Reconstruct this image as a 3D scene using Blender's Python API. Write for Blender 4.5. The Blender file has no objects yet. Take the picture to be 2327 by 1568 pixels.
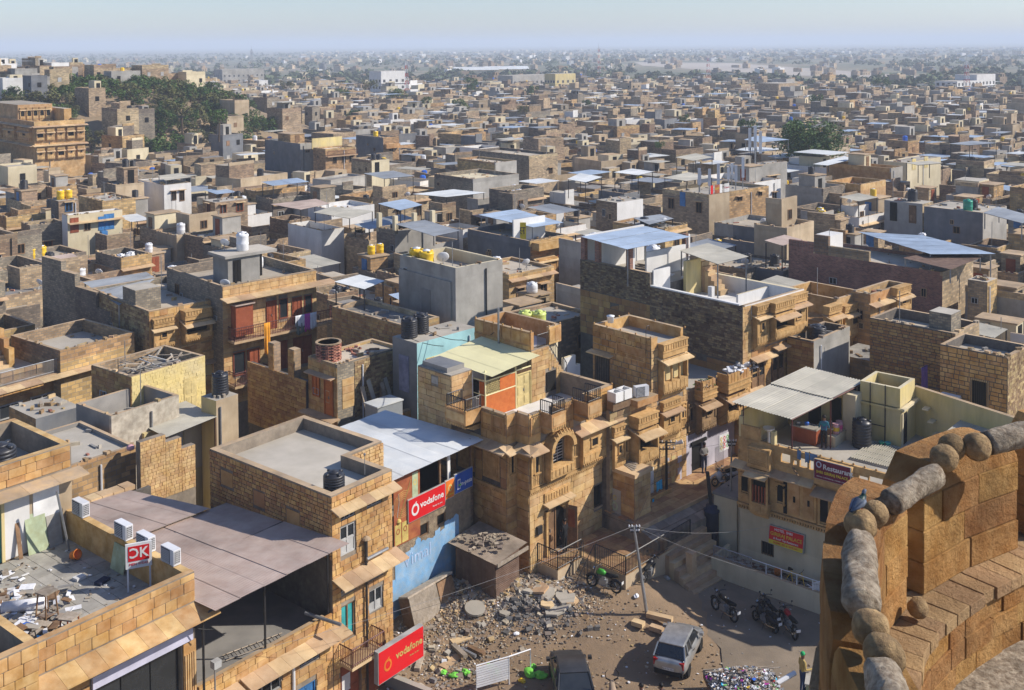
import bpy,bmesh,math,random
import numpy as np
from mathutils import Vector,Matrix
R=math.radians
rnd=random.Random(11)
scn=bpy.context.scene
COL=scn.collection
# ---------------------------------------------------------------- camera, sky, sun, exposure
# pixel helpers work in a 2327 x 1568 picture; a shifted (rise-and-fall) lens keeps verticals upright
FPX,HOR,PIT,ROLL,ZC=2400.0,99.0,R(2.0),R(0.4),26.5
CX,CY=1163.5,784.0
Y0=HOR+FPX*math.tan(PIT)
cam_d=bpy.data.cameras.new('camera');cam=bpy.data.objects.new('camera',cam_d);COL.objects.link(cam)
cam_d.sensor_width=36.0;cam_d.lens=FPX/2327.0*36.0
cam_d.shift_y=-(CY-Y0)/2327.0
cam_d.clip_start=0.1;cam_d.clip_end=40000
cam.location=(0,0,ZC)
cam.rotation_euler=(Matrix.Rotation(R(90)-PIT,3,'X')@Matrix.Rotation(-ROLL,3,'Z')).to_euler()
scn.camera=cam
SUN_EL,SUN_AZ=R(36),math.atan2(0.998,0.02)
world=bpy.data.worlds.new('World');scn.world=world;world.use_nodes=True
wn=world.node_tree.nodes;wl=world.node_tree.links
bg=wn['Background'];sky=wn.new('ShaderNodeTexSky');sky.sky_type='NISHITA';sky.sun_disc=False
sky.sun_elevation=SUN_EL;sky.sun_rotation=SUN_AZ;sky.altitude=200
sky.air_density=1.0;sky.dust_density=0.5;sky.ozone_density=2.0
tint=wn.new('ShaderNodeMix');tint.data_type='RGBA';tint.blend_type='MULTIPLY';tint.inputs[0].default_value=1.0;tint.inputs[7].default_value=(.88,.94,1.14,1)
wl.new(sky.outputs[0],tint.inputs[6]);wl.new(tint.outputs[2],bg.inputs[0]);bg.inputs[1].default_value=0.105
sd=bpy.data.lights.new('sun','SUN');so=bpy.data.objects.new('sun',sd);COL.objects.link(so)
sd.energy=4.8;sd.angle=R(0.53);sd.color=(1.0,0.92,0.82)
S=Vector((math.sin(SUN_AZ)*math.cos(SUN_EL),math.cos(SUN_AZ)*math.cos(SUN_EL),math.sin(SUN_EL)))
so.rotation_euler=S.to_track_quat('Z','Y').to_euler();so.location=(60,40,120)
vs=scn.view_settings;vs.view_transform='Standard';vs.look='None';vs.exposure=0.34;vs.gamma=1.0
try:vs.use_curve_mapping=False
except Exception:pass
scn.cycles.volume_bounces=1
scn.cycles.max_bounces=6
def ray(x,y):
 u,v=x-CX,y-Y0
 c,s=math.cos(ROLL),math.sin(ROLL)
 u,v=u*c-v*s,u*s+v*c
 cp,sp=math.cos(PIT),math.sin(PIT)
 return(u,FPX*cp-v*sp,-FPX*sp-v*cp)
def P(x,y,z):
 r=ray(x,y);t=(z-ZC)/r[2]
 return(r[0]*t,r[1]*t)
def proj(X,Y,Z):
 Z-=ZC
 cp,sp=math.cos(PIT),math.sin(PIT)
 y=Y*cp-Z*sp;z=Y*sp+Z*cp
 u,v=X/y*FPX,-z/y*FPX
 c,s=math.cos(ROLL),math.sin(ROLL)
 return CX+u*c+v*s,Y0-u*s+v*c
def zat(X,Y,py):
 lo,hi=-20.0,60.0
 for _ in range(40):
  m=(lo+hi)/2
  if proj(X,Y,m)[1]>py:lo=m
  else:hi=m
 return lo
 # ---------------------------------------------------------------- materials
M={}
def mk(name,c,c2=None,s=1.5,rough=.88,bump=.12,brick=None,var=.12,metal=0.0,streak=0.0,dirt=.35,hue=0.0,wave=None,bscale=None,spec=.25):
 m=bpy.data.materials.new(name);m.use_nodes=True
 nt=m.node_tree;N=nt.nodes;L=nt.links
 b=N['Principled BSDF'];b.inputs['Roughness'].default_value=rough;b.inputs['Metallic'].default_value=metal
 b.inputs['Specular IOR Level'].default_value=spec
 c2=c2 or tuple(v*.72 for v in c)
 geo=N.new('ShaderNodeNewGeometry');oi=N.new('ShaderNodeObjectInfo')
 def noise(scale,det=5,mapv=None,rough_=.6):
  n=N.new('ShaderNodeTexNoise');n.inputs['Scale'].default_value=scale;n.inputs['Detail'].default_value=det;n.inputs['Roughness'].default_value=rough_
  if mapv:
   mp=N.new('ShaderNodeMapping');mp.inputs['Scale'].default_value=mapv
   L.new(geo.outputs['Position'],mp.inputs[0]);L.new(mp.outputs[0],n.inputs[0])
  else:L.new(geo.outputs['Position'],n.inputs[0])
  return n.outputs[0]
 def ramp(v,a,b_,lo,hi):
  r=N.new('ShaderNodeMapRange');r.inputs[1].default_value=a;r.inputs[2].default_value=b_;r.inputs[3].default_value=lo;r.inputs[4].default_value=hi
  L.new(v,r.inputs[0]);return r.outputs[0]
 def math_(op,a,b_):
  n=N.new('ShaderNodeMath');n.operation=op
  for i,v in enumerate((a,b_)):
   if isinstance(v,(int,float)):n.inputs[i].default_value=v
   else:L.new(v,n.inputs[i])
  return n.outputs[0]
 def mix(f,a,b_,bt='MIX'):
  n=N.new('ShaderNodeMix');n.data_type='RGBA';n.blend_type=bt
  for sock,v in((n.inputs[0],f),(n.inputs[6],a),(n.inputs[7],b_)):
   if isinstance(v,(int,float)):sock.default_value=v
   elif isinstance(v,tuple):sock.default_value=v+(1,)if len(v)==3 else v
   else:L.new(v,sock)
  return n.outputs[2]
 n1=noise(s,6)
 col=mix(ramp(n1,.36,.64,0,1),c,c2)
 island=math_('FRACT',math_('ADD',oi.outputs['Random'],geo.outputs['Random Per Island']),0.0)
 hgt=n1
 if brick:
  bw,bh,mo,mcol=brick[:4]
  uv=N.new('ShaderNodeUVMap')
  br=N.new('ShaderNodeTexBrick');br.inputs['Scale'].default_value=1.0
  br.inputs['Brick Width'].default_value=bw;br.inputs['Row Height'].default_value=bh;br.inputs['Mortar Size'].default_value=mo
  br.inputs['Mortar Smooth'].default_value=.3;br.inputs['Bias'].default_value=0
  br.inputs['Color1'].default_value=(.62,.62,.62,1);br.inputs['Color2'].default_value=(1.25,1.2,1.1,1);br.inputs['Mortar'].default_value=(1,1,1,1)
  # wobble so courses are not ruler straight
  nn=N.new('ShaderNodeTexNoise');nn.inputs['Scale'].default_value=2.2;nn.inputs['Detail'].default_value=2;L.new(uv.outputs[0],nn.inputs[0])
  va=N.new('ShaderNodeVectorMath');va.operation='MULTIPLY_ADD';va.inputs[1].default_value=(.10,.06,0);L.new(nn.outputs['Color'],va.inputs[0]);L.new(uv.outputs[0],va.inputs[2])
  L.new(va.outputs[0],br.inputs[0])
  col=mix(1.0,col,br.outputs['Color'],'MULTIPLY')
  col=mix(br.outputs['Fac'],col,mcol)
  hgt=math_('SUBTRACT',math_('MULTIPLY',n1,.5),math_('MULTIPLY',br.outputs['Fac'],1.0))
 if wave:
  uv=N.new('ShaderNodeUVMap');wv=N.new('ShaderNodeTexWave');wv.inputs['Scale'].default_value=wave;wv.bands_direction='Y'
  L.new(uv.outputs[0],wv.inputs[0]);hgt=wv.outputs[1]
 if dirt:
  col=mix(1.0,col,ramp(noise(s*.22,4),.3,.72,1-dirt,1+dirt*.35),'MULTIPLY')
 if streak:
  st=ramp(noise(1.0,6,(1.1,1.1,.22),.7),.44,.72,1,1-streak*.7)
  col=mix(1.0,col,st,'MULTIPLY')
 if hue:
  hs=N.new('ShaderNodeHueSaturation');L.new(col,hs.inputs['Color'])
  L.new(ramp(island,0,1,.5-hue,.5+hue),hs.inputs['Hue']);col=hs.outputs[0]
 if var:
  col=mix(1.0,col,ramp(island,0,1,1-var,1+var),'MULTIPLY')
 L.new(col,b.inputs['Base Color'])
 if bump:
  bp=N.new('ShaderNodeBump');bp.inputs['Strength'].default_value=min(1,bump*2);bp.inputs['Distance'].default_value=.04 if not bscale else .09
  if bscale:
   L.new(noise(bscale,8,None,.7),bp.inputs['Height'])
  else:L.new(hgt,bp.inputs['Height'])
  L.new(bp.outputs[0],b.inputs['Normal'])
 M[name]=m;return m
GR=(.17,.155,.135)
mk('ashlar',(.46,.245,.08),(.61,.385,.175),2.2,var=.14,hue=.008,dirt=.42,streak=.25,bump=.12)
mk('ashlar_pale',(.52,.31,.125),(.64,.44,.22),2.2,var=.12,hue=.007,dirt=.38,streak=.25)
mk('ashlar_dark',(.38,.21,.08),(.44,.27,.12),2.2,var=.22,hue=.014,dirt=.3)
mk('rubble_stone',(.30,.20,.10),(.40,.29,.16),3,var=.4,hue=.015)
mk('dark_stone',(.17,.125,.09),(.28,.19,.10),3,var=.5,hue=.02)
mk('mortar',(.235,.195,.15),(.30,.25,.19),4,var=.05)
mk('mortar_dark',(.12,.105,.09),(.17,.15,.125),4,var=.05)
mk('carved',(.46,.275,.105),(.56,.36,.155),5,var=.1,bump=.3,dirt=.35)
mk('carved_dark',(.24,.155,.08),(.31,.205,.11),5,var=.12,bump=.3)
mk('slab_stone',(.50,.34,.19),(.58,.42,.25),2,var=.18,hue=.01)
mk('coping',(.50,.36,.21),(.42,.32,.22),3,var=.15)
mk('cement',(.40,.365,.30),(.47,.43,.36),.8,var=.06,dirt=.3,bump=.06)
mk('cement_dark',(.22,.21,.195),(.29,.275,.25),.8,var=.08,dirt=.35)
mk('roofmud',(.40,.345,.265),(.48,.42,.33),.6,var=.2,dirt=.35,bump=.06)
mk('concrete',(.33,.315,.28),(.42,.40,.36),.9,var=.1,streak=.25,dirt=.3)
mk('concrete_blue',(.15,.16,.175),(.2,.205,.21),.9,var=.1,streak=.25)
mk('plaster_white',(.74,.73,.70),(.66,.65,.62),.7,var=.06,streak=.22,dirt=.15,bump=.04)
mk('plaster_cream',(.66,.58,.40),(.58,.50,.33),.7,var=.08,streak=.25,dirt=.2,bump=.05)
mk('plaster_yellow',(.66,.53,.22),(.60,.50,.27),.7,var=.06,streak=.35,dirt=.2,bump=.05)
mk('plaster_tan',(.42,.32,.205),(.5,.40,.27),.7,var=.15,streak=.3,dirt=.3,bump=.06)
mk('plaster_old',(.62,.56,.45),(.43,.375,.295),3.2,var=.05,streak=.4,dirt=.4)
mk('lilac',(.55,.53,.60),(.48,.46,.53),1.5,var=.05,streak=.25)
mk('paint_aqua',(.42,.72,.74),(.37,.64,.67),1,var=.03,streak=.15)
mk('paint_blue',(.20,.42,.68),(.30,.44,.58),3.0,var=.03,streak=.2)
mk('rub_brown',(.30,.21,.13),(.37,.27,.175),2,brick=(.34,.17,.022,(.22,.19,.15)),var=.2,hue=.012,streak=.15)
mk('rub_tan',(.40,.295,.185),(.48,.37,.245),2,brick=(.42,.2,.02,(.29,.245,.19)),var=.18,hue=.012,streak=.15)
mk('rub_grey',(.24,.20,.155),(.30,.255,.20),2,brick=(.3,.15,.024,(.18,.165,.14)),var=.2,hue=.012,streak=.2)
mk('rub_ochre',(.45,.29,.13),(.52,.355,.18),2,brick=(.5,.25,.02,(.29,.23,.165)),var=.15,hue=.01,streak=.12)
mk('redbrick',(.27,.115,.085),(.35,.17,.12),3,brick=(.22,.085,.014,(.26,.21,.18)),var=.12)
mk('redbrick_solid',(.36,.145,.10),(.44,.21,.15),6,var=.35,hue=.01)
mk('tin_white',(.70,.71,.68),(.60,.63,.63),1.0,.55,metal=.0,var=.06,dirt=.25,bump=.03,spec=.4)
mk('tin_blue',(.42,.52,.64),(.36,.44,.53),1.2,.5,metal=.15,var=.05,dirt=.25,bump=.03,spec=.4)
mk('tin_grey',(.34,.365,.38),(.29,.31,.33),1.2,.55,metal=.15,var=.1,dirt=.3,bump=.03,spec=.4)
mk('tin_beige',(.50,.47,.38),(.43,.405,.33),1.2,.6,var=.06,dirt=.3,bump=.03)
mk('tin_maroon',(.46,.35,.29),(.52,.42,.355),1.6,.65,var=.06,dirt=.35,bump=.03)
mk('tin_cream',(.80,.74,.42),(.76,.70,.40),1.5,.55,var=.03,dirt=.12,bump=.02)
mk('tin_old',(.33,.27,.205),(.25,.20,.15),2.5,.85,var=.12,dirt=.45)
mk('tin_rust',(.13,.078,.055),(.19,.125,.09),2.5,.8,var=.15,dirt=.45)
mk('plastic_black',(.018,.019,.024),(.03,.031,.036),3,.42,var=.2,dirt=.3,bump=0,spec=.5)
mk('plastic_white',(.72,.73,.74),(.66,.67,.68),2,.45,var=.05,dirt=.15,bump=0,spec=.5)
mk('plastic_yellow',(.80,.52,.02),(.74,.48,.02),2,.4,var=.05,dirt=.12,bump=0,spec=.5)
mk('plastic_lime',(.56,.62,.16),(.50,.58,.16),2,.4,var=.05,dirt=.12,bump=0,spec=.5)
mk('plastic_blue',(.03,.15,.62),(.03,.13,.55),2,.4,var=.05,dirt=.12,bump=0,spec=.5)
mk('plastic_green',(.02,.30,.20),(.02,.26,.17),2,.4,var=.05,dirt=.12,bump=0,spec=.5)
mk('plastic_orange',(.75,.22,.03),None,2,.5,var=.05,bump=0)
mk('wood_red',(.25,.065,.028),(.32,.09,.04),4,.6,var=.12,dirt=.2)
mk('wood_brown',(.20,.115,.06),(.27,.165,.09),6,.75,var=.2)
mk('wood_old',(.30,.245,.18),(.40,.34,.27),7,.9,var=.3)
mk('ply_orange',(.48,.125,.03),(.55,.165,.04),5,.55,var=.06,dirt=.15)
mk('door_yellow',(.66,.53,.24),None,3,.6,var=.04,dirt=.12)
mk('paint_grey',(.46,.46,.44),(.38,.38,.37),3,.6,var=.08)
mk('paint_lilac',(.33,.33,.43),None,3,.6,var=.06)
mk('paint_teal',(.06,.42,.42),None,3,.5,var=.05)
mk('paint_bluedoor',(.06,.22,.50),None,3,.5,var=.05)
mk('iron_black',(.02,.02,.022),(.03,.03,.032),5,.5,var=.05,bump=0,spec=.5)
mk('iron_maroon',(.13,.04,.035),None,5,.55,var=.05,bump=0)
mk('steel',(.38,.39,.40),(.3,.31,.32),4,.45,metal=.6,var=.1,bump=0)
mk('dark',(.012,.011,.010),None,2,.9,var=.1,bump=0)
mk('glass',(.02,.024,.028),(.03,.034,.038),2,.12,var=.2,bump=0,spec=.7)
mk('sign_red',(.62,.012,.016),(.58,.014,.018),1,.4,var=0,dirt=.22,bump=0)
mk('sign_white',(.82,.82,.80),None,1,.5,var=0,dirt=.22,bump=0)
mk('sign_orange',(.75,.20,.03),None,1,.45,var=0,dirt=.22,bump=0)
mk('sign_blue',(.03,.10,.42),None,1,.45,var=0,dirt=.22,bump=0)
mk('sign_maroon',(.18,.012,.045),None,1,.5,var=0,dirt=.1,bump=0)
mk('sign_yellow',(.80,.62,.05),None,1,.5,var=0,dirt=.22,bump=0)
mk('sign_green',(.15,.5,.1),None,1,.5,var=0,dirt=.22,bump=0)
mk('sign_lilac',(.55,.55,.68),None,1,.5,var=0,dirt=.1,bump=0)
mk('pink',(.72,.10,.28),None,1,.5,var=0,bump=0)
mk('poster_rust',(.28,.075,.035),(.40,.14,.05),3,.7,var=.03,bump=0)
mk('poster_yellow',(.62,.50,.14),(.50,.36,.12),4,.7,var=.03,bump=0)
mk('poster_green',(.42,.50,.33),(.36,.40,.24),4,.7,var=.03,bump=0)
mk('paving',(.36,.205,.10),(.46,.29,.15),2,var=.25,hue=.012)
mk('paving_grey',(.25,.20,.16),(.31,.26,.21),2,var=.2)
mk('tile_light',(.40,.38,.33),(.33,.31,.27),3,.6,var=.12)
mk('tile_brown',(.20,.10,.065),None,3,.6,var=.12)
mk('dirt',(.31,.215,.13),(.23,.165,.105),.5,.95,var=0,dirt=.35,bump=.25,bscale=6)
mk('ash',(.13,.125,.12),(.22,.205,.19),2,.95,var=.5)
mk('debris',(.40,.335,.26),(.30,.245,.19),3,.95,var=.4,hue=.02)
mk('asphalt',(.21,.17,.125),(.27,.215,.155),.8,.9,var=0,dirt=.35,bump=.1,bscale=9)
mk('carpaint_silver',(.46,.47,.47),None,3,.28,metal=.55,var=0,dirt=.15,bump=0,spec=.6)
mk('carpaint_grey',(.075,.08,.088),None,3,.35,metal=.4,var=0,dirt=.4,bump=0,spec=.6)
mk('rubber',(.015,.015,.015),None,3,.8,var=0,bump=0)
mk('chrome',(.5,.5,.5),None,3,.2,metal=1,var=0,bump=0)
mk('lamp_red',(.42,.02,.02),None,3,.25,var=0,bump=0)
mk('bike_green',(.07,.40,.05),None,3,.3,var=0,bump=0)
mk('bike_red',(.38,.015,.02),None,3,.3,var=0,bump=0)
mk('bike_black',(.02,.02,.024),None,3,.3,var=.3,bump=0)
mk('skin',(.22,.115,.07),None,3,.6,var=0,bump=0)
mk('hair',(.012,.01,.009),None,3,.6,var=0,bump=0)
mk('hide',(.45,.34,.24),(.36,.27,.18),5,.8,var=0)
for n_,c_ in dict(cloth_white=(.74,.75,.77),cloth_magenta=(.55,.07,.40),cloth_orange=(.75,.32,.03),cloth_navy=(.03,.04,.08),cloth_black=(.012,.012,.014),cloth_teal=(.02,.20,.23),cloth_mustard=(.50,.36,.12),cloth_jean=(.06,.10,.20),cloth_denim=(.12,.22,.38),cloth_grey=(.30,.29,.27),cloth_green=(.03,.42,.14),cloth_red=(.5,.03,.03),cloth_aqua=(.04,.45,.72),cloth_check=(.16,.20,.17),cloth_purple=(.13,.07,.22),cloth_pink=(.62,.35,.38),bag_green=(.20,.65,.08)).items():
 mk(n_,c_,tuple(v*.85 for v in c_),6,.85,var=.08,dirt=.15,bump=.15)
mk('bastion',(.43,.20,.055),(.58,.325,.12),3.2,.95,var=.13,hue=.008,dirt=.55,bump=.5,bscale=13,streak=.25)
mk('bastion_top',(.47,.29,.14),(.56,.37,.19),2.2,.95,var=.1,hue=.006,dirt=.45,bump=.45,bscale=11)
mk('boulder',(.48,.33,.165),(.27,.18,.095),9,.95,var=.1,dirt=.5,bump=.5,bscale=8)
mk('boulder_grey',(.52,.44,.33),(.25,.19,.13),13,.95,var=.08,dirt=.5,bump=.5,bscale=9)
mk('leaf',(.06,.115,.022),(.095,.15,.032),.8,.7,var=.45,hue=.02,dirt=.3,bump=0)
mk('leaf_dry',(.12,.13,.045),(.16,.15,.05),.8,.7,var=.4,hue=.02,dirt=.3,bump=0)
mk('leaf_far',(.075,.10,.045),(.10,.12,.05),.05,.8,var=.35,hue=.02,dirt=.3,bump=0)
mk('bark',(.13,.095,.065),None,6,.95)
mk('cable',(.02,.02,.02),None,2,.6,var=0,bump=0)
mk('cable_white',(.3,.3,.3),None,2,.6,var=0,bump=0)
mk('pigeon',(.13,.16,.21),(.09,.11,.15),30,.6,var=0,bump=0)
mk('pigeon_neck',(.025,.06,.05),None,30,.4,var=0,bump=0)
# ---------------------------------------------------------------- mesh building
class MB:
 def __init__(s):s.v=[];s.f=[];s.m=[];s.mats=[]
 def mi(s,mat):
  if mat not in s.mats:s.mats.append(mat)
  return s.mats.index(mat)
 def face(s,pts,mat):
  n=len(s.v);s.v+=[tuple(p)for p in pts];s.f.append(tuple(range(n,n+len(pts))));s.m.append(s.mi(mat))
 def box(s,x0,y0,z0,x1,y1,z1,mat,top=None,M4=None):
  if x0>x1:x0,x1=x1,x0
  if y0>y1:y0,y1=y1,y0
  if z0>z1:z0,z1=z1,z0
  n=len(s.v);i=s.mi(mat);j=s.mi(top)if top else i
  vs_=[(x0,y0,z0),(x1,y0,z0),(x1,y1,z0),(x0,y1,z0),(x0,y0,z1),(x1,y0,z1),(x1,y1,z1),(x0,y1,z1)]
  if M4:vs_=[tuple(M4@Vector(q))for q in vs_]
  s.v+=vs_
  for k,q in enumerate(((3,2,1,0),(4,5,6,7),(0,1,5,4),(1,2,6,5),(2,3,7,6),(3,0,4,7))):
   s.f.append(tuple(n+t for t in q));s.m.append(j if k==1 else i)
 def hexa(s,b4,t4,mat):
  n=len(s.v);i=s.mi(mat);s.v+=[tuple(p)for p in b4]+[tuple(p)for p in t4]
  for q in((3,2,1,0),(4,5,6,7),(0,1,5,4),(1,2,6,5),(2,3,7,6),(3,0,4,7)):
   s.f.append(tuple(n+t for t in q));s.m.append(i)
 def prism(s,poly,z0,z1,mat,top=None):
  n=len(s.v);k=len(poly);i=s.mi(mat);j=s.mi(top)if top else i
  s.v+=[(x,y,z0)for x,y in poly]+[(x,y,z1)for x,y in poly]
  s.f.append(tuple(n+t for t in reversed(range(k))));s.m.append(i)
  s.f.append(tuple(n+k+t for t in range(k)));s.m.append(j)
  for t in range(k):
   u=(t+1)%k
   s.f.append((n+t,n+u,n+k+u,n+k+t));s.m.append(i)
 def tube(s,pts,r,mat,seg=6,r2=None):
  pts=[Vector(p)for p in pts];n0=len(s.v);i=s.mi(mat);K=len(pts)
  for k,p in enumerate(pts):
   d=(pts[min(k+1,K-1)]-pts[max(k-1,0)]).normalized()
   a=d.cross(Vector((0,0,1)))
   if a.length<.05:a=d.cross(Vector((1,0,0)))
   a.normalize();b=d.cross(a)
   rr=r if r2 is None else r+(r2-r)*k/max(1,K-1)
   if isinstance(r,(list,tuple)):rr=r[k]
   for t in range(seg):
    w=2*math.pi*t/seg
    s.v.append(tuple(p+(a*math.cos(w)+b*math.sin(w))*rr))
  for k in range(K-1):
   for t in range(seg):
    u=(t+1)%seg;A=n0+k*seg
    s.f.append((A+t,A+u,A+seg+u,A+seg+t));s.m.append(i)
  s.f.append(tuple(n0+t for t in reversed(range(seg))));s.m.append(i)
  s.f.append(tuple(n0+(K-1)*seg+t for t in range(seg)));s.m.append(i)
 def lathe(s,prof,mat,seg=16,c=(0,0,0)):
  n0=len(s.v);i=s.mi(mat);K=len(prof)
  for r_,z in prof:
   for t in range(seg):
    w=2*math.pi*t/seg;s.v.append((c[0]+r_*math.cos(w),c[1]+r_*math.sin(w),c[2]+z))
  for k in range(K-1):
   for t in range(seg):
    u=(t+1)%seg;A=n0+k*seg
    s.f.append((A+t,A+u,A+seg+u,A+seg+t));s.m.append(i)
  s.f.append(tuple(n0+t for t in reversed(range(seg))));s.m.append(i)
  s.f.append(tuple(n0+(K-1)*seg+t for t in range(seg)));s.m.append(i)
 def mesh(s,name,smooth=False):
  me=bpy.data.meshes.new(name);me.from_pydata(s.v,[],s.f)
  for q in s.mats:me.materials.append(M[q])
  np_=len(me.polygons)
  if np_:
   me.polygons.foreach_set('material_index',s.m)
   if smooth:me.polygons.foreach_set('use_smooth',[True]*np_)
   nl=len(me.loops);co=np.empty(len(me.vertices)*3,np.float32);me.vertices.foreach_get('co',co);co=co.reshape(-1,3)
   li=np.empty(nl,np.int32);me.loops.foreach_get('vertex_index',li)
   nr=np.empty(np_*3,np.float32);me.polygons.foreach_get('normal',nr);nr=nr.reshape(-1,3)
   lt=np.empty(np_,np.int32);me.polygons.foreach_get('loop_total',lt)
   pn=np.abs(np.repeat(nr,lt,0));c_=co[li]
   uv=np.where((pn[:,2]>.7)[:,None],c_[:,[0,1]],np.where((pn[:,0]>pn[:,1])[:,None],c_[:,[1,2]],c_[:,[0,2]]))
   me.uv_layers.new(name='UVMap').data.foreach_set('uv',uv.astype(np.float32).ravel())
  me.validate();me.update();return me
 def build(s,name,parent=None,smooth=False,**kw):
  return obj(name,s.mesh(name,smooth),parent,**kw)
def obj(name,data,parent=None,loc=None,rot=None,scale=None,kind=None,label=None):
 o=bpy.data.objects.new(name,data);COL.objects.link(o)
 if parent is not None:o.parent=parent
 if loc is not None:o.location=loc
 if rot is not None:o.rotation_euler=rot
 if scale is not None:o.scale=scale
 if kind:o['kind']=kind
 if label:o['label']=label
 return o
def tag(o,label,cat,group=None):
 o['label']=label;o['category']=cat
 if group:o['group']=group
 return o
def thing(name,label,cat,loc=(0,0,0),rz=0,group=None):
 return tag(obj(name,None,None,loc,(0,0,rz)),label,cat,group)
def copy_tree(o,parent=None):
 c=o.copy();COL.objects.link(c)
 if parent:c.parent=parent
 for ch in KIDS.get(o.name,o.children):copy_tree(ch,c)
 return c
KIDS={}
_mc={}
def cached(key,fn):
 if key not in _mc:_mc[key]=fn()
 return _mc[key]
def ubox(mat):
 def f():
  b=MB();b.box(-.5,-.5,-.5,.5,.5,.5,mat);return b.mesh('box_'+mat)
 return cached(('ubox',mat),f)
def ublock(mat):
# unit stone block with chipped (bevelled) edges
 def f():
  b=MB();b.box(-.5,-.5,-.5,.5,.5,.5,mat);me=b.mesh('block_'+mat)
  bm=bmesh.new();bm.from_mesh(me);bmesh.ops.bevel(bm,geom=bm.edges[:],offset=.05,segments=1,affect='EDGES');bm.to_mesh(me);bm.free();return me
 return cached(('ublock',mat),f)
def bx(name,parent,x0,y0,z0,x1,y1,z1,mat,**kw):
 return obj(name,ubox(mat),parent,((x0+x1)/2,(y0+y1)/2,(z0+z1)/2),None,(abs(x1-x0),abs(y1-y0),abs(z1-z0)),**kw)
def text_mesh(txt,size,mat,align='CENTER',extrude=.004,bold=0.0):
 cu=bpy.data.curves.new('lettering','FONT');cu.body=txt;cu.size=size;cu.align_x=align;cu.align_y='CENTER';cu.extrude=extrude;cu.offset=bold
 cu.resolution_u=2
 o=bpy.data.objects.new('tmp',cu);COL.objects.link(o)
 dg=bpy.context.evaluated_depsgraph_get();me=bpy.data.meshes.new_from_object(o.evaluated_get(dg));bpy.data.objects.remove(o);bpy.data.curves.remove(cu)
 me.materials.clear();me.materials.append(M[mat]);return me
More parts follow.
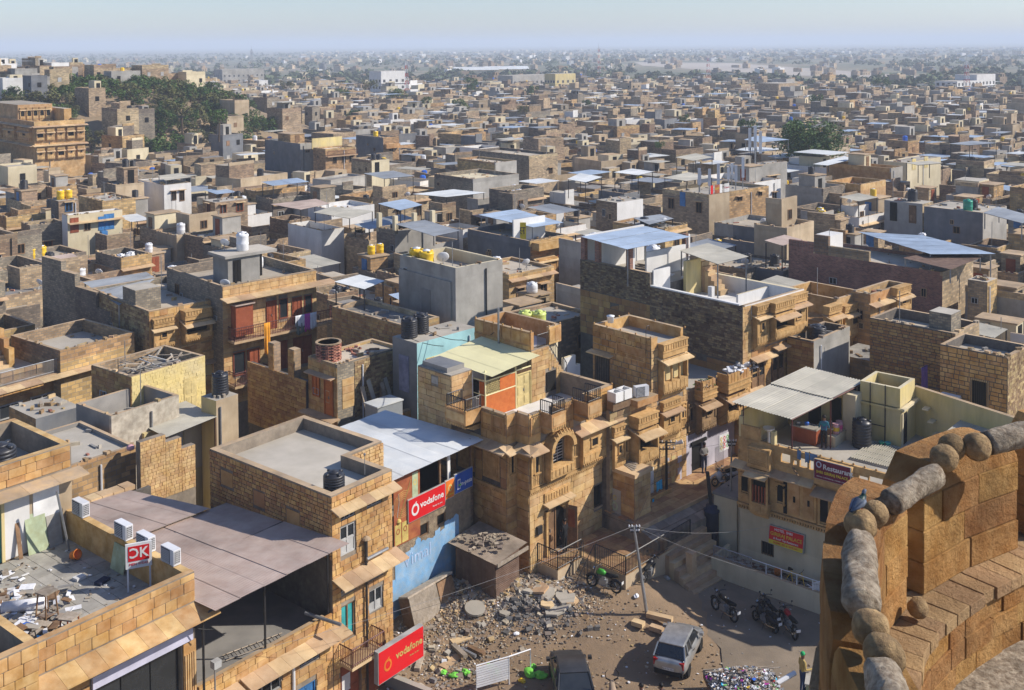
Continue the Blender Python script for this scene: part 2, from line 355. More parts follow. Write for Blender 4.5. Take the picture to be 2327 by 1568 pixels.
 # ---------------------------------------------------------------- building kit
FOOT=[]
def inside(poly,x,y):
 c=False;n=len(poly)
 for i in range(n):
  x1,y1=poly[i];x2,y2=poly[(i+1)%n]
  if(y1>y)!=(y2>y)and x<(x2-x1)*(y-y1)/(y2-y1)+x1:c=not c
 return c
class House:
 """Local frame: s along the sunny street front (t = 0, facing -t), t along the shaded side wall (s = 0, facing -s)."""
 def __init__(h,name,label,cat,N,a,group=None,base=0.0):
  h.N=N;h.a=R(a);h.u=(math.cos(h.a),math.sin(h.a));h.v=(-math.sin(h.a),math.cos(h.a))
  h.o=thing(name,label,cat,(N[0],N[1],base),h.a,group);h.base=base;h.blocks=[]
 @classmethod
 def px(cls,name,label,cat,npx,z,a,**kw):return cls(name,label,cat,P(npx[0],npx[1],z),a,**kw)
 def loc(h,X,Y):
  dx,dy=X-h.N[0],Y-h.N[1]
  return(dx*h.u[0]+dy*h.u[1],dx*h.v[0]+dy*h.v[1])
 def wor(h,s,t):return(h.N[0]+s*h.u[0]+t*h.v[0],h.N[1]+s*h.u[1]+t*h.v[1])
 def g(h,x,y,z):return h.loc(*P(x,y,z))
 def f(h,x,y,t=0.0):
  r=ray(x,y);n=h.v;o=h.wor(0,t)
  k=(o[0]*n[0]+o[1]*n[1])/(r[0]*n[0]+r[1]*n[1])
  return(h.loc(r[0]*k,r[1]*k)[0],ZC+r[2]*k)
 def l(h,x,y,s=0.0):
  r=ray(x,y);n=h.u;o=h.wor(s,0)
  k=(o[0]*n[0]+o[1]*n[1])/(r[0]*n[0]+r[1]*n[1])
  return(h.loc(r[0]*k,r[1]*k)[1],ZC+r[2]*k)
 def foot(h,s0,t0,s1,t1):FOOT.append([h.wor(s0,t0),h.wor(s1,t0),h.wor(s1,t1),h.wor(s0,t1)])
 def box(h,name,s0,t0,z0,s1,t1,z1,mat,parent=None,top=None,**kw):
  if top:
   b=MB();b.box(s0,t0,z0,s1,t1,z1,mat,top);return b.build(name,parent or h.o,**kw)
  b=MB();b.box(s0,t0,z0,s1,t1,z1,mat);return b.build(name,parent or h.o,**kw)
 def fb(h,face,a0,d0,z0,a1,d1,z1):
  """box bounds from face coordinates: a along the wall, d outwards, z up"""
  k,off=face
  if k=='F':return(a0,off-d1,z0,a1,off-d0,z1)
  if k=='L':return(off-d1,a0,z0,off-d0,a1,z1)
  if k=='B':return(a0,off+d0,z0,a1,off+d1,z1)
  if k=='R':return(off+d0,a0,z0,off+d1,a1,z1)
 def pt(h,face,a,d,z):
  k,off=face
  return{'F':(a,off-d,z),'L':(off-d,a,z),'B':(a,off+d,z),'R':(off+d,a,z)}[k]
 def fbox(h,name,face,a0,d0,z0,a1,d1,z1,mat,parent=None,**kw):
  q=h.fb(face,a0,d0,z0,a1,d1,z1)
  return bx(name,parent or h.o,*q,mat,**kw)
  # wall panel with real openings: list of (a0, z0, a1, z1)
 def panel(h,name,face,a0,z0,a1,z1,mat,ops=(),th=.22,parent=None):
  b=MB();xs=sorted({a0,a1,*[min(max(v,a0),a1)for o in ops for v in(o[0],o[2])]});zs=sorted({z0,z1,*[min(max(v,z0),z1)for o in ops for v in(o[1],o[3])]})
  for j in range(len(zs)-1):
   run=None
   for i in range(len(xs)-1):
    cx_,cz_=(xs[i]+xs[i+1])/2,(zs[j]+zs[j+1])/2
    hole=any(o[0]<cx_<o[2]and o[1]<cz_<o[3]for o in ops)
    if not hole:run=xs[i]if run is None else run
    if run is not None and(hole or i==len(xs)-2):
     e=xs[i]if hole else xs[i+1]
     b.box(*h.fb(face,run,-th,zs[j],e,0,zs[j+1]),mat);run=None
  return b.build(name,parent or h.o)
  # coursed masonry: real blocks standing proud of the mortar
 def stones(h,face,a0,z0,a1,z1,bw,bh,mat,ops=(),gap=.02,proud=.03,jit=.35,th=.05):
  z=z0
  rr=random.Random(int((a0*7+z0*13+a1*29)*100))
  while z<z1-.03:
   hh=min(bh*rr.uniform(.85,1.15),z1-z)
   if z1-z-hh<bh*.35:hh=z1-z
   x=a0;first=True
   while x<a1-.02:
    w=bw*rr.uniform(1-jit,1+jit)*(.55 if first and rr.random()<.5 else 1);first=False
    w=min(w,a1-x)
    if a1-x-w<bw*.3:w=a1-x
    segs=[(x,x+w)]
    for o in ops:
     if o[1]<z+hh-.02 and o[3]>z+.02:
      ns=[]
      for p,q in segs:
       if o[2]<=p or o[0]>=q:ns.append((p,q));continue
       if o[0]>p:ns.append((p,o[0]))
       if o[2]<q:ns.append((o[2],q))
      segs=ns
    for p,q in segs:
     if q-p>.06 and hh>.05:
      d=proud+rr.uniform(-.012,.012)
      h.blocks.append((h.fb(face,p+gap/2,-th,z+gap/2,q-gap/2,d,z+hh-gap/2),mat))
    x+=w
   z+=hh
 def finish(h,name='stone_block',limit=300):
  if not h.blocks:return
  bl=sorted(h.blocks,key=lambda q:-(q[0][3]-q[0][0]+q[0][4]-q[0][1])*(q[0][5]-q[0][2]))
  for q,mat in bl[:limit]:
   obj(name,ublock(mat),h.o,((q[0]+q[3])/2,(q[1]+q[4])/2,(q[2]+q[5])/2),(rnd.uniform(-.004,.004),rnd.uniform(-.006,.006),rnd.uniform(-.004,.004)),(q[3]-q[0],q[4]-q[1],q[5]-q[2]))
  if len(bl)>limit:
   b=MB()
   for q,mat in bl[limit:]:b.box(*q,mat)
   b.build('small_stonework',h.o,kind='stuff')
  h.blocks=[]
  # openings
 def window(h,face,a0,z0,a1,z1,frame='wood_brown',pane='glass',depth=.1,bars=0,mull=1,fw=.05,leaf=None,sill=None,name='window',trans=0):
  q=h.fb(face,a0,-depth-.04,z0,a1,-depth+.04,z1)
  b=MB()
  b.box(*h.fb(face,a0,-depth,z0,a0+fw,-depth+.06,z1),frame);b.box(*h.fb(face,a1-fw,-depth,z0,a1,-depth+.06,z1),frame)
  b.box(*h.fb(face,a0+fw,-depth,z0,a1-fw,-depth+.06,z0+fw),frame);b.box(*h.fb(face,a0+fw,-depth,z1-fw,a1-fw,-depth+.06,z1),frame)
  for k in range(1,mull+1):
   x=a0+(a1-a0)*k/(mull+1);b.box(*h.fb(face,x-fw/2,-depth,z0+fw,x+fw/2,-depth+.058,z1-fw),frame)
  for k in range(1,trans+1):
   zz=z0+(z1-z0)*k/(trans+1);b.box(*h.fb(face,a0+fw,-depth,zz-fw/2,a1-fw,-depth+.055,zz+fw/2),frame)
  w=b.build(name,h.o)
  h.fbox('pane',face,a0+fw*.5,-depth-.02,z0+fw*.5,a1-fw*.5,-depth+.012,z1-fw*.5,pane,w)
  if leaf:
   for k in range(mull+1):
    x0=a0+fw+(a1-a0-2*fw)*k/(mull+1)+.015;x1=a0+fw+(a1-a0-2*fw)*(k+1)/(mull+1)-.015
    h.fbox('shutter_panel',face,x0,-depth,z0+fw,x1,-depth+.035,z0+(z1-z0)*leaf,frame,w)
  if bars:
   g=MB()
   for k in range(bars):x=a0+(a1-a0)*(k+.5)/bars;g.box(*h.fb(face,x-.012,-depth+.065,z0,x+.012,-depth+.085,z1),'iron_black')
   g.build('bars',w)
  if sill:h.fbox('sill',face,a0-.08,-.05,z0-.08,a1+.08,sill,z0,'slab_stone',w)
  return w
 def door(h,face,a0,z0,a1,z1,mat='wood_red',frame=None,depth=.1,leaves=2,name='door',panels=2):
  frame=frame or mat;fw=.06
  b=MB()
  b.box(*h.fb(face,a0,-depth,z0,a0+fw,-depth+.07,z1),frame);b.box(*h.fb(face,a1-fw,-depth,z0,a1,-depth+.07,z1),frame);b.box(*h.fb(face,a0+fw,-depth,z1-fw,a1-fw,-depth+.07,z1),frame)
  d=b.build(name,h.o)
  for k in range(leaves):
   x0=a0+fw+(a1-a0-2*fw)*k/leaves+.006;x1=a0+fw+(a1-a0-2*fw)*(k+1)/leaves-.006
   l=MB();l.box(*h.fb(face,x0,-depth-.02,z0+.01,x1,-depth+.02,z1-fw),mat)
   for j in range(panels):
    za=z0+.1+(z1-z0-.2)*j/panels;zb=z0+.02+(z1-z0-.2)*(j+1)/panels
    l.box(*h.fb(face,x0+.06,-depth+.02,za+.04,x1-.06,-depth+.04,zb),mat)
   l.build('door_leaf',d)
  h.fbox('handle',face,(a0+a1)/2-.015,-depth+.02,z0+(z1-z0)*.45,(a0+a1)/2+.015,-depth+.06,z0+(z1-z0)*.53,'steel',d)
  return d
 def eave(h,face,a0,a1,z,depth,slope=.35,slab=.55,mat='slab_stone',th=.06,name='eave_slab'):
  """projecting stone eave (chajja) of separate sloping slabs"""
  n=max(1,round((a1-a0)/slab));w=(a1-a0)/n
  for k in range(n):
   b=MB();x0=a0+k*w+.004;x1=a0+(k+1)*w-.004;dz=-depth*slope
   b.hexa([h.pt(face,x0,-.02,z-th),h.pt(face,x1,-.02,z-th),h.pt(face,x1,depth,z+dz-th),h.pt(face,x0,depth,z+dz-th)],[h.pt(face,x0,-.02,z),h.pt(face,x1,-.02,z),h.pt(face,x1,depth,z+dz),h.pt(face,x0,depth,z+dz)],mat)
   b.build(name,h.o)
 def parapet(h,s0,t0,s1,t1,z0,z1,th,mat,top='coping',name='parapet',sides='FLBR',cap=.0):
  for k in sides:
   q={'F':(s0,t0,s1,t0+th),'B':(s0,t1-th,s1,t1),'L':(s0,t0+th,s0+th,t1-th),'R':(s1-th,t0+th,s1,t1-th)}[k]
   b=MB();b.box(q[0],q[1],z0,q[2],q[3],z1,mat,top);b.build(name,h.o)
   if cap:
    b=MB();b.box(q[0]-cap,q[1]-cap,z1,q[2]+cap,q[3]+cap,z1+.06,top);b.build('coping',h.o)
 def finials(h,pts,z,mat='ashlar',r=.055):
  def f():
   b=MB();b.lathe([(.6,0),(.75,.35),(.45,.55),(1.0,1.0),(1.0,1.5),(.55,2.0),(.1,2.3)],mat,8);return b.mesh('finial',True)
  me=cached(('finial',mat),f)
  for s_,t_ in pts:obj('finial',me,h.o,(s_,t_,z-.01),None,(r,r,r))
 def railing(h,pts,z,H=.9,mat='iron_black',gap=.12,name='railing',bar=.022,post=.045,rails=2):
  """pts: local (s,t) polyline"""
  b=MB();r_=MB()
  for i in range(len(pts)-1):
   p,q=Vector((*pts[i],0)),Vector((*pts[i+1],0));L=(q-p).length;n=max(1,int(L/gap))
   for k in range(n+1):
    c=p.lerp(q,k/n);w=post if k in(0,n)else bar
    b.box(c.x-w/2,c.y-w/2,z,c.x+w/2,c.y+w/2,z+H,mat)
   r_.tube([(p.x,p.y,z+H),(q.x,q.y,z+H)],.03,mat,4)
   r_.tube([(p.x,p.y,z+.1),(q.x,q.y,z+.1)],.022,mat,4)
   if rails>2:r_.tube([(p.x,p.y,z+H*.8),(q.x,q.y,z+H*.8)],.014,mat,4)
  o=b.build(name,h.o);r_.build('rail',o);return o
 def carve(h,face,a0,z0,a1,z1,d=.0,mat='carved',niche=True):
  """framed relief panel with a small shrine niche and a pierced dado"""
  b=MB();w,hh=a1-a0,z1-z0;m=.06
  for q in((a0,z0,a0+m,z1),(a1-m,z0,a1,z1),(a0+m,z0,a1-m,z0+m),(a0+m,z1-m,a1-m,z1)):b.box(*h.fb(face,q[0],d,q[1],q[2],d+.07,q[3]),mat)
  b.box(*h.fb(face,a0+m,d,z0+m,a1-m,d+.025,z1-m),mat);zd=z0+hh*.3
  b.box(*h.fb(face,a0+m,d+.025,zd,a1-m,d+.06,zd+.05),mat)
  n=max(2,int(w/.13))
  for k in range(n):x=a0+m+(w-2*m)*(k+.5)/n;b.box(*h.fb(face,x-.035,d+.025,z0+m+.03,x+.035,d+.045,zd-.03),mat)
  c=(a0+a1)/2;e=min(.2,w*.2)
  if niche:
   b.box(*h.fb(face,c-e-.04,d+.025,zd+.1,c+e+.04,d+.05,z1-.2),mat);b.box(*h.fb(face,c-e-.08,d+.025,z1-.24,c+e+.08,d+.12,z1-.18),mat);b.box(*h.fb(face,c-e*.6,d+.025,z1-.18,c+e*.6,d+.09,z1-.1),mat);b.box(*h.fb(face,c-e-.06,d+.025,zd+.08,c+e+.06,d+.12,zd+.13),mat)
  o=b.build('carved_panel',h.o)
  if niche:h.fbox('niche',face,c-e*.55,d+.05,zd+.16,c+e*.55,d+.056,z1-.3,'dark',o)
 def jharokha(h,face,a0,a1,z0,z1,d,mat='carved',style='panel',eave=.45,top=.5,bays=1,pane='dark'):
  """carved stone oriel: corbel, dado, window or blind panel, eave, crest"""
  w=a1-a0;j=None
  b=MB()
  for k in range(4):
   e=(1-(k+1)/4.6);b.box(*h.fb(face,a0+.03*(3-k),0,z0-.42+k*.105,a1-.03*(3-k),d*(1-e*.9),z0-.42+(k+1)*.105),mat)
  j=b.build('oriel_base',h.o)
  tb=MB();n=max(3,int(w/.14))
  for k in range(n):
   x=a0+w*(k+.5)/n;tb.box(*h.fb(face,x-.03,d*.8,z0-.1,x+.03,d+.02,z0-.003),mat)
  tb.build('dentil_row',j)
  zd=z0+(z1-z0)*.3
  body=MB();body.box(*h.fb(face,a0,0,z0,a1,d,zd),mat)
  for k in range(bays*2):
   x0=a0+.05+(w-.1)*k/(bays*2)+.02;x1=a0+.05+(w-.1)*(k+1)/(bays*2)-.02
   body.box(*h.fb(face,x0,d,z0+.07,x1,d+.025,zd-.07),mat)
  body.build('dado',h.o)
  up=MB()
  if style=='panel':
   up.box(*h.fb(face,a0+.02,0,zd,a1-.02,d-.05,z1),mat)
   up.box(*h.fb(face,a0,d-.05,zd,a0+.1,d,z1),mat);up.box(*h.fb(face,a1-.1,d-.05,zd,a1,d,z1),mat);up.box(*h.fb(face,a0+.1,d-.05,z1-.12,a1-.1,d,z1),mat)
   o=up.build('oriel_body',h.o)
   c=(a0+a1)/2;hh=z1-zd
   h.fbox('niche',face,c-w*.12,d-.05,zd+hh*.28,c+w*.12,d-.03,zd+hh*.62,pane,o)
   nb=MB();nb.box(*h.fb(face,c-w*.18,d-.05,zd+hh*.64,c+w*.18,d+.03,zd+hh*.70),mat);nb.box(*h.fb(face,c-w*.17,d-.05,zd+hh*.2,c+w*.17,d+.03,zd+hh*.26),mat)
   nb.box(*h.fb(face,c-w*.16,d-.05,zd+hh*.26,c-w*.12,d,zd+hh*.64),mat);nb.box(*h.fb(face,c+w*.12,d-.05,zd+hh*.26,c+w*.16,d,zd+hh*.64),mat)
   nb.build('niche_frame',o)
  else:
   up.box(*h.fb(face,a0+.04,0,zd,a1-.04,d*.3,z1),pane if style=='open' else 'plaster_yellow')
   o=up.build('oriel_back',h.o)
   for k in range(bays+1):
    x=a0+.05+(w-.1)*k/bays
    cb=MB();cb.box(*h.fb(face,x-.05,d-.1,zd,x+.05,d,z1),mat);cb.box(*h.fb(face,x-.07,d-.12,zd,x+.07,d+.02,zd+.1),mat);cb.box(*h.fb(face,x-.07,d-.12,z1-.22,x+.07,d+.02,z1-.12),mat);cb.build('column',h.o)
   for e in(a0+.02,a1-.08):h.fbox('oriel_side',face,e,0,zd,e+.06,d-.1,z1,mat)
   for k in range(bays):
    x0=a0+.1+(w-.1)*k/bays;x1=a0+(w-.1)*(k+1)/bays;ar=MB();m=7;hh=min(.34,(x1-x0)*.6)
    for i in range(m):
     p=x0+(x1-x0)*i/m;q=x0+(x1-x0)*(i+1)/m;tt=abs((i+.5)/m*2-1)
     ar.box(*h.fb(face,p,d-.08,z1-.1-hh*tt**2,q,d-.02,z1-.002),mat)
    ar.build('arch_head',h.o)
  if eave:h.eave(face,a0-.12,a1+.12,z1+.1,d+eave*.7,.32,w+.3)
  if top:
   t=MB();zz=z1+.1
   t.box(*h.fb(face,a0,0,zz,a1,d-.04,zz+top),mat);t.box(*h.fb(face,a0-.03,0,zz+top*.4,a1+.03,d,zz+top*.5),mat);t.box(*h.fb(face,a0-.04,0,zz+top,a1+.04,d+.02,zz+top+.06),mat)
   n=max(3,int(w/.2))
   for k in range(n):
    x=a0+w*(k+.5)/n;t.box(*h.fb(face,x-w/n*.36,d-.04,zz+top*.56,x+w/n*.36,d-.01,zz+top*.94),mat)
   t.build('crest',h.o)
def corrugated(parent,corners,mat,sheet=.95,pitch=.085,amp=.008,name='roof_sheet',along=None,lap=.012):
 """four local corners A,B,C,D: A->B is across the ribs, A->D is along them. One object per sheet, overlapping."""
 A,B,C,D=[Vector(c)for c in corners];W=(B-A).length;n=max(1,round(W/sheet))
 rows=along or 1
 up=(B-A).cross(D-A).normalized()
 if up.z<0:up=-up
 for r_ in range(rows):
  for k in range(n):
   b=MB();k0,k1=k/n,(k+1)/n+(.04/W if k<n-1 else 0)
   m=max(4,int((k1-k0)*W/pitch*4));lift=lap*(k%2)+lap*1.6*(rows-1-r_)+rnd.uniform(0,.004)
   v0,v1=r_/rows-(.015 if r_ else 0),(r_+1)/rows
   n0=0;vs_=[]
   for i in range(m+1):
    x=k0+(k1-k0)*i/m;hgt=amp*math.sin(x*W/pitch*2*math.pi)+lift
    for v in(v0,v1):
     p=(A.lerp(B,x)).lerp(D.lerp(C,x),v)+up*hgt;vs_.append(tuple(p));
   b.v=vs_;ii=b.mi(mat)
   for i in range(m):b.f.append((2*i,2*i+2,2*i+3,2*i+1));b.m.append(ii)
   b.build(name,parent,True)
   # ---------------------------------------------------------------- rooftop things
def tank_meshes(kind,mat):
 def f():
  b=MB()
  if kind=='ribbed':
   pr=[(.44,0),(.47,.03)]
   for k in range(7):z=.05+k*.115;pr+=[(.47,z),(.47,z+.05),(.45,z+.07),(.45,z+.095)]
   pr+=[(.47,.87),(.44,.93),(.30,1.0),(.25,1.01)]
  elif kind=='round':
   pr=[(.40,0),(.46,.04),(.47,.3),(.46,.33),(.47,.36),(.47,.62),(.46,.65),(.46,.72),(.40,.82),(.27,.88),(.25,.90)]
  else:
   pr=[(.42,0),(.45,.03),(.45,.35),(.465,.38),(.465,.44),(.45,.47),(.45,.80),(.47,.84),(.47,.92),(.42,.97),(.26,1.02),(.24,1.03)]
  b.lathe(pr,mat,20);zt=pr[-1][1]
  for k in range(4):
   w=math.pi/2*k+.4;m4=Matrix.Rotation(w,4,'Z')
   b.box(.27,-.055,zt-.07,.44,.055,zt+.015,mat,M4=m4)
  l=MB();l.lathe([(.24,0),(.25,.03),(.22,.06),(.1,.07),(.08,.1),(.01,.1)],mat if mat!='plastic_yellow' else 'plastic_white',14,(0,0,zt-.01))
  return b.mesh('tank_body',True),l.mesh('tank_lid',True)
 return cached(('tank',kind,mat),f)
def tank(loc,label,mat='plastic_black',kind='ribbed',sc=1.0,group=None,hs=1.0):
 t=thing('water_tank',label,'water tank',loc,rnd.uniform(0,6),group)
 a,b=tank_meshes(kind,mat)
 obj('tank_body',a,t,None,None,(sc,sc,sc*hs));obj('tank_lid',b,t,None,None,(sc,sc,sc*hs));return t
def dish(loc,rz,label,sc=1.0,group=None):
 def f():
  b=MB();pr=[(.02+.33*k/6,.10*(k/6)**2)for k in range(7)];b.lathe(pr+[(p[0],p[1]-.012)for p in reversed(pr)],'plastic_white',18)
  c=MB();c.tube([(0,0,-.02),(.05,0,-.2),(.05,0,-.62)],.02,'steel');c.tube([(0,-.3,.07),(0,0,.42)],.01,'steel',4);c.box(-.04,-.04,.38,.04,.04,.46,'paint_grey')
  return b.mesh('dish',True),c.mesh('dish_stand')
 a,c=cached('dish',f)
 t=thing('satellite_dish',label,'satellite dish',loc,rz,group)
 tilt=(R(58),0,0)
 d=obj('reflector',a,t,(0,0,.55*sc),tilt,(sc,sc,sc))
 b=cached('dishstand',lambda:_dstand());obj('stand',b,t,None,None,(sc,sc,sc));e=cached('disharm',lambda:_darm());obj('feed_arm',e,t,(0,0,.55*sc),tilt,(sc,sc,sc));return t
def _dstand():
 b=MB();b.tube([(0,.02,0),(0,.02,.55)],.022,'steel')
 for k in range(3):w=k*2.1;b.tube([(.22*math.cos(w),.22*math.sin(w),0),(0,.02,.3)],.014,'steel',4)
 return b.mesh('dish_stand')
def _darm():
 b=MB();b.tube([(0,-.32,.1),(0,-.05,.42)],.012,'steel',4);b.box(-.04,-.08,.38,.04,0,.46,'paint_grey');return b.mesh('dish_arm')
def ac_unit(loc,rz,label,group=None,sc=1.0):
 def f():
  b=MB();b.box(-.4,-.15,.04,.4,.15,.6,'plastic_white');b.box(-.34,-.14,0,-.26,.14,.04,'steel');b.box(.26,-.14,0,.34,.14,.04,'steel')
  g=MB();g.box(-.36,-.165,.08,.16,-.152,.56,'dark')
  for k in range(7):z=.11+k*.065;g.box(-.36,-.178,z,.16,-.166,z+.018,'plastic_white')
  for k in range(8):x=-.33+k*.066;g.box(x,-.186,.08,x+.008,-.179,.56,'plastic_white')
  s=MB();s.box(.402,-.11,.1,.412,.12,.55,'dark')
  for k in range(5):s.box(.413,-.12+k*.055,.1,.422,-.11+k*.055,.55,'plastic_white')
  for k in range(7):s.box(.413,-.12,.11+k*.07,.42,.13,.125+k*.07,'plastic_white')
  return b.mesh('ac_casing'),g.mesh('ac_grille'),s.mesh('ac_side')
 a,g,s=cached('ac',f)
 t=thing('air_conditioner',label,'air conditioner',loc,rz,group)
 for n,q in(('casing',a),('fan_grille',g),('side_grille',s)):obj(n,q,t,None,None,(sc,sc,sc))
 return t
def cable(name,label,pts,r=.012,mat='cable',sag=0.0,group=None):
 """hanging wire through world points"""
 out=[]
 for i in range(len(pts)-1):
  p,q=Vector(pts[i]),Vector(pts[i+1]);n=14
  for k in range(n+(i==len(pts)-2)):
   t=k/n;c=p.lerp(q,t);c.z-=sag*4*t*(1-t);out.append(c)
 b=MB();b.tube(out,r,mat,4);o=b.build(name);return tag(o,label,'cable',group)
def cloth(parent,name,p,q,drop,mat,waves=3,amp=.05,loc=None):
 """hanging cloth below the line p->q (local coordinates)"""
 p,q=Vector(p),Vector(q);d=(q-p);nrm=Vector((d.y,-d.x,0)).normalized();b=MB();nx,nz=12,6;i0=b.mi(mat)
 ph=rnd.uniform(0,6)
 for j in range(nz+1):
  for i in range(nx+1):
   x=i/nx;zz=j/nz;c=p+d*x+nrm*(amp*math.sin(x*waves*6.28+ph)*(.25+zz)+amp*.4*zz*math.sin(x*9+ph))+Vector((0,0,-drop*zz*(1+.07*math.sin(x*7+ph))))
   b.v.append(tuple(c))
 for j in range(nz):
  for i in range(nx):
   k=j*(nx+1)+i;b.f.append((k,k+1,k+nx+2,k+nx+1));b.m.append(i0)
 o=b.build(name,parent,True)
 so_=o.modifiers.new('thick','SOLIDIFY');so_.thickness=.012
 return o
 # picture-crop helpers: zoomed pixels -> picture pixels
GZ=-0.6
K1=lambda x,y:(.4205*x,909+.4205*y)
K2=lambda x,y:(424.2+.4205*x,909+.4205*y)
K3=lambda x,y:(878.7+.3818*x,969.6+.3818*y)
K4=lambda x,y:(1363.5+.3818*x,969.6+.3818*y)
K5=lambda x,y:(1781.6+.4205*x,909+.4205*y)
K6=lambda x,y:(939.3+.2083*x,727.2+.2083*y)
K7=lambda x,y:(1363.5+.2319*x,818.1+.2319*y)
K8=lambda x,y:(1636.2+.2783*x,836.3+.2783*y)
KA=lambda x,y:(.2705*x,545.4+.2705*y)
KB=lambda x,y:(484.8+.2705*x,545.4+.2705*y)
KC=lambda x,y:(909+.3092*x,545.4+.3092*y)
KD=lambda x,y:(1303+.3479*x,454.5+.3479*y)
KE=lambda x,y:(1781.6+.3479*x,424.2+.3479*y)
# ---------------------------------------------------------------- ground, lot, street, plaza
def ground_mat():
 m=mk('land',(.33,.265,.18),(.27,.225,.15),.02,.95,var=0,dirt=.3,bump=0)
 nt=m.node_tree;N=nt.nodes;L=nt.links;b=N['Principled BSDF'];src=b.inputs['Base Color'].links[0].from_socket
 geo=N.new('ShaderNodeNewGeometry')
 n=N.new('ShaderNodeTexNoise');n.inputs['Scale'].default_value=.006;n.inputs['Detail'].default_value=8;n.inputs['Roughness'].default_value=.7;L.new(geo.outputs['Position'],n.inputs[0])
 sp=N.new('ShaderNodeSeparateXYZ');L.new(geo.outputs['Position'],sp.inputs[0])
 r1=N.new('ShaderNodeMapRange');r1.inputs[1].default_value=450;r1.inputs[2].default_value=900;L.new(sp.outputs['Y'],r1.inputs[0])
 r2=N.new('ShaderNodeMapRange');r2.inputs[1].default_value=.40;r2.inputs[2].default_value=.56;L.new(n.outputs[0],r2.inputs[0])
 mu=N.new('ShaderNodeMath');mu.operation='MULTIPLY';L.new(r1.outputs[0],mu.inputs[0]);L.new(r2.outputs[0],mu.inputs[1])
 mx=N.new('ShaderNodeMix');mx.data_type='RGBA';L.new(mu.outputs[0],mx.inputs[0]);L.new(src,mx.inputs[6]);mx.inputs[7].default_value=(.115,.125,.07,1)
 L.new(mx.outputs[2],b.inputs['Base Color']);return m
ground_mat()
GZ0=-.62
b=MB();b.face([(-14000,-60,GZ0),(14000,-60,GZ0),(14000,24000,GZ0),(-14000,24000,GZ0)],'land');b.build('ground',kind='structure')
# building lot: bumpy dirt sheet, heaped up against the annex
NV=P(752,1128,8.5)
def vloc(x,y):dx,dy=x-NV[0],y-NV[1];c,s_=math.cos(R(51)),math.sin(R(51));return dx*c+dy*s_,-dx*s_+dy*c
def lotz(x,y):
 s_,t_=vloc(x,y);d=math.hypot((x+.2)/3.2,(y-49.2)/1.8)
 cl_=lambda v:max(0.0,min(1.0,v))
 return-.585+.95*cl_((y-45.8)/4)*cl_((9-x)/3)+.4*math.exp(-d*d*1.2)+.35/(1+math.exp(-(t_-.6)*2.2))/(1+math.exp((s_-9.5)*2))*(1 if s_>3 else 0)
rr=random.Random(4);b=MB();i0=b.mi('dirt');nx,ny=46,34
for j in range(ny+1):
 for i in range(nx+1):
  x=-10+22*i/nx;y=36+18*j/ny
  hmp=.03*rr.uniform(-1,1)
  b.v.append((x,y,lotz(x,y)+max(-.02,hmp)))
for j in range(ny):
 for i in range(nx):k=j*(nx+1)+i;b.f.append((k,k+1,k+nx+2,k+nx+1));b.m.append(i0)
b.build('dirt_lot',None,True,kind='structure')
b=MB();b.face([(*P(*K4(20,1000),-.55),-.55),(*P(*K4(150,1075),-.55),-.55),(*P(*K4(270,1090),-.55),-.55),(*P(*K4(380,1130),-.55),-.55),(*P(*K4(520,1180),-.55),-.55),(*P(*K4(640,1240),-.55),-.55),(*P(*K4(720,1320),-.55),-.55),(*P(*K4(730,1420),-.55),-.55),(*P(*K4(790,1568),-.55),-.55),(16,40,-.55),(24,44,-.55),(20,54,-.55),(11,56,-.55),(4.2,54,-.55)],'asphalt');b.build('street',kind='structure')
# sloping stone plaza in front of the lilac wall
N2_=P(*KD(505,900),10.5);pr=obj('plaza',None,None,(N2_[0],N2_[1],0),(0,0,R(43)),kind='structure')
b=MB();b.hexa([(-3.4,-2.1,GZ0),(14,-2.1,GZ0),(14,.3,GZ0),(-3.4,.3,GZ0)],[(-3.4,-2.1,1.84),(14,-2.1,1.84),(14,.3,1.96),(-3.4,.3,1.96)],'mortar');b.hexa([(-3.4,-3.2,GZ0),(14,-3.2,GZ0),(14,-2.1,GZ0),(-3.4,-2.1,GZ0)],[(-3.4,-3.2,1.42),(14,-3.2,1.42),(14,-2.1,1.68),(-3.4,-2.1,1.68)],'mortar');b.build('paving_bed',pr)
me_=ubox('paving');mg_=ubox('paving_grey')
for k in range(22):
 for j in range(5):obj('paving_slab',me_,pr,(-3.1+k*.75+(.3 if j%2 else 0),-1.83+j*.47,1.865+.12*(.27+j*.47)/2.4),(R(2.8),0,rnd.uniform(-.01,.01)),(.73,.45,.05))
 for j in range(2):obj('paving_slab',mg_,pr,(-3.1+k*.75+(.3 if j%2 else 0),-2.92+j*.54,1.435+.26*(.28+j*.54)/1.1),(R(13),0,rnd.uniform(-.01,.01)),(.73,.52,.05))
for k in range(24):obj('kerb_stone',ubox('slab_stone'),pr,(-3.1+k*.7,-2.1,1.74),None,(.68,.12,.3))
for k in range(7):bx('step',pr,-3.2,-3.2-(k+1)*.3,GZ0,.3,-3.2-k*.3,1.42-(k+1)*.27,'slab_stone')
# ---------------------------------------------------------------- near street row (one straight frontage)
F0,L0=('F',0.0),('L',0.0)
FR=(R(90),0,0)
LR=(R(90),0,R(-90))
def row(name,label,cat='house'):return House(name,label,cat,NV,51)
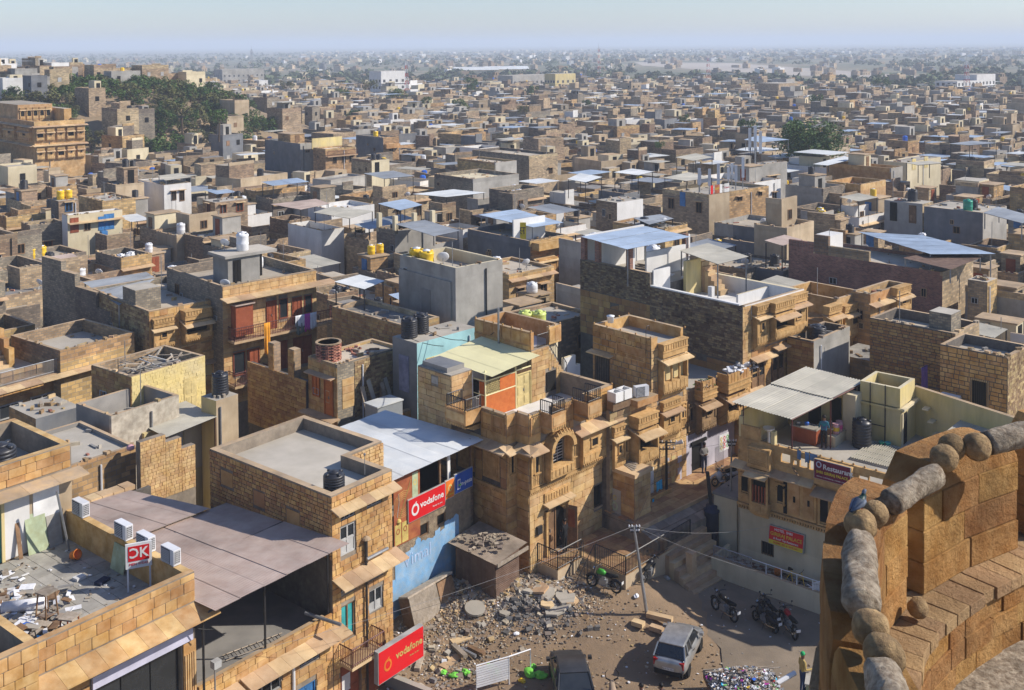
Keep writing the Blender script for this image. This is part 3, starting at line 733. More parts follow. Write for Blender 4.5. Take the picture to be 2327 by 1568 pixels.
# ---- narrow stone house with flat grey roof
h=row('stone_house','narrow sandstone house with grey flat roof, white shuttered window and two sloping stone eaves')
h.foot(-.1,-1.2,5.5,8.2)
ops=[(.45,5.85,1.3,7.05),(.5,7.3,1.25,7.62),(1.95,7.33,2.78,7.66),(.45,4.35,1.25,4.72),(1.95,4.4,2.8,4.78),(1.98,2.85,2.78,3.8),(.45,2.35,1.2,3.8),(.35,GZ,1.5,1.35),(1.75,GZ,2.9,1.35)]
b=MB();b.box(0,.22,GZ,3.35,2.8,7.95,'mortar_dark','cement');b.box(0,2.8,GZ,5.4,8.1,7.95,'mortar_dark','cement');b.build('wall',h.o)
h.panel('front_wall',F0,0,GZ,3.35,8.3,'mortar',ops)
h.stones(F0,0,GZ,3.35,8.45,.36,.23,'ashlar',ops,gap=.026)
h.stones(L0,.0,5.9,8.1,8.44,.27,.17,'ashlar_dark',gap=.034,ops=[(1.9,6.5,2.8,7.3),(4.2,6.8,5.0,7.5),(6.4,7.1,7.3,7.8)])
for q in((1.9,6.5,2.8,7.3),(4.2,6.8,5.0,7.5),(6.4,7.1,7.3,7.8)):h.fbox('stone_panel',L0,q[0]+.03,-.03,q[1]+.03,q[2]-.03,.015,q[3]-.03,'ashlar_dark')
h.stones(('F',2.6),3.45,6.6,5.4,8.44,.3,.18,'ashlar_pale',gap=.03);h.stones(('R',3.35),0,4.5,2.6,8.44,.36,.23,'ashlar',gap=.026)
h.parapet(0,0,3.4,3.0,7.9,8.5,.3,'mortar',sides='FR')
h.box('parapet',0,.3,7.9,.3,8.1,8.5,'mortar',top='coping');h.box('parapet',.3,7.8,7.9,5.4,8.1,8.497,'mortar',top='coping');h.box('parapet',5.1,2.9,7.9,5.4,7.8,8.494,'mortar',top='coping');h.box('parapet',3.1,2.7,7.0,5.4,2.9,8.491,'mortar',top='coping')
h.eave(F0,-.02,3.5,7.99,.5,.35,.5);h.eave(F0,-.02,3.6,5.12,.78,.3,.55)
h.window(F0,*ops[0],frame='paint_grey',mull=1,leaf=.55,fw=.07,trans=1);
for q in ops[1:5]:h.window(F0,*q,frame='paint_grey',mull=2,fw=.04)
h.window(F0,*ops[5],frame='paint_grey',leaf=.4,fw=.06);h.window(F0,*ops[6],frame='wood_brown',pane='paint_teal',fw=.06)
h.door(F0,.35,GZ,1.5,1.35,'wood_red','wood_brown');h.door(F0,1.75,GZ,2.9,1.35,'wood_red','wood_brown')
h.fbox('notice',F0,.5,-.06,.2,.95,-.05,.9,'sign_white')
b=MB();b.box(*h.fb(F0,.3,0,1.5,2.1,.8,1.62),'slab_stone');bal=b.build('balcony_floor',h.o)
h.railing([(.32,0),(.32,-.77),(2.08,-.77),(2.08,0)],1.62,.75,'iron_maroon',.09,'balcony_rail')
b=MB();b.tube([(1.75,-.12,5.15),(1.75,-.12,6.15)],.07,'iron_black',8);b.lathe([(.2,0),(.16,.06),(.02,.14)],'coping',10,(1.75,-.12,6.15));b.tube([(1.7,-.2,5.35),(2.9,-.2,5.35)],.07,'steel',8);b.tube([(1.75,-.12,5.1),(1.75,-.12,GZ+.1)],.05,'iron_black',8);b.build('drain_pipe',h.o)
b=MB();b.tube([(2.3,.5,8.5),(2.3,.5,9.3)],.015,'steel');b.lathe([(.01,0),(.05,.03),(.05,.09),(.01,.12)],'steel',8,(2.3,.5,9.3));b.build('lightning_rod',h.o)
h.finish()
w=h.wor(1.0,.95);tank((w[0],w[1],7.95),'black ribbed water tank at the corner of the grey flat roof above the red banners',sc=.95)
# ---- hoarding box on the shop front and banners on the annex
def sign_on(h,name,label,face,a0,z0,a1,z1,d,mat,back=.12,group=None,edge='paint_grey',cat='sign'):
 t=thing(name,label,cat,(h.N[0],h.N[1],0),h.a,group)
 f_=MB();f_.box(*h.fb(face,a0-.03,d-back,z0-.03,a1+.03,d-.005,z1+.03),edge);f_.build('sign_box',t)
 p=MB();p.box(*h.fb(face,a0,d-.005,z0,a1,d+.01,z1),mat);p.build('sign_face',t)
 return t
def letters(h,t,txt,face,a,z,size,mat,d,align='CENTER',bold=0.0,tilt=0.0,squeeze=1.0):
 p=h.pt(face,a,d,z);rot=(R(90),-tilt,0)if face[0]=='F' else LR
 return obj('lettering',text_mesh(txt,size,mat,align,.004,bold),t,p,rot,(squeeze,1,1))
def ring_logo(h,t,face,a,z,r,mat,d,tail=True):
 b=MB();n=20
 for k in range(n):
  w0,w1=2*math.pi*k/n,2*math.pi*(k+1)/n
  pts=[h.pt(face,a+rr*math.cos(w),d,z+rr*1.15*math.sin(w))for rr,w in((r*.62,w0),(r,w0),(r,w1),(r*.62,w1))]
  b.face(pts,mat)
 if tail:b.face([h.pt(face,a-r*.1,d,z+r*.45),h.pt(face,a+r*.1,d,z+r*.95),h.pt(face,a+r*.5,d,z+r*1.45),h.pt(face,a+r*.1,d,z+r*1.35)],mat)
 o=b.build('logo',t);m_=o.modifiers.new('s','SOLIDIFY');m_.thickness=.006
t=sign_on(h,'sign_box','red lightbox sign with white ring logo on the shop front below the balcony',F0,1.55,.45,4.15,1.75,1.0,'sign_red',.25)
ring_logo(h,t,F0,2.05,1.05,.22,'sign_orange',1.018);letters(h,t,'vodafone',F0,3.3,1.2,.42,'poster_yellow',1.016,bold=.008);letters(h,t,'Power to you',F0,3.6,.85,.1,'poster_yellow',1.016)
b=MB()
for a_ in(1.9,3.8):b.box(*h.fb(F0,a_-.03,.7 if a_>3.4 else 0,1.2,a_+.03,.78,1.26),'steel');b.box(*h.fb(F0,a_-.03,0,1.2,a_+.03,.78,1.26),'steel')
b.build('bracket',t)
h=row('roofed_annex','annex with peeling blue wall, mural boards and pale tin roof over an open floor')
TA=2.4;AF=('F',TA)
def aq(x0,y0,x1,y1):p_,q_=h.f(*K3(x0,y0),TA),h.f(*K3(x1,y1),TA);return(min(p_[0],q_[0]),min(p_[1],q_[1]),max(p_[0],q_[0]),max(p_[1],q_[1]))
SE=h.f(*K3(515,400),TA)[0];ZT=h.f(*K3(515,345),TA)[1];ZR=h.f(*K3(300,195),TA-.4)[1]
h.foot(3.4,1.9,SE+.4,8.6)
mk('annex_wall',(.34,.265,.175),(.23,.175,.12),3.5,.95,var=0,dirt=.4,bump=.5,bscale=7)
w1,w2=aq(195,590,250,640),aq(300,530,352,570)
w1=(w1[0],w1[3]-.6,w1[2],w1[3]);w2=(w2[0],w2[3]-.55,w2[2],w2[3])
h.panel('front_wall',AF,3.36,GZ,SE,ZT,'annex_wall',[w1,w2],.25)
for q in(w1,w2):h.window(AF,*q,frame='wood_brown',mull=0,pane='dark')
b=MB();b.box(3.36,TA+.3,GZ,SE-.02,8.3,ZT-.5,'mortar_dark');b.build('wall',h.o)
h.panel('end_wall',('R',SE),TA,GZ,8.3,ZT,'rub_brown',(),.2)
mk('paint_faded',(.42,.52,.66),(.30,.42,.62),5,.9,var=0)
rr=random.Random(5);SB=h.f(*K3(425,600),TA)[0];nb=15
for k in range(nb*3):
 w_=(SB-5.2)/nb;a_=5.2+(k%nb)*w_;lev=k//nb;zt_=h.f(*K3(35,800),TA)[1]+.12*(a_-5.2);zs=[-.3,.8,1.9,zt_]
 z0_,z1_=zs[lev]+rr.uniform(-.06,.02),zs[lev+1]+(rr.uniform(-.02,.06)if lev<2 else rr.uniform(-.35,.2));
 if rr.random()<.06:continue
 pts=[(a_,z0_),(a_+w_*.5,z0_-rr.uniform(-.02,.05)),(a_+w_+.02,z0_),(a_+w_+rr.uniform(0,.05),(z0_+z1_)/2),(a_+w_+.02,z1_+rr.uniform(-.06,.1)),(a_+w_*.5,z1_+rr.uniform(-.05,.1)),(a_,z1_),(a_-rr.uniform(0,.04),(z0_+z1_)/2)]
 b=MB();b.face([h.pt(AF,x,.004+.0005*k,z)for x,z in pts],'paint_blue');b.build('paint_patch',h.o)
letters(h,h.o,'Vimal',AF,7.3,2.55,.85,'paint_faded',.032)
b=MB()
for s_,t_ in((5.5,TA+.1),(7.2,TA+.1),(9.0,TA+.1),(SE-.1,TA+.1),(SE-.1,5),(SE-.1,8.0),(5.7,8.0)):b.box(s_-.05,t_-.05,ZT-.5,s_+.05,t_+.05,ZR,'wood_brown')
b.build('roof_posts',h.o,kind='stuff');h.box('inner_partition',5.6,TA+2.2,ZT-.5,SE-.2,TA+2.3,ZR-.05,'dark');q=aq(380,170,392,280);h.box('white_board',q[0],TA+.2,ZT,q[0]+.2,TA+.26,ZR-.05,'plaster_white')
h.fbox('floor_slab',AF,3.4,-5.8,ZT-.5,SE-.2,-.3,ZT-.45,'cement_dark')
corrugated(h.o,[(5.0,TA-.5,ZR),(SE+.35,TA-.5,ZR-.02),(SE-.2,8.4,ZR+.2),(5.45,8.4,ZR+.22)],'tin_white',1.0,.09,.008)
def flat(h,name,label,face,a0,z0,a1,z1,d,mat,cat='poster',group=None):
 t=thing(name,label,cat,(h.N[0],h.N[1],0),h.a,group);b=MB();b.box(*h.fb(face,a0,d-.01,z0,a1,d,z1),mat);b.build('sheet',t);return t
m0=aq(35,330,195,640);u=m0[2]-m0[0];v_=ZR-.05-m0[1];A_=lambda f_:m0[0]+u*f_;Z_=lambda f_:m0[1]+v_*f_
t=flat(h,'mural_board','rust coloured mural board with a stringed instrument beside the stone house',AF,A_(0),Z_(0),A_(1),Z_(1),.06,'poster_rust')
b=MB()
for k in range(5):r_=.25+.09*k;b.tube([h.pt(AF,A_(.35)+r_*math.cos(w),.066,Z_(.55)+r_*math.sin(w))for w in[i*.5 for i in range(2,14)]],.008,'poster_yellow',4)
b.tube([h.pt(AF,A_(.2),.07,Z_(.35)),h.pt(AF,A_(.65),.07,Z_(.85))],.02,'poster_yellow',4);b.lathe([(.02,0),(.12,.02),(.15,.12),(.1,.22),(.02,.26)],'poster_yellow',10,h.pt(AF,A_(.18),.02,Z_(.3)));b.tube([h.pt(AF,A_(.12),.07,Z_(.4)),h.pt(AF,A_(.2),.07,Z_(.6)),h.pt(AF,A_(.17),.07,Z_(.72))],.014,'cloth_white',4);b.build('painted_figure',t)
for e in(.03,.3):
 h.fbox('painted_panel',AF,A_(e),.06,Z_(.02),A_(e+.23),.07,Z_(.3),'poster_yellow',t);ring_logo(h,t,AF,A_(e+.115),Z_(.2),.12,'poster_rust',.074,False)
h.fbox('painted_panel',AF,A_(.7),.06,Z_(.52),A_(.92),.07,Z_(.92),'poster_green',t);ring_logo(h,t,AF,A_(.81),Z_(.78),.12,'poster_yellow',.074,False)
q=aq(118,460,335,430);q=(q[0],h.f(*K3(125,578),TA)[1],q[2],h.f(*K3(335,320),TA)[1]);zc=(q[1]+q[3])/2
t=sign_on(h,'shop_banner','long red banner with white ring logo and white lettering on the annex wall',AF,q[0],q[1]+.1,q[2],q[3]-.1,.14,'sign_red',.08);ln=q[2]-q[0]
ring_logo(h,t,AF,q[0]+ln*.17,zc-.03,.25,'sign_white',.158);letters(h,t,'vodafone',AF,q[0]+ln*.63,zc+.06,ln*.175,'sign_white',.156,bold=.008);letters(h,t,'Power to you',AF,q[0]+ln*.78,zc-.3,.12,'sign_white',.156)
o_=h.f(*K3(338,420),TA)[0],h.f(*K3(390,385),TA)[0]
t=sign_on(h,'shop_banner','small orange banner between the long red and the blue one',AF,o_[0]+.02,zc-.3,o_[1]-.03,q[3]-.05,.14,'sign_orange',.08);oc=(o_[0]+o_[1])/2
ring_logo(h,t,AF,oc,zc+.18,.15,'poster_yellow',.158);letters(h,t,'vodafone',AF,oc,zc-.12,.13,'sign_yellow',.156)
e_=h.f(*K3(395,340),TA)[0],h.f(*K3(497,260),TA)[0]
t=sign_on(h,'shop_banner','blue banner with phone symbol at the end of the annex wall',AF,e_[0],zc-.25,e_[1],q[3]+.05,.14,'sign_blue',.08)
letters(h,t,'m-pesa',AF,e_[0]+(e_[1]-e_[0])*.62,zc+.12,.3,'sign_white',.156,bold=.004)
b=MB();x_=e_[0]+.16;b.box(*h.fb(AF,x_,.15,zc-.1,x_+.2,.162,zc+.4),'sign_white');b.box(*h.fb(AF,x_+.03,.162,zc-.05,x_+.17,.168,zc+.34),'sign_blue');b.box(*h.fb(AF,x_+.07,.168,zc+.06,x_+.25,.174,zc+.15),'sign_green');b.build('phone_symbol',t)
# ---- open hall under the maroon tin roof
h=row('tin_roof_hall','open fronted hall under a wide dusty maroon corrugated roof, stone shop front below')
h.foot(-6.6,-1.2,0,13)
ops=[(-3.9,2.0,-2.6,2.45),(-1.7,2.3,-.7,2.7),(-5.6,GZ,-4.6,1.6),(-1.9,GZ,-.9,1.5)]
h.panel('front_wall',F0,-6.3,GZ,0,3.45,'mortar',ops);h.stones(F0,-6.25,GZ,-.03,3.78,.45,.26,'ashlar',ops)
for q in ops[:2]:h.window(F0,*q,frame='paint_grey',mull=2,fw=.04,pane='dark')
for q in ops[2:]:h.door(F0,*q,'paint_bluedoor' if q[0]>-3 else 'wood_red')
b=MB();b.box(-6.3,.22,GZ,0,12.2,3.35,'mortar_dark','cement_dark');b.box(-6.28,11.9,3.35,-.6,12.1,6.0,'mortar_dark');b.build('floor_block',h.o)
h.box('low_parapet',-6.3,0.02,3.4,-.3,.3,3.72,'mortar',top='coping')
h.eave(F0,-4.5,.4,3.25,.75,.25,.62);h.eave(F0,-6.3,-4.6,3.2,.55,.25,.6)
b=MB();b.tube([(-.9,.6,3.95),(-.35,-.9,3.75)],.07,'steel',8);b.build('waste_pipe',h.o)
b=MB();b.tube([(-2.05,-.07,2.9),(-2.05,-.07,GZ)],.06,'plastic_white',8);b.build('drain_pipe',h.o)
b=MB()
for s_,t_ in((-6.15,-.2),(-3.2,.15),(-.12,.12),(-3.2,6),(-6.15,6)):b.tube([(s_,t_,3.3),(s_,t_,6.85-.06*t_)],.045,'iron_black')
b.tube([(-6.4,-.9,6.86),(0,-.9,6.86)],.04,'iron_black');b.tube([(-6.4,3,6.62),(-.05,3,6.62)],.04,'iron_black');b.build('roof_frame',h.o)
corrugated(h.o,[(-6.35,-1.25,6.98),(-.03,-1.1,6.9),(-.03,6.9,6.36),(-6.28,6.9,6.5)],'tin_maroon',1.0,.085,.009,along=2)
corrugated(h.o,[(-6.28,6.7,6.58),(-1.0,6.7,6.5),(-1.6,12.0,6.12),(-6.28,12.3,6.25)],'tin_maroon',1.0,.085,.009,along=2)
for k in range(9):bx('ridge_stone',h.o,-6.2+k*.55,12.1,6.05,-5.68+k*.55,12.75,6.22+rnd.uniform(0,.04),'slab_stone')
h.finish(limit=200)
b=MB()
for e in(0,.38):b.tube([(-4.3+e*.3,1.1+e,3.42),(-1.9+e*.3,.55+e,3.42)],.025,'wood_old',5)
for k in range(8):f_=(k+.5)/8;b.tube([(-4.3+2.4*f_,1.1-.55*f_,3.44),(-4.19+2.4*f_,1.48-.55*f_,3.44)],.018,'wood_old',4)
tag(b.build('ladder',loc=(h.N[0],h.N[1],0),rot=(0,0,h.a)),'wooden ladder lying on the floor of the open hall','ladder')
t=thing('arched_sign','white arched sign with red lettering on the stone wall under the hall','sign',(h.N[0],h.N[1],0),h.a)
b=MB();n=14;pts=[h.pt(F0,-2.95+.95*math.cos(math.pi*k/n),.12,1.0+.95*math.sin(math.pi*k/n))for k in range(n+1)]
b.face(pts,'sign_white');o=b.build('sign_face',t);m_=o.modifiers.new('s','SOLIDIFY');m_.thickness=.06;m_.offset=-1
for k,ch in enumerate(['प','र','मि','ल','भा','टी']):
 w=math.pi*(.84-k*.136);obj('lettering',text_mesh(ch,.32,'sign_red','CENTER',.004),t,h.pt(F0,-2.95+.74*math.cos(w),.135,1.0+.74*math.sin(w)),(R(90),-(w-math.pi/2),0))
b=MB();b.tube([h.pt(F0,-2.95+.55*math.cos(math.pi*k/n),.13,1.0+.55*math.sin(math.pi*k/n))for k in range(n+1)],.025,'sign_blue',4);b.build('sign_line',t)
t=sign_on(h,'sign_box','white and black shop sign with a pink disc below the hall',F0,-6.1,1.9,-4.7,2.6,.9,'sign_white',.15)
b=MB();b.lathe([(.02,0),(.26,0),(.26,.012),(.02,.012)],'pink',16);b.build('disc',t,loc=h.pt(F0,-4.98,.912,2.25),rot=FR);letters(h,t,'any',F0,-5.6,2.25,.4,'sign_maroon',.916)
b=MB();b.box(*h.fb(F0,-6.0,0,2.2,-5.9,.8,2.28),'steel');b.box(*h.fb(F0,-4.9,0,2.2,-4.8,.8,2.28),'steel');b.build('bracket',t)
b=MB();b.tube([(-5.9,-.5,3.1),(-5.9,-.5,4.6)],.03,'steel');b.box(-6.05,-.7,4.55,-5.75,-.45,4.8,'paint_grey');b.tube([(-5.9,0,3.2),(-5.9,-.5,3.15)],.025,'steel')
tag(b.build('security_camera',loc=(h.N[0],h.N[1],0),rot=(0,0,h.a)),'grey camera on a bent pole in front of the open hall','camera')
# ---- shop with tiled terrace
h=row('terrace_shop','golden stone shop with a littered tiled terrace behind a block parapet')
h.foot(-17,-1,-6.3,14)
h.panel('front_wall',F0,-12.2,GZ,-6.33,6.75,'mortar',[(-10.25,GZ,-6.9,5.7)],.25)
b=MB();b.box(-12.2,.26,GZ,-6.33,8.3,6.83,'mortar_dark','mortar');b.build('wall',h.o)
h.stones(F0,-12.2,6.95,-6.33,7.95,.62,.36,'ashlar',proud=.02);h.stones(F0,-12.2,GZ,-10.3,6.6,.6,.38,'ashlar')
h.box('parapet',-12.2,.0,6.75,-6.33,.25,8.0,'mortar',top='ashlar_pale')
h.box('parapet',-6.62,.25,6.75,-6.33,8.3,7.98,'ashlar',top='ashlar_pale')
h.eave(F0,-12.2,-5.85,6.9,.85,.32,.7,'ashlar_pale')
for k in range(9):
 for j in range(11):
  bx('floor_tile',h.o,-12.0+k*.6,.3+j*.72,6.83,-11.42+k*.6,.3+j*.72+.7,6.85+rnd.uniform(0,.004),'tile_light')
h.fbox('fascia_board',F0,-10.25,.02,5.66,-6.5,.12,6.08,'sign_lilac')
b=MB();b.box(*h.fb(F0,-6.85,0,GZ,-6.35,.06,5.6),'ashlar')
for k in range(5):b.box(*h.fb(F0,-6.81+k*.09,.06,1.2,-6.76+k*.09,.1,5.2),'ashlar_pale')
b.build('pilaster',h.o)
b=MB();b.box(-10.25,1.6,GZ,-6.9,1.7,5.6,'dark');b.box(-10.25,.25,2.0,-6.9,1.6,2.05,'dark');b.build('shop_interior',h.o)
for k in range(3):h.fbox('shop_glass',F0,-10.2+k*1.1,-.2,2.1,-9.15+k*1.1,-.17,5.6,'glass')
# rear room with teal door and higher parapet
ops=[(-9.95,6.85,-9.2,8.9)]
b=MB();b.box(-17,8.55,6.0,-6.4,13,9.6,'mortar_dark','cement');b.build('rear_room',h.o)
h.panel('rear_wall',('F',8.3),-17,6.85,-6.35,9.45,'plaster_tan',ops,.25);h.door(('F',8.3),*ops[0],'paint_teal',leaves=1)
h.fbox('white_board',('F',8.3),-9.1,0,6.9,-8.1,.03,9.2,'plaster_white');h.fbox('white_board',('F',8.3),-7.95,0,7.0,-6.9,.03,9.2,'sign_white');h.fbox('yellow_post',('F',8.3),-9.2,.0,6.86,-9.08,.06,9.3,'plaster_yellow')
h.eave(('F',8.3),-17,-6.0,9.6,.75,.15,1.2,'coping')
h.parapet(-17,8.3,-6.35,13,9.6,10.6,.28,'mortar','ashlar_pale');h.stones(('F',8.3),-13,9.68,-6.4,10.56,.62,.34,'ashlar')
# neighbour's corner at the left
h.box('side_bay',-16.5,-.5,GZ,-12.25,3.0,7.4,'mortar',top='cement');h.parapet(-16.5,-.5,-12.2,3.0,7.4,8.3,.3,'mortar','ashlar_pale')
h.stones(('F',-.5),-14.5,4.0,-12.22,8.26,.6,.38,'ashlar');h.stones(('R',-12.2),-.45,6.2,2.9,8.26,.6,.36,'ashlar')
h.finish(limit=260)
for k,(t_,txt)in enumerate(((7.4,'farthest along the parapet, beside the drain pole'),(4.3,'second along from the drain pole'),(2.8,'third along, just behind the DK board'),(1.2,'at the street corner of the parapet'))):
 w=h.wor(-6.48,t_);ac_unit((w[0],w[1],7.98),h.a+R(-90),'white air conditioner box on the terrace wall, '+txt)
w=h.wor(-8.6,9.6);tank((w[0],w[1],9.6),'large black ribbed tank inside the high ochre parapet behind the littered terrace',sc=1.35,hs=.95)
def at(o,h,s_,t_,z,rz=0):w=h.wor(s_,t_);o.location=(w[0],w[1],z);o.rotation_euler=(o.rotation_euler[0],o.rotation_euler[1],h.a+rz);return o
# freestanding board
t=at(thing('board_sign','white board with red square and letters on two legs on the terrace','sign'),h,-7.05,2.35,6.85,R(-28))
b=MB()
for x in(-.38,.38):b.box(x-.03,-.03,0,x+.03,.03,1.5,'plastic_white')
b.build('legs',t);b=MB();b.box(-.45,-.05,.85,.45,.03,1.75,'sign_white');b.build('board',t);b=MB();b.box(-.36,-.062,1.12,.36,-.052,1.66,'sign_red');b.build('red_field',t)
for q in range(2):obj('lettering',text_mesh('C' if q==0 else 'K',.5,'sign_white','CENTER',.004,.01),t,(-.16+.33*q,-.066,1.39),FR,(-.95 if q==0 else .95,1,1))
obj('lettering',text_mesh('MEN WEAR',.13,'sign_red','CENTER',.004),t,(0,-.058,1.0),FR)
def stool(label,s_,t_,rz,H=.8,mat='wood_brown'):
 t=at(thing('stool',label,'stool'),h,s_,t_,6.85,rz)
 b=MB();b.box(-.26,-.26,H-.05,.26,.26,H,'wood_old');b.build('seat',t)
 for x in(-1,1):
  for y in(-1,1):b=MB();b.tube([(x*.26,y*.26,0),(x*.19,y*.19,H-.05)],.03,mat,5);b.build('leg',t)
 b=MB()
 for p,q in(((-1,-1),(1,-1)),((1,-1),(1,1)),((1,1),(-1,1)),((-1,1),(-1,-1))):b.tube([(p[0]*.24,p[1]*.24,.25),(q[0]*.24,q[1]*.24,.25)],.018,mat,4)
 b.build('stretcher',t)
stool('tall wooden stool with grey top standing in the rubbish on the terrace',-10.15,3.0,.2,1.05);stool('low brown wooden stool close to the block parapet',-10.3,1.2,.5,.85,'wood_red')
b=MB();b.lathe([(.19,0),(.19,1.5),(.15,1.5),(.15,0)],'cloth_white',16);o=tag(b.build('paper_roll',None,True),'big white roll lying among the rubbish on the terrace','roll');at(o,h,-10.9,4.6,7.08);o.rotation_euler=(R(84),0,h.a+R(40))
b=MB();b.lathe([(.14,0),(.19,.3),(.2,.32),(.17,.31),(.12,.03)],'plastic_orange',14);o=tag(b.build('bucket',None,True),'orange bucket tipped on the terrace tiles beside the drain pole','bucket');at(o,h,-7.35,6.5,6.98);o.rotation_euler=(R(70),.3,1)
b=MB();b.tube([(0,0,0),(-.5,-.1,2.55)],.045,'steel',6);o=tag(b.build('drain_pole',None),'thin grey pipe leaning from the tiles to the roof edge','pole');at(o,h,-7.1,7.2,6.86)
for k,(s_,t_,w_,hh,m_,lab)in enumerate(((-7.9,8.0,.8,1.5,'poster_green','tall greenish glass pane leaning on the rear wall'),(-7.2,8.0,.55,1.2,'tile_light','short grey pane leaning on the rear wall'),(-8.6,8.0,.16,1.7,'wood_brown','reddish plank leaning on the rear wall'),(-6.85,4.2,.9,.95,'poster_green','dull green sheet leaning inside the parapet below the air conditioners'))):
 b=MB();b.box(-w_/2,-.012,0,w_/2,.012,hh,m_);o=tag(b.build('leaning_sheet',None),lab,'sheet');at(o,h,s_,t_,6.86,R(-90)if k==3 else 0);o.rotation_euler=(R(-12),0,o.rotation_euler[2])
for k,(s_,t_,w_,d_,m_,rz,lab)in enumerate(((-7.6,3.9,.5,.3,'cloth_navy',.3,'dark blue folded cloth on the terrace tiles'),(-8.0,4.8,.38,.3,'sign_white',.1,'small white box on the terrace tiles'),(-9.2,1.5,.4,.4,'plastic_green',0,'round green lid by the block parapet'),(-11.2,6.6,.14,1.0,'sign_white',.5,'white plank lying on rubbish near the teal door'))):
 b=MB()
 if k==2:b.lathe([(.3,0),(.3,.03),(.02,.05)],m_,14)
 else:b.box(-w_/2,-d_/2,0,w_/2,d_/2,.1,m_)
 o=tag(b.build(('folded_cloth','carton','round_lid','white_plank')[k],None),lab,('cloth','box','lid','plank')[k]);at(o,h,s_,t_,6.86,rz)
b=MB();rr=random.Random(3)
for k in range(340):
 s_=rr.gauss(-10.7,.8);t_=rr.gauss(4.2,1.5);
 if not(-12<s_<-7 and .4<t_<7.8):continue
 w_=rr.uniform(.05,.3);m4=Matrix.Translation((s_,t_,6.87+rr.uniform(0,.18)))@Matrix.Rotation(rr.uniform(0,6),4,'Z')@Matrix.Rotation(rr.uniform(-.3,.3),4,'X')
 b.box(-w_,-w_*rr.uniform(.2,.7),0,w_,w_*rr.uniform(.2,.7),rr.uniform(.01,.05),rr.choice(['cloth_white','cloth_white','plaster_white','wood_old','debris','cement','cloth_grey','wood_brown','cloth_grey',rr.choice(['plastic_blue','cloth_aqua','cement','wood_old'])]),M4=m4)
for k in range(160):
 s_=rr.uniform(-11.8,-6.9);t_=rr.uniform(.4,7.9);w_=rr.uniform(.02,.09);m4=Matrix.Translation((s_,t_,6.86))@Matrix.Rotation(rr.uniform(0,6),4,'Z')
 b.box(-w_,-w_*.6,0,w_,w_*.6,.02,rr.choice(['debris','cloth_white','wood_old','tile_light']),M4=m4)
o=b.build('rubbish',None,loc=(h.N[0],h.N[1],0),rot=(0,0,h.a),kind='stuff');o['label']='paper, plank and cloth rubbish strewn over the terrace';o['category']='rubbish'
# ---------------------------------------------------------------- the carved stone mansion with cream canopy
NH=P(1150,943,8.4)
h=House('carved_mansion','golden carved stone mansion with cream tin canopy, arched oriel and black terrace railings','house',NH,46)
HV=h
h.foot(-1.2,-2,9,7.2);h.foot(1,-5.2,10,0)
b=MB();b.prism([(.25,.25),(.7,.25),(.7,-.6),(7.0,-.6),(7.0,6),(.25,6)],GZ,7.2,'mortar','plaster_white');b.build('wall',h.o)
FA,FB_=('F',-.85),('L',0.0)
ops=[(1.95,1.05,3.45,3.3),(5.6,2.2,6.3,3.35),(2.05,4.95,3.3,6.6)]
h.panel('front_wall',FA,.7,GZ,7.2,7.3,'mortar',ops);h.panel('side_wall',FB_,0,GZ,6,7.3,'mortar_dark');h.box('corner_pier',.0,.0,GZ,.7,.25,7.3,'mortar');h.box('corner_pier',.7,-.63,GZ,.92,.2,7.3,'mortar')
h.stones(FA,.7,GZ,7.2,4.55,.75,.36,'ashlar_pale',ops);h.stones(FA,.7,4.7,7.2,6.7,.75,.36,'ashlar',ops+[(4.4,4.6,6.3,6.7)])
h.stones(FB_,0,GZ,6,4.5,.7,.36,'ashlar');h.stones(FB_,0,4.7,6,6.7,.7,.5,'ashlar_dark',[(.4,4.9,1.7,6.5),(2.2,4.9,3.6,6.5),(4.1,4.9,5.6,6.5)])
for a_ in(.4,2.2,4.1):
 w_=1.3 if a_<4 else 1.5
 b=MB();b.box(*h.fb(FB_,a_+.05,-.02,4.95,a_+w_-.05,.02,6.45),'carved');b.box(*h.fb(FB_,a_+.2,.02,5.15,a_+w_-.2,.05,6.25),'carved');b.box(*h.fb(FB_,a_+.32,.05,5.3,a_+w_-.32,.07,6.1),'carved');b.build('carved_panel',h.o)
h.stones(F0,0,GZ,.7,6.7,.7,.36,'ashlar');h.stones(('L',.7),-.85,GZ,0,6.7,.8,.36,'ashlar')
b=MB();b.lathe([(.02,0),(.32,0),(.34,.04),(.22,.05),(.2,.03),(.1,.05),(.02,.06)],'carved',20);b.build('rosette',h.o,rot=(0,R(-90),0),loc=(-.05,1.9,3.1))
for fc,a0,a1 in((FA,.68,7.2),(FB_,0,6)):
 b=MB();b.box(*h.fb(fc,a0,0,4.56,a1,.12,4.7),'carved')
 for k in range(int((a1-a0)/.13)):b.box(*h.fb(fc,a0+k*.13,.02,4.44,a0+k*.13+.07,.09,4.557),'carved')
 b.build('cornice',h.o)
 b=MB();b.box(*h.fb(fc,a0,0,6.72,a1,.1,6.86),'carved');b.build('cornice',h.o)
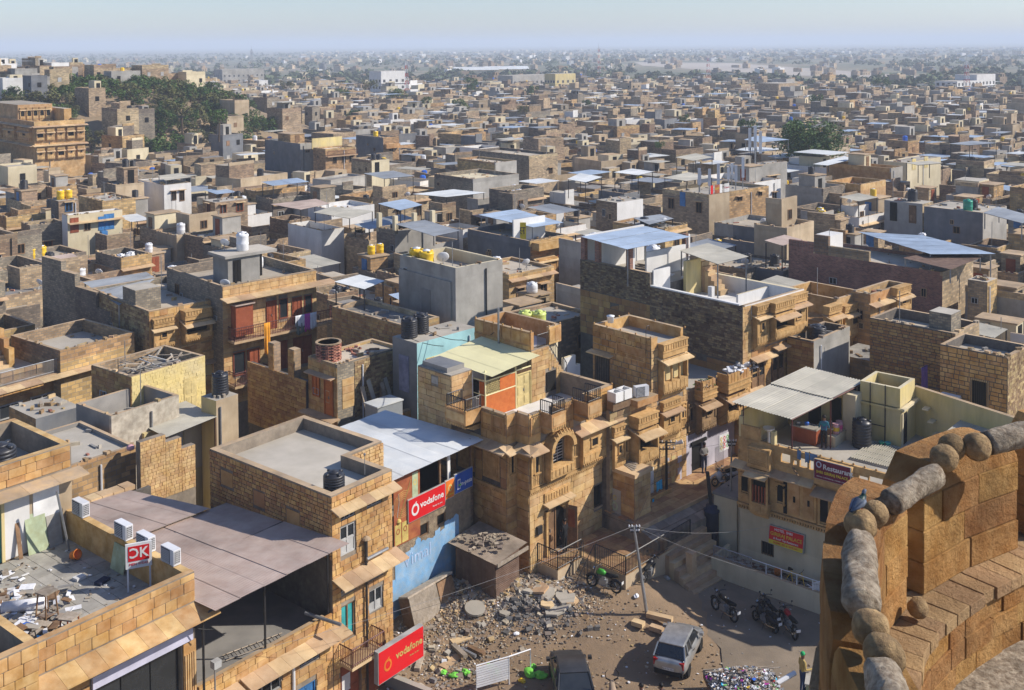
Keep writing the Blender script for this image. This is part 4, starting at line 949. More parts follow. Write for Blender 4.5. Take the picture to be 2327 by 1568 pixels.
 # doorway
d_=h.door(FA,1.95,1.05,2.75,3.2,'wood_brown',depth=.15,leaves=1)
b=MB();b.box(1.95,-.7,1.06,3.4,-.62,3.2,'dark');b.build('door_recess',d_)
b=MB();b.box(-.02,-.62,0,.02,0,2.1,'wood_brown');b.box(-.035,-.5,1.0,.035,-.12,1.9,'poster_rust');o=b.build('open_leaf',d_,loc=(3.42,-.88,1.06));o.rotation_euler=(0,0,.25)
b=MB()
for x in(1.8,3.45):b.box(*h.fb(FA,x,0,1.05,x+.14,.14,3.3),'carved');b.box(*h.fb(FA,x-.03,0,1.05,x+.17,.17,1.3),'carved');b.box(*h.fb(FA,x-.03,0,3.05,x+.17,.17,3.3),'carved')
for i in range(9):p=1.95+1.5*i/9;tt=abs((i+.5)/9*2-1);b.box(*h.fb(FA,p,-.1,3.3-.45*tt**2.2,p+1.5/9,.03,3.3),'carved')
b.build('door_surround',h.o)
h.eave(FA,1.65,3.75,3.72,.45,.2,2.2);b=MB();b.box(*h.fb(FA,1.75,0,3.75,3.65,.1,4.2),'carved')
for k in range(9):b.box(*h.fb(FA,1.82+k*.2,.1,3.82,1.96+k*.2,.13,4.12),'carved')
b.build('carved_lintel',h.o)
h.window(FA,*ops[1],frame='wood_brown',pane='dark',bars=6,mull=0,sill=.06)
b=MB();b.box(*h.fb(FA,1.15,0,2.35,1.5,.16,2.75),'iron_black');b.build('meter_box',h.o);h.fbox('slit_window',FB_,.15,-.02,2.2,.5,.02,3.3,'dark')
# arched oriel
b=MB()
for k in range(5):b.box(*h.fb(FA,1.75+.03*(4-k),0,4.72+k*.06,3.55-.03*(4-k),.12+k*.09,4.78+k*.06),'carved')
b.box(*h.fb(FA,1.75,.0,5.0,3.55,.5,5.5),'carved')
for k in range(6):b.box(*h.fb(FA,1.82+k*.29,.5,5.08,2.05+k*.29,.53,5.42),'carved')
b.build('oriel_base',h.o)
for x in(1.78,3.37):b=MB();b.box(*h.fb(FA,x,.02,5.5,x+.16,.48,6.5),'carved');b.lathe([(.07,0),(.05,.1),(.055,.5),(.07,.6),(.05,.8),(.08,1.0)],'carved',8,h.pt(FA,x+.08,.46,5.5));b.build('oriel_column',h.o)
for q in((.78,4.75,1.65,6.6),(3.62,4.75,4.36,6.6),(6.36,4.75,7.15,6.6)):h.carve(FA,*q,.03)
for q in((.78,7.35,1.5,8.25),(2.62,7.35,3.9,8.25),(5.15,7.35,7.1,8.25)):h.carve(FA,*q,.03,'ashlar',False)
for q in((.1,7.35,.85,8.25),(.9,7.35,1.65,8.25)):h.carve(FB_,*q,.03,'ashlar',False)
h.carve(F0,.05,4.75,.66,6.6,.03)
b=MB();n=12
for k in range(n):
 w0,w1=math.pi*k/n,math.pi*(k+1)/n;c0=2.65;zb=6.35
 q=[(c0+rr_*math.cos(w),zb+rr_*.95*math.sin(w))for rr_,w in((.72,w0),(.95,w0),(.95,w1),(.72,w1))]
 b.hexa([h.pt(FA,x,.0,z)for x,z in q],[h.pt(FA,x,.62,z)for x,z in q],'carved')
b.build('oriel_arch',h.o)
b=MB()
for k in range(7):x=1.98+k*.22;zt=6.35+.95*math.sqrt(max(0,1-((x-2.65)/.95)**2));b.tube([h.pt(FA,x,.35,zt-.05),h.pt(FA,x,.55,zt+.05),h.pt(FA,x,.62,zt-.1)],.05,'carved',6)
b.build('arch_flutes',h.o)
b=MB()
for k in range(9):b.box(*h.fb(FA,2.0,-.12,5.55+k*.15,3.3,-.1,5.6+k*.15),'paint_grey')
for k in range(4):b.box(*h.fb(FA,2.0+k*.43,-.1,5.5,2.03+k*.43,-.08,7.0),'paint_grey')
b.build('window_grille',h.o);h.fbox('window_recess',FA,2.0,-.2,5.0,3.35,-.15,7.1,'dark')
h.jharokha(FA,4.4,6.3,4.95,6.5,.35,eave=0,top=0,bays=2)
# eaves around the roof and terrace parapet
h.eave(FA,.2,1.4,6.95,.75,.35,.75);h.eave(FA,3.75,7.5,6.95,.75,.35,.75);h.eave(FB_,-.4,6,6.95,.7,.35,.75);h.eave(F0,-.5,.1,6.94,.7,.35,.6);h.eave(('L',.7),-1.5,-.2,6.93,.6,.35,.7)
def para(s0,t0,s1,t1):h.box('parapet',s0,t0,7.2,s1,t1,8.37,'mortar',top='coping')
para(0,0,.75,.25);para(0,.25,.25,1.8);para(.7,-.85,.95,0);para(.95,-.85,1.55,-.6);para(2.45,-.85,4.0,-.6);para(5.0,-.85,7.2,-.6);para(6.95,-.6,7.2,2.6)
h.stones(F0,0,6.9,.7,8.36,.7,.48,'ashlar');h.stones(FB_,0,6.9,1.75,8.36,.7,.48,'ashlar');h.stones(('L',.7),-.85,6.9,0,8.36,.8,.48,'ashlar');h.stones(FA,.7,6.9,1.55,8.36,.75,.48,'ashlar');h.stones(FA,2.45,6.9,4.0,8.36,.6,.48,'ashlar');h.stones(FA,5.0,6.9,7.2,8.36,.8,.48,'ashlar')
def balcony(fc,a0,a1,d):
 b=MB()
 for k in range(4):b.box(*h.fb(fc,a0+.04*(3-k),-.02,7.3+k*.1,a1-.04*(3-k),d*(.4+.2*k),7.4+k*.1),'carved')
 for k in range(int((a1-a0)/.13)):b.box(*h.fb(fc,a0+.03+k*.13,d*.8,7.56,a0+.1+k*.13,d+.02,7.697),'carved')
 b.build('balcony_corbel',h.o)
 for q in((a0,0,a0+.12,d),(a1-.12,0,a1,d),(a0+.12,d-.12,a1-.12,d)):h.fbox('balcony_panel',fc,q[0],q[1],7.7,q[2],q[3],8.37,'ashlar')
 h.fbox('panel_relief',fc,a0+.1,d,7.82,a1-.1,d+.02,8.25,'ashlar_pale');h.fbox('balcony_floor',fc,a0,-.3,7.6,a1,d,7.705,'coping')
 e=.07;h.railing([h.pt(fc,a0+e,0,0)[:2],h.pt(fc,a0+e,d-e,0)[:2],h.pt(fc,a1-e,d-e,0)[:2],h.pt(fc,a1-e,0,0)[:2]],8.36,.62,gap=.11)
balcony(FA,1.5,2.55,.8);balcony(FA,3.95,5.05,1.05);balcony(FB_,1.7,3.2,1.1)
h.finials([(.02,.02),(.75,-.83),(.73,-.1),(1.5,-.83),(2.55,-.83),(3.95,-.83),(5.05,-.83),(7.18,-.83),(-1.08,1.72),(-1.08,3.18),(.05,.9)],8.36)
# upper wing, canopy room, stair tower
h.box('upper_wing',-.45,3.45,6.7,1.0,6.0,9.7,'mortar',top='cement');WL=('L',-.45)
h.stones(WL,3.45,6.8,6.0,9.65,.62,.3,'ashlar_pale',[(4.4,9.0,4.95,9.4)]);h.fbox('vent_grille',WL,4.42,-.01,9.02,4.93,.02,9.38,'steel');h.stones(('F',3.45),-.45,7.2,1.0,9.65,.7,.3,'ashlar_pale')
h.box('water_cistern',-.3,3.9,9.7,.9,5.8,9.95,'cement_dark',top='concrete_blue')
CF,CL=('F',2.65),('L',1.2)
b=MB();b.box(1.5,5.9,7.2,4.65,6.0,9.7,'plaster_white');b.box(1.0,3.45,7.2,1.1,6.0,9.6,'plaster_white');b.box(2.0,4.6,7.2,3.3,4.66,9.4,'plaster_white');b.build('room_wall',h.o)
h.fbox('orange_panel',CF,1.25,-.03,7.22,3.42,0,8.4,'ply_orange');h.fbox('orange_panel',CF,2.27,-.03,8.47,3.42,0,9.14,'ply_orange');h.fbox('orange_panel',CL,2.68,-.03,7.22,3.1,0,9.1,'ply_orange');h.fbox('dark_panel',CL,3.15,-.03,8.2,4.3,0,9.1,'dark');h.fbox('white_panel',CL,3.15,-.03,7.22,4.3,0,8.15,'plaster_white')
b=MB()
for k in range(9):
 for j in range(7):b.box(*h.fb(CF,1.26+k*.11+(.05 if j%2 else 0),-.02,8.47+j*.098,1.32+k*.11+(.05 if j%2 else 0),0,8.53+j*.098),'door_yellow')
b.build('lattice_panel',h.o,kind='stuff')
b=MB()
for a_,z0_,z1_ in((1.18,7.2,9.75),(3.43,7.2,9.8)):b.box(*h.fb(CF,a_,-.05,z0_,a_+.05,.02,z1_),'tin_cream')
for z_ in(8.41,9.15):b.box(*h.fb(CF,1.2,-.04,z_,3.45,.015,z_+.05),'tin_cream');b.box(*h.fb(CL,2.65,-.04,z_,4.3,.015,z_+.05),'tin_cream')
b.box(*h.fb(CF,3.45,-.04,9.2,4.63,.015,9.25),'tin_cream');b.build('panel_frame',h.o)
b=MB()
for k in range(14):b.box(*h.fb(CF,3.5+k*.08,-.02,9.0,3.53+k*.08,0,9.2),'wood_brown')
b.build('transom_bars',h.o);h.door(CF,3.48,7.2,4.63,9.0,'door_yellow',leaves=2,panels=3,depth=.04)
corrugated(h.o,[(1.0,1.95,9.62),(4.62,1.95,9.92),(4.62,6.4,10.1),(1.0,6.4,9.75)],'tin_cream',.9,.085,.007)
TF,TL=('F',2.65),('L',4.65)
b=MB();b.box(4.67,2.9,7.2,7.1,7.0,10.05,'plaster_cream','plaster_white');b.build('stair_tower',h.o)
h.box('tower_front',4.65,2.65,7.2,6.05,2.95,10.05,'mortar');h.stones(TF,4.65,7.2,6.05,10.0,.62,.3,'ashlar_pale',[(5.75,7.45,6.6,8.6)]);h.stones(TL,2.7,9.75,7.0,10.25,.6,.25,'ashlar')
for k in range(8):h.box('stair_step',6.05+k*.2,2.65,7.2,6.25+k*.2,3.6,9.75-k*.26,'mortar',top='slab_stone');h.stones(TF,6.05+k*.2,7.2,6.25+k*.2,9.72-k*.26,.5,.3,'ashlar_pale',[(5.75,7.45,6.6,8.6)])
h.fbox('window_pane',TF,5.83,.03,7.5,6.56,.06,8.58,'dark')
def pts_rail():return[(5.2,2.7,10.0),(6.1,2.7,10.0),(7.6,2.7,7.95)]
b=MB();pr=pts_rail()
for(p,q)in((pr[0],pr[1]),(pr[1],pr[2])):
 b.tube([(p[0],p[1],p[2]+.75),(q[0],q[1],q[2]+.75)],.025,'iron_black',5)
 for k in range(11):f_=k/10;x=p[0]+(q[0]-p[0])*f_;z=p[2]+(q[2]-p[2])*f_;b.box(x-.012,2.69,z+.02,x+.012,2.715,z+.75,'iron_black')
b.build('stair_railing',h.o)
for q in((4.65,2.65,4.87,7.0),(4.87,6.8,7.1,7.0),(6.9,2.65,7.1,6.8),(6.1,2.65,6.9,2.85)):h.box('parapet',q[0],q[1],10.05,q[2],q[3],11.0,'ashlar',top='coping')
for k in range(6):h.fbox('panel_relief',TL,2.75+k*.71,0,10.35,3.35+k*.71,.025,10.92,'ashlar');
for k in range(2):h.fbox('panel_relief',TF,6.13+k*.45,0,10.2,6.55+k*.45,.025,10.9,'ashlar')
h.finials([(4.7,2.7+k*.71)for k in range(7)]+[(6.15,2.7),(6.6,2.7),(7.05,2.7)],11.0)
b=MB();b.tube([(4.45,4.9,9.95),(4.45,4.9,12.0)],.06,'steel',8);b.build('pole',h.o)
for q in((7.6,2.9,8.6,3.1,8.9),(8.6,2.9,9.0,3.1,8.3)):h.box('white_stair_wall',q[0],q[1],GZ,q[2],q[3],q[4],'plaster_white',top='plaster_cream')
h.box('white_stair_wall',7.25,2.7,GZ,9.0,2.88,7.6,'plaster_white')
h.box('terrace_extension',7.1,-.4,GZ,9.6,6.0,7.15,'rub_brown',top='plaster_white')
b=MB();b.tube([(7.35,-.95,7.0),(7.35,-.95,1.1)],.05,'steel',8);b.build('drain_pipe',h.o)
h.finish()
for k,(x,y)in enumerate(((1225,90),(1370,90))):
 s_,t_=h.g(*K6(x,y),10.1);w=h.wor(s_,min(t_,6.3));tank((w[0],w[1],10.05),('left hand lime green tank inside the mansion tower parapet' if 0 else 'lime green water tank inside the mansion tower parapet'),'plastic_lime','plain',.92,'lime tanks on the mansion tower',1.1)
 # ---- porch in front of the mansion
p=House('stone_porch','raised stone porch with black iron railings and steps before the carved mansion','porch',NH,46)
b=MB();b.box(1.2,-2.25,GZ,3.05,-.87,1.0,'plaster_tan','paving');b.box(3.05,-4.95,GZ,8.6,-.87,1.0,'plaster_tan','paving');b.build('platform',p.o)
for k in range(10):
 for j in range(9):
  if k*.55+3.1<8.4 and-4.9+j*.44<-1.2:bx('paving_slab',p.o,3.1+k*.55,-4.9+j*.44,1.0,3.63+k*.55,-4.48+j*.44,1.02+rnd.uniform(0,.004),'paving')
for k in range(3):
 for j in range(3):bx('paving_slab',p.o,1.25+k*.6,-2.2+j*.44,1.0,1.82+k*.6,-1.78+j*.44,1.021,'paving')
for k in range(5):p.box('step',3.05-(k+1)*.28,-3.0,GZ,3.05-k*.28,-2.25,1.0-(k+1)*.27,'slab_stone')
p.railing([(1.25,-.9),(1.25,-2.2),(3.0,-2.2)],1.0,.92,gap=.11);p.railing([(3.1,-3.05),(3.1,-4.9),(8.5,-4.9)],1.0,.92,gap=.11)
b=MB()
for y in(-2.3,-3.0):
 b.tube([(3.05,y,1.9),(1.8,y,.65)],.022,'iron_black',5)
 for k in range(6):x=3.05-k*.25;b.box(x-.012,y-.012,1.0-k*.25,x+.012,y+.012,1.9-k*.25,'iron_black')
b.build('stair_railing',p.o)
# ---- stone kiosk block beside the porch
k_=House('stone_block_hut','small flat topped block hut of golden stone between the two mansions','hut',NH,46)
k_.box('wall',6.5,-2.85,1.0,7.85,-.9,4.1,'mortar');k_.stones(('F',-2.85),6.5,1.02,7.85,4.08,.62,.32,'ashlar_pale');k_.stones(('L',6.5),-2.85,1.02,-.9,4.08,.75,.36,'ashlar')
k_.box('roof_slab',6.4,-2.95,4.1,7.95,-.88,4.3,'slab_stone')
for q in range(4):m4=Matrix.Translation((7.15+q*.07,-1.8+q*.12,4.3+q*.02))@Matrix.Rotation(1.2+q*.2,4,'Z');b=MB();b.box(-.8,-.09,0,.8,.09,.025,'wood_old',M4=m4);b.build('plank',k_.o)
k_.finish()
t=flat(k_,'wall_poster','pale poster with a turbaned figure on the block hut side wall',('L',6.5),-2.0,1.9,-1.2,3.2,.06,'cement')
ring_logo(k_,t,('L',6.5),-1.6,2.75,.12,'poster_yellow',.066,False);ring_logo(k_,t,('L',6.5),-1.6,2.3,.2,'poster_green',.066,False)
t=flat(k_,'tile_panel','white panel with two dark diamonds low on the block hut',('L',6.5),-2.7,1.1,-1.6,1.75,.06,'tile_light')
for a_ in(-2.4,-1.95):b=MB();b.face([k_.pt(('L',6.5),a_+x,.064,1.42+z)for x,z in((-.12,0),(0,-.14),(.12,0),(0,.14))],'iron_black');b.build('diamond',t)
# ---------------------------------------------------------------- second mansion with square block tower, and balconied house beside it
N2=P(*KD(505,900),10.5)
h=House('tower_mansion','stone mansion with a square block tower, triple arched oriel and carved street balconies','house',N2,43)
h.foot(-3.6,-1.3,3.2,6)
b=MB();b.box(0.02,.2,GZ,3.1,4.2,9.85,'mortar_dark','cement');b.box(-3.4,.2,GZ,0.02,4.2,7.1,'mortar_dark','cement');b.build('wall',h.o)
ops=[(.35,5.1,.9,6.1)]
h.panel('front_wall',F0,0,GZ,3.1,9.9,'mortar',ops);h.panel('front_wall',('F',-.02),-3.4,GZ,0,7.3,'mortar')
h.stones(F0,0,2.0,3.1,9.85,.55,.34,'ashlar_pale',ops+[(.55,6.9,2.8,9.3)],gap=.036);h.stones(L0,0.0,7.1,4.25,10.4,.5,.34,'ashlar',[(2.95,7.3,4.1,8.85)],gap=.045);h.panel('side_wall',L0,0,7.0,4.25,9.9,'mortar',[(2.95,7.3,4.1,8.85)],.02)
h.window(L0,2.98,7.3,4.08,8.85,frame='wood_brown',pane='dark',bars=8,mull=0,depth=.05,name='door_grille');h.eave(L0,2.6,4.4,9.0,.45,.15,1.9)
h.stones(('F',-.02),-3.4,1.6,0,7.2,.6,.34,'rubble_stone')
h.parapet(0,0,3.1,4.25,9.85,10.45,.22,'ashlar','coping',sides='LBR');h.box('parapet',0.02,-.02,9.85,.55,.2,10.45,'ashlar',top='coping')
h.finials([(.05,.05),(.05,1.1),(.05,2.2),(.05,3.2),(.05,4.2),(1.2,4.2),(2.2,4.2),(3.05,4.2),(3.05,.05),(3.05,2.2)],10.45)
h.carve(('F',-.02),-2.3,4.3,-1.95,5.7,.03);h.carve(F0,2.4,4.9,3.05,6.3,.03);h.carve(L0,.3,9.05,2.4,9.8,.03,'ashlar',False);h.jharokha(F0,.6,2.75,7.4,9.2,.42,style='shut',bays=3,eave=.5,top=.72)
h.jharokha(F0,.75,2.3,5.0,6.2,.3,eave=.35,top=.45);h.jharokha(('F',-.02),-1.9,-.25,4.3,6.0,.75,style='open',bays=1,eave=.75,top=.6);h.jharokha(('F',-.02),-3.25,-2.35,4.3,5.8,.25,eave=.3,top=.5)
h.box('roof_box',-3.3,-.2,7.3,-1.9,.25,7.75,'rubble_stone',top='coping');h.box('planter_ledge',-1.75,-.55,7.2,-.05,.1,7.55,'ashlar',top='coping')
h.finish()
w=h.wor(-1.0,-.15);ac_unit((*w,7.55),h.a+R(-20),'white air conditioner on the mansion ledge below the block tower')
for k,sx in enumerate((-2.9,-2.2)):
 w=h.wor(sx,.0);t=thing('open_cube_planter','open pale stone cube on the ledge left of the block tower','planter',(*w,7.75),h.a,'stone cubes on the mansion ledge')
 for q in((-.3,-.3,.3,-.22),(-.3,.22,.3,.3),(-.3,-.22,-.22,.22),(.22,-.22,.3,.22)):bx('side',t,q[0],q[1],0,q[2],q[3],.5,'plaster_white')
w=h.wor(.9,3.7);b=MB();b.lathe([(.16,0),(.21,.34),(.23,.36),(.24,.4),(.02,.46)],'plastic_white',12);tag(b.build('lidded_bucket',None,True,loc=(*w,10.46)),'white lidded bucket on the block tower parapet','bucket')
b=MB();b.tube([(0,0,0),(0,0,1.3),(.1,0,1.5),(.25,0,1.5),(.3,0,1.3)],.02,'iron_black');tag(b.build('hooked_rod',None,loc=(*h.wor(-.1,.25),9.6),rot=(0,0,h.a)),'thin black hooked rod at the block tower corner','rod')
h=House('balcony_house','house with weathered carved balconies above a lilac washed street wall','house',N2,43)
h.foot(3.2,-1.2,9.6,5)
b=MB();b.box(3.2,.2,GZ,9.5,4.4,6.7,'mortar_dark','cement');b.box(3.15,4.2,6.7,9.5,4.4,7.6,'rub_grey');b.build('wall',h.o)
ops=[(3.6,1.9,4.75,3.6)]
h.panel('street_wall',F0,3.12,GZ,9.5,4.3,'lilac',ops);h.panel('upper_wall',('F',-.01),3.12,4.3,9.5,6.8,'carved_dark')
b=MB();b.box(*h.fb(F0,3.5,0,3.62,4.9,.1,3.8),'dark');b.box(*h.fb(F0,3.6,-.22,1.9,4.75,-.18,3.6),'dark');b.build('doorway',h.o)
for k in range(3):b=MB();b.box(*h.fb(F0,1.2+k*.55,0,1.8,1.55+k*.55,.03,3.5),'plaster_yellow' if k==1 else 'lilac');b.build('door_leaf',h.o)
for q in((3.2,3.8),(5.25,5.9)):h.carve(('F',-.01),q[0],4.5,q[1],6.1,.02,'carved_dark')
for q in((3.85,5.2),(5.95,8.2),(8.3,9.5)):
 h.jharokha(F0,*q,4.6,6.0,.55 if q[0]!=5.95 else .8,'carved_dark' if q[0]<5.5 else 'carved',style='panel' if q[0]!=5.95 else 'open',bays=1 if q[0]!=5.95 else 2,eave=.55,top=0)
 b=MB();a0,a1=q;d=.6 if a0!=5.95 else .85
 b.box(*h.fb(F0,a0,0,6.2,a1,d,6.75),'carved');b.box(*h.fb(F0,a0-.04,0,6.42,a1+.04,d+.04,6.5),'carved');b.box(*h.fb(F0,a0-.04,0,6.72,a1+.04,d+.04,6.8),'carved')
 b.build('terrace_front',h.o)
 for k in range(int((a1-a0)/.3)):h.fbox('carved_tile',F0,a0+.02+k*.3,d-.12,6.8,a0+.28+k*.3,d,7.3,'ashlar')
 h.finials([h.pt(F0,a0,d-.06,0)[:2],h.pt(F0,a1,d-.06,0)[:2]],7.3)
 for e in(a0+.03,a1-.09):h.fbox('carved_side',F0,e,0,6.8,e+.06,d-.12,7.28,'ashlar')
g_=MB();
for k in range(10):g_.tube([(5.0+k*.09,-.6,1.9),(5.0+k*.09,-.6,3.3)],.012,'iron_black',4)
for z_ in(2.0,3.2):g_.tube([(5.0,-.6,z_),(5.85,-.6,z_)],.018,'iron_black',4)
tag(g_.build('iron_gate',None,loc=(h.N[0],h.N[1],0),rot=(0,0,h.a)),'dark iron barred gate standing open beside the lilac doorway','gate')
t=flat(h,'wall_poster','yellow and red deity poster on the lilac wall',F0,6.2,2.5,7.2,3.5,.02,'cloth_white','poster')
for q in range(9):ring_logo(h,t,F0,6.4+(q%3)*.3,2.75+(q//3)*.25,.1,('sign_yellow','sign_red','sign_green')[q%3],.03,False)
t=flat(h,'wall_poster','white poster with a green figure beside the carved stone bench',('F',-.1),-1.2,2.0,.1,3.4,.0,'sign_white','poster')
ring_logo(h,t,('F',-.1),-.6,2.4,.25,'sign_yellow',.01,False);ring_logo(h,t,('F',-.1),-.6,2.9,.15,'sign_green',.01,False)
b=MB();b.box(*h.fb(F0,-.9,.1,1.5,1.0,.7,1.62),'slab_stone');b.box(*h.fb(F0,-.9,.6,1.62,1.0,.7,2.15),'carved')
for k in range(9):b.box(*h.fb(F0,-.82+k*.2,.7,1.7,-.68+k*.2,.73,2.08),'carved')
for a_ in(-.8,.8):b.box(*h.fb(F0,a_,.15,.6,a_+.15,.65,1.5),'slab_stone')
tag(b.build('stone_ledge',None,loc=(h.N[0],h.N[1],0),rot=(0,0,h.a)),'carved yellow stone ledge bench against the lilac washed wall','bench')
t=thing('hung_towels','bright blue towels hung by the carved stone ledge bench','laundry',(h.N[0],h.N[1],0),h.a)
cloth(t,'towel',(-.5,-.75,2.9),(0,-.75,2.95),.5,'cloth_aqua');cloth(t,'towel',(-.85,-.78,2.1),(-.7,-.78,2.1),1.0,'cloth_aqua');b=MB();b.tube([(-.95,-.74,2.9),(.1,-.74,2.97)],.01,'cable',4);b.tube([(-.9,-.76,2.12),(-.65,-.76,2.12)],.01,'cable',4);b.build('line',t)
b=MB();rr=random.Random(8)
for k in range(40):m4=Matrix.Translation((rr.uniform(3.9,5.1),rr.uniform(-.5,-.1),6.85+rr.uniform(0,.35)))@Matrix.Rotation(rr.uniform(0,3),4,'Z')@Matrix.Rotation(rr.uniform(-.6,.6),4,'Y');b.box(-.3,-.03,0,.3,.03,.03,rr.choice(['leaf','wood_old','plastic_black']),M4=m4)
for k in range(60):m4=Matrix.Translation((rr.uniform(6.5,9.2),rr.uniform(-.75,-.2),7.0+rr.uniform(0,.5)))@Matrix.Rotation(rr.uniform(0,3),4,'Z')@Matrix.Rotation(rr.uniform(-.6,.6),4,'Y');b.box(-.22,-.14,0,.22,.14,.1,rr.choice(['cloth_white','cloth_white','cloth_grey','plastic_white']),M4=m4)
o=b.build('balcony_clutter',None,loc=(h.N[0],h.N[1],0),rot=(0,0,h.a),kind='stuff');o['label']='white sacks and black sheeting heaped on the weathered balconies';o['category']='clutter'
# ---------------------------------------------------------------- long dark stone house with white terrace
N3=P(1687,694.5,11)
h=House('white_terrace_house','long dark brick sided house with white roof terrace and carved stone street front','house',N3,42)
h.foot(0,-1,6.6,14)
b=MB();b.box(.2,.2,GZ,6.4,7.1,9.9,'mortar_dark','plaster_white');b.box(.2,7.1,GZ,6.4,13.3,10.9,'mortar_dark','cement');b.build('wall',h.o)
h.panel('side_wall',L0,0,GZ,13.3,10.95,'mortar_dark',(),.25);h.box('side_parapet',0,7.1,10.9,.25,13.3,11.8,'mortar_dark',top='coping')
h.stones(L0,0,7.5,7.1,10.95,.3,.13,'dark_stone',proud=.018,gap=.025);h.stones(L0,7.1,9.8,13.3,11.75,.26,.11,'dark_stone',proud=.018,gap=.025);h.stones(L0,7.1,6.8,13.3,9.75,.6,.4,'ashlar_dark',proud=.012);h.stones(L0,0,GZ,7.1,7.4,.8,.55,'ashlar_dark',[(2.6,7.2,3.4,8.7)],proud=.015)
h.panel('front_wall',F0,0,GZ,6.5,10.0,'mortar');h.stones(F0,0,GZ,.85,10.9,.42,.27,'ashlar_pale');h.stones(F0,.85,GZ,6.5,8.1,.62,.34,'ashlar',[(.75,5.6,2.2,7.55),(2.9,5.6,4.2,7.55)]);h.stones(F0,.85,8.2,6.5,10,.6,.3,'ashlar')
h.finish()
h.jharokha(F0,.95,2.15,8.55,10.2,.4,bays=2,eave=.35,top=.5);h.jharokha(F0,2.3,4.4,8.75,10.15,.75,style='open',bays=1,eave=.6,top=.55);h.jharokha(F0,4.55,6.4,8.5,10.2,.35,bays=2,eave=.45,top=.5)
h.eave(F0,.7,2.9,7.75,.55,.3,.8);h.eave(F0,2.95,6.4,8.0,.5,.3,.8)
for q in((.85,5.6,1.45,7.4),(1.55,5.6,2.15,7.4),(2.95,5.6,3.5,7.4),(3.6,5.6,4.15,7.4)):h.window(F0,*q,frame='wood_brown',depth=-.03,mull=0,leaf=.5)
h.box('parapet',.0,.0,9.9,6.5,.22,10.95,'plaster_white',top='coping');h.box('parapet',6.2,.22,9.9,6.5,7.1,10.9,'plaster_white',top='plaster_cream');h.box('parapet',0,.22,10.95,.26,7.08,11.03,'plaster_white',top='plaster_white')
h.box('white_wall',.25,7.0,9.9,1.9,7.12,11.95,'plaster_white');h.box('white_wall',1.9,9.0,10.9,6.4,9.15,12.6,'plaster_white');h.box('white_wall',.3,13.1,10.9,6.4,13.3,13.4,'plaster_white');h.box('yellow_wall',3.0,6.6,9.9,4.6,6.8,12.2,'plaster_yellow');h.box('partition',1.8,3.6,9.9,2.1,3.9,11.2,'plaster_white');h.box('inner_wall',2.9,2.4,9.9,6.2,2.55,10.75,'plaster_white',top='plaster_cream')
for k in range(7):h.box('stair_step',4.7,6.6-k*.25,9.9,5.5,6.85-k*.25,11.9-k*.28,'slab_stone')
for q in((.02,8.8),(.02,12.9),(.02,11.6),(6.0,9.0)):b=MB();b.box(q[0],q[1],11.7,q[0]+.3,q[1]+.35,13.3,'redbrick');b.build('pier',h.o);h.box('pier_render',q[0]+.3,q[1]+.02,11.7,q[0]+.5,q[1]+.33,13.25,'plaster_white')
for k in range(9):
 m4=Matrix.Translation((2.5+k*.25,10.6+.1*math.sin(k*3),10.95+.05*(k%3)))@Matrix.Rotation(.25*math.sin(k*5),4,'Z');b=MB();b.box(-.08,-1.3,0,.08,1.3,.06,'wood_old',M4=m4);b.build('stacked_plank',h.o)
HD=h
def canopy(pix,z,mat,label,zb=None,posts='steel',sheet=1.1,slope=0.0,amp=.008,group=None,along=1,name='tin_canopy'):
 """tin roof on posts; pix = four picture corners left, back, right, front on level z"""
 Q=[P(*q,z)for q in pix];t=thing(name,label,'canopy',(Q[3][0],Q[3][1],0),0,group)
 dz=(0,slope,slope,0)
 V=[(q[0]-Q[3][0],q[1]-Q[3][1],z+(slope if i in(1,2)else 0))for i,q in enumerate(Q)]
 corrugated(t,[V[0],V[3],V[2],V[1]],mat,sheet,.13 if sheet>1 else .09,amp,along=along)
 if zb is not None:
  c=Vector(((V[0][0]+V[2][0])/2,(V[0][1]+V[2][1])/2,0))
  for v in V:
   p=Vector((v[0],v[1],0)).lerp(c,.07);b=MB();b.box(p.x-.04,p.y-.04,zb,p.x+.04,p.y+.04,v[2]-.01,posts);b.build('post',t)
  fr=MB()
  for i in range(4):p=Vector(V[i]).lerp(c+Vector((0,0,V[i][2])),.07);q=Vector(V[(i+1)%4]).lerp(c+Vector((0,0,V[(i+1)%4][2])),.07);fr.tube([p-Vector((0,0,.04)),q-Vector((0,0,.04))],.03,posts,4)
  fr.build('frame',t)
 FOOT_C.append(Q);return t
FOOT_C=[]
canopy([KD(50,240),KD(470,170),KD(768,240),KD(350,322)],13.35,'tin_blue','wide pale blue tin canopy on white piers over the dark brick house',10.9)
canopy([KD(690,330),KD(880,280),KD(1145,370),KD(945,420)],12.6,'tin_beige','beige sheet canopy on thin posts over the white roof terrace',9.9)
for k,(x,y)in enumerate(((625,570),(735,590))):
 w=P(*KD(x,y),10.05);tank((w[0],w[1],9.9),'white plastic tank inside the white terrace wall above the dark brick side','plastic_white','plain',.95,'white tanks on the white terrace',1.05)
w=P(*KD(595,190),13.4);tank((w[0],w[1]+6,10.0),'white wrapped tank behind the pale blue canopy','plastic_white','round',1.2)
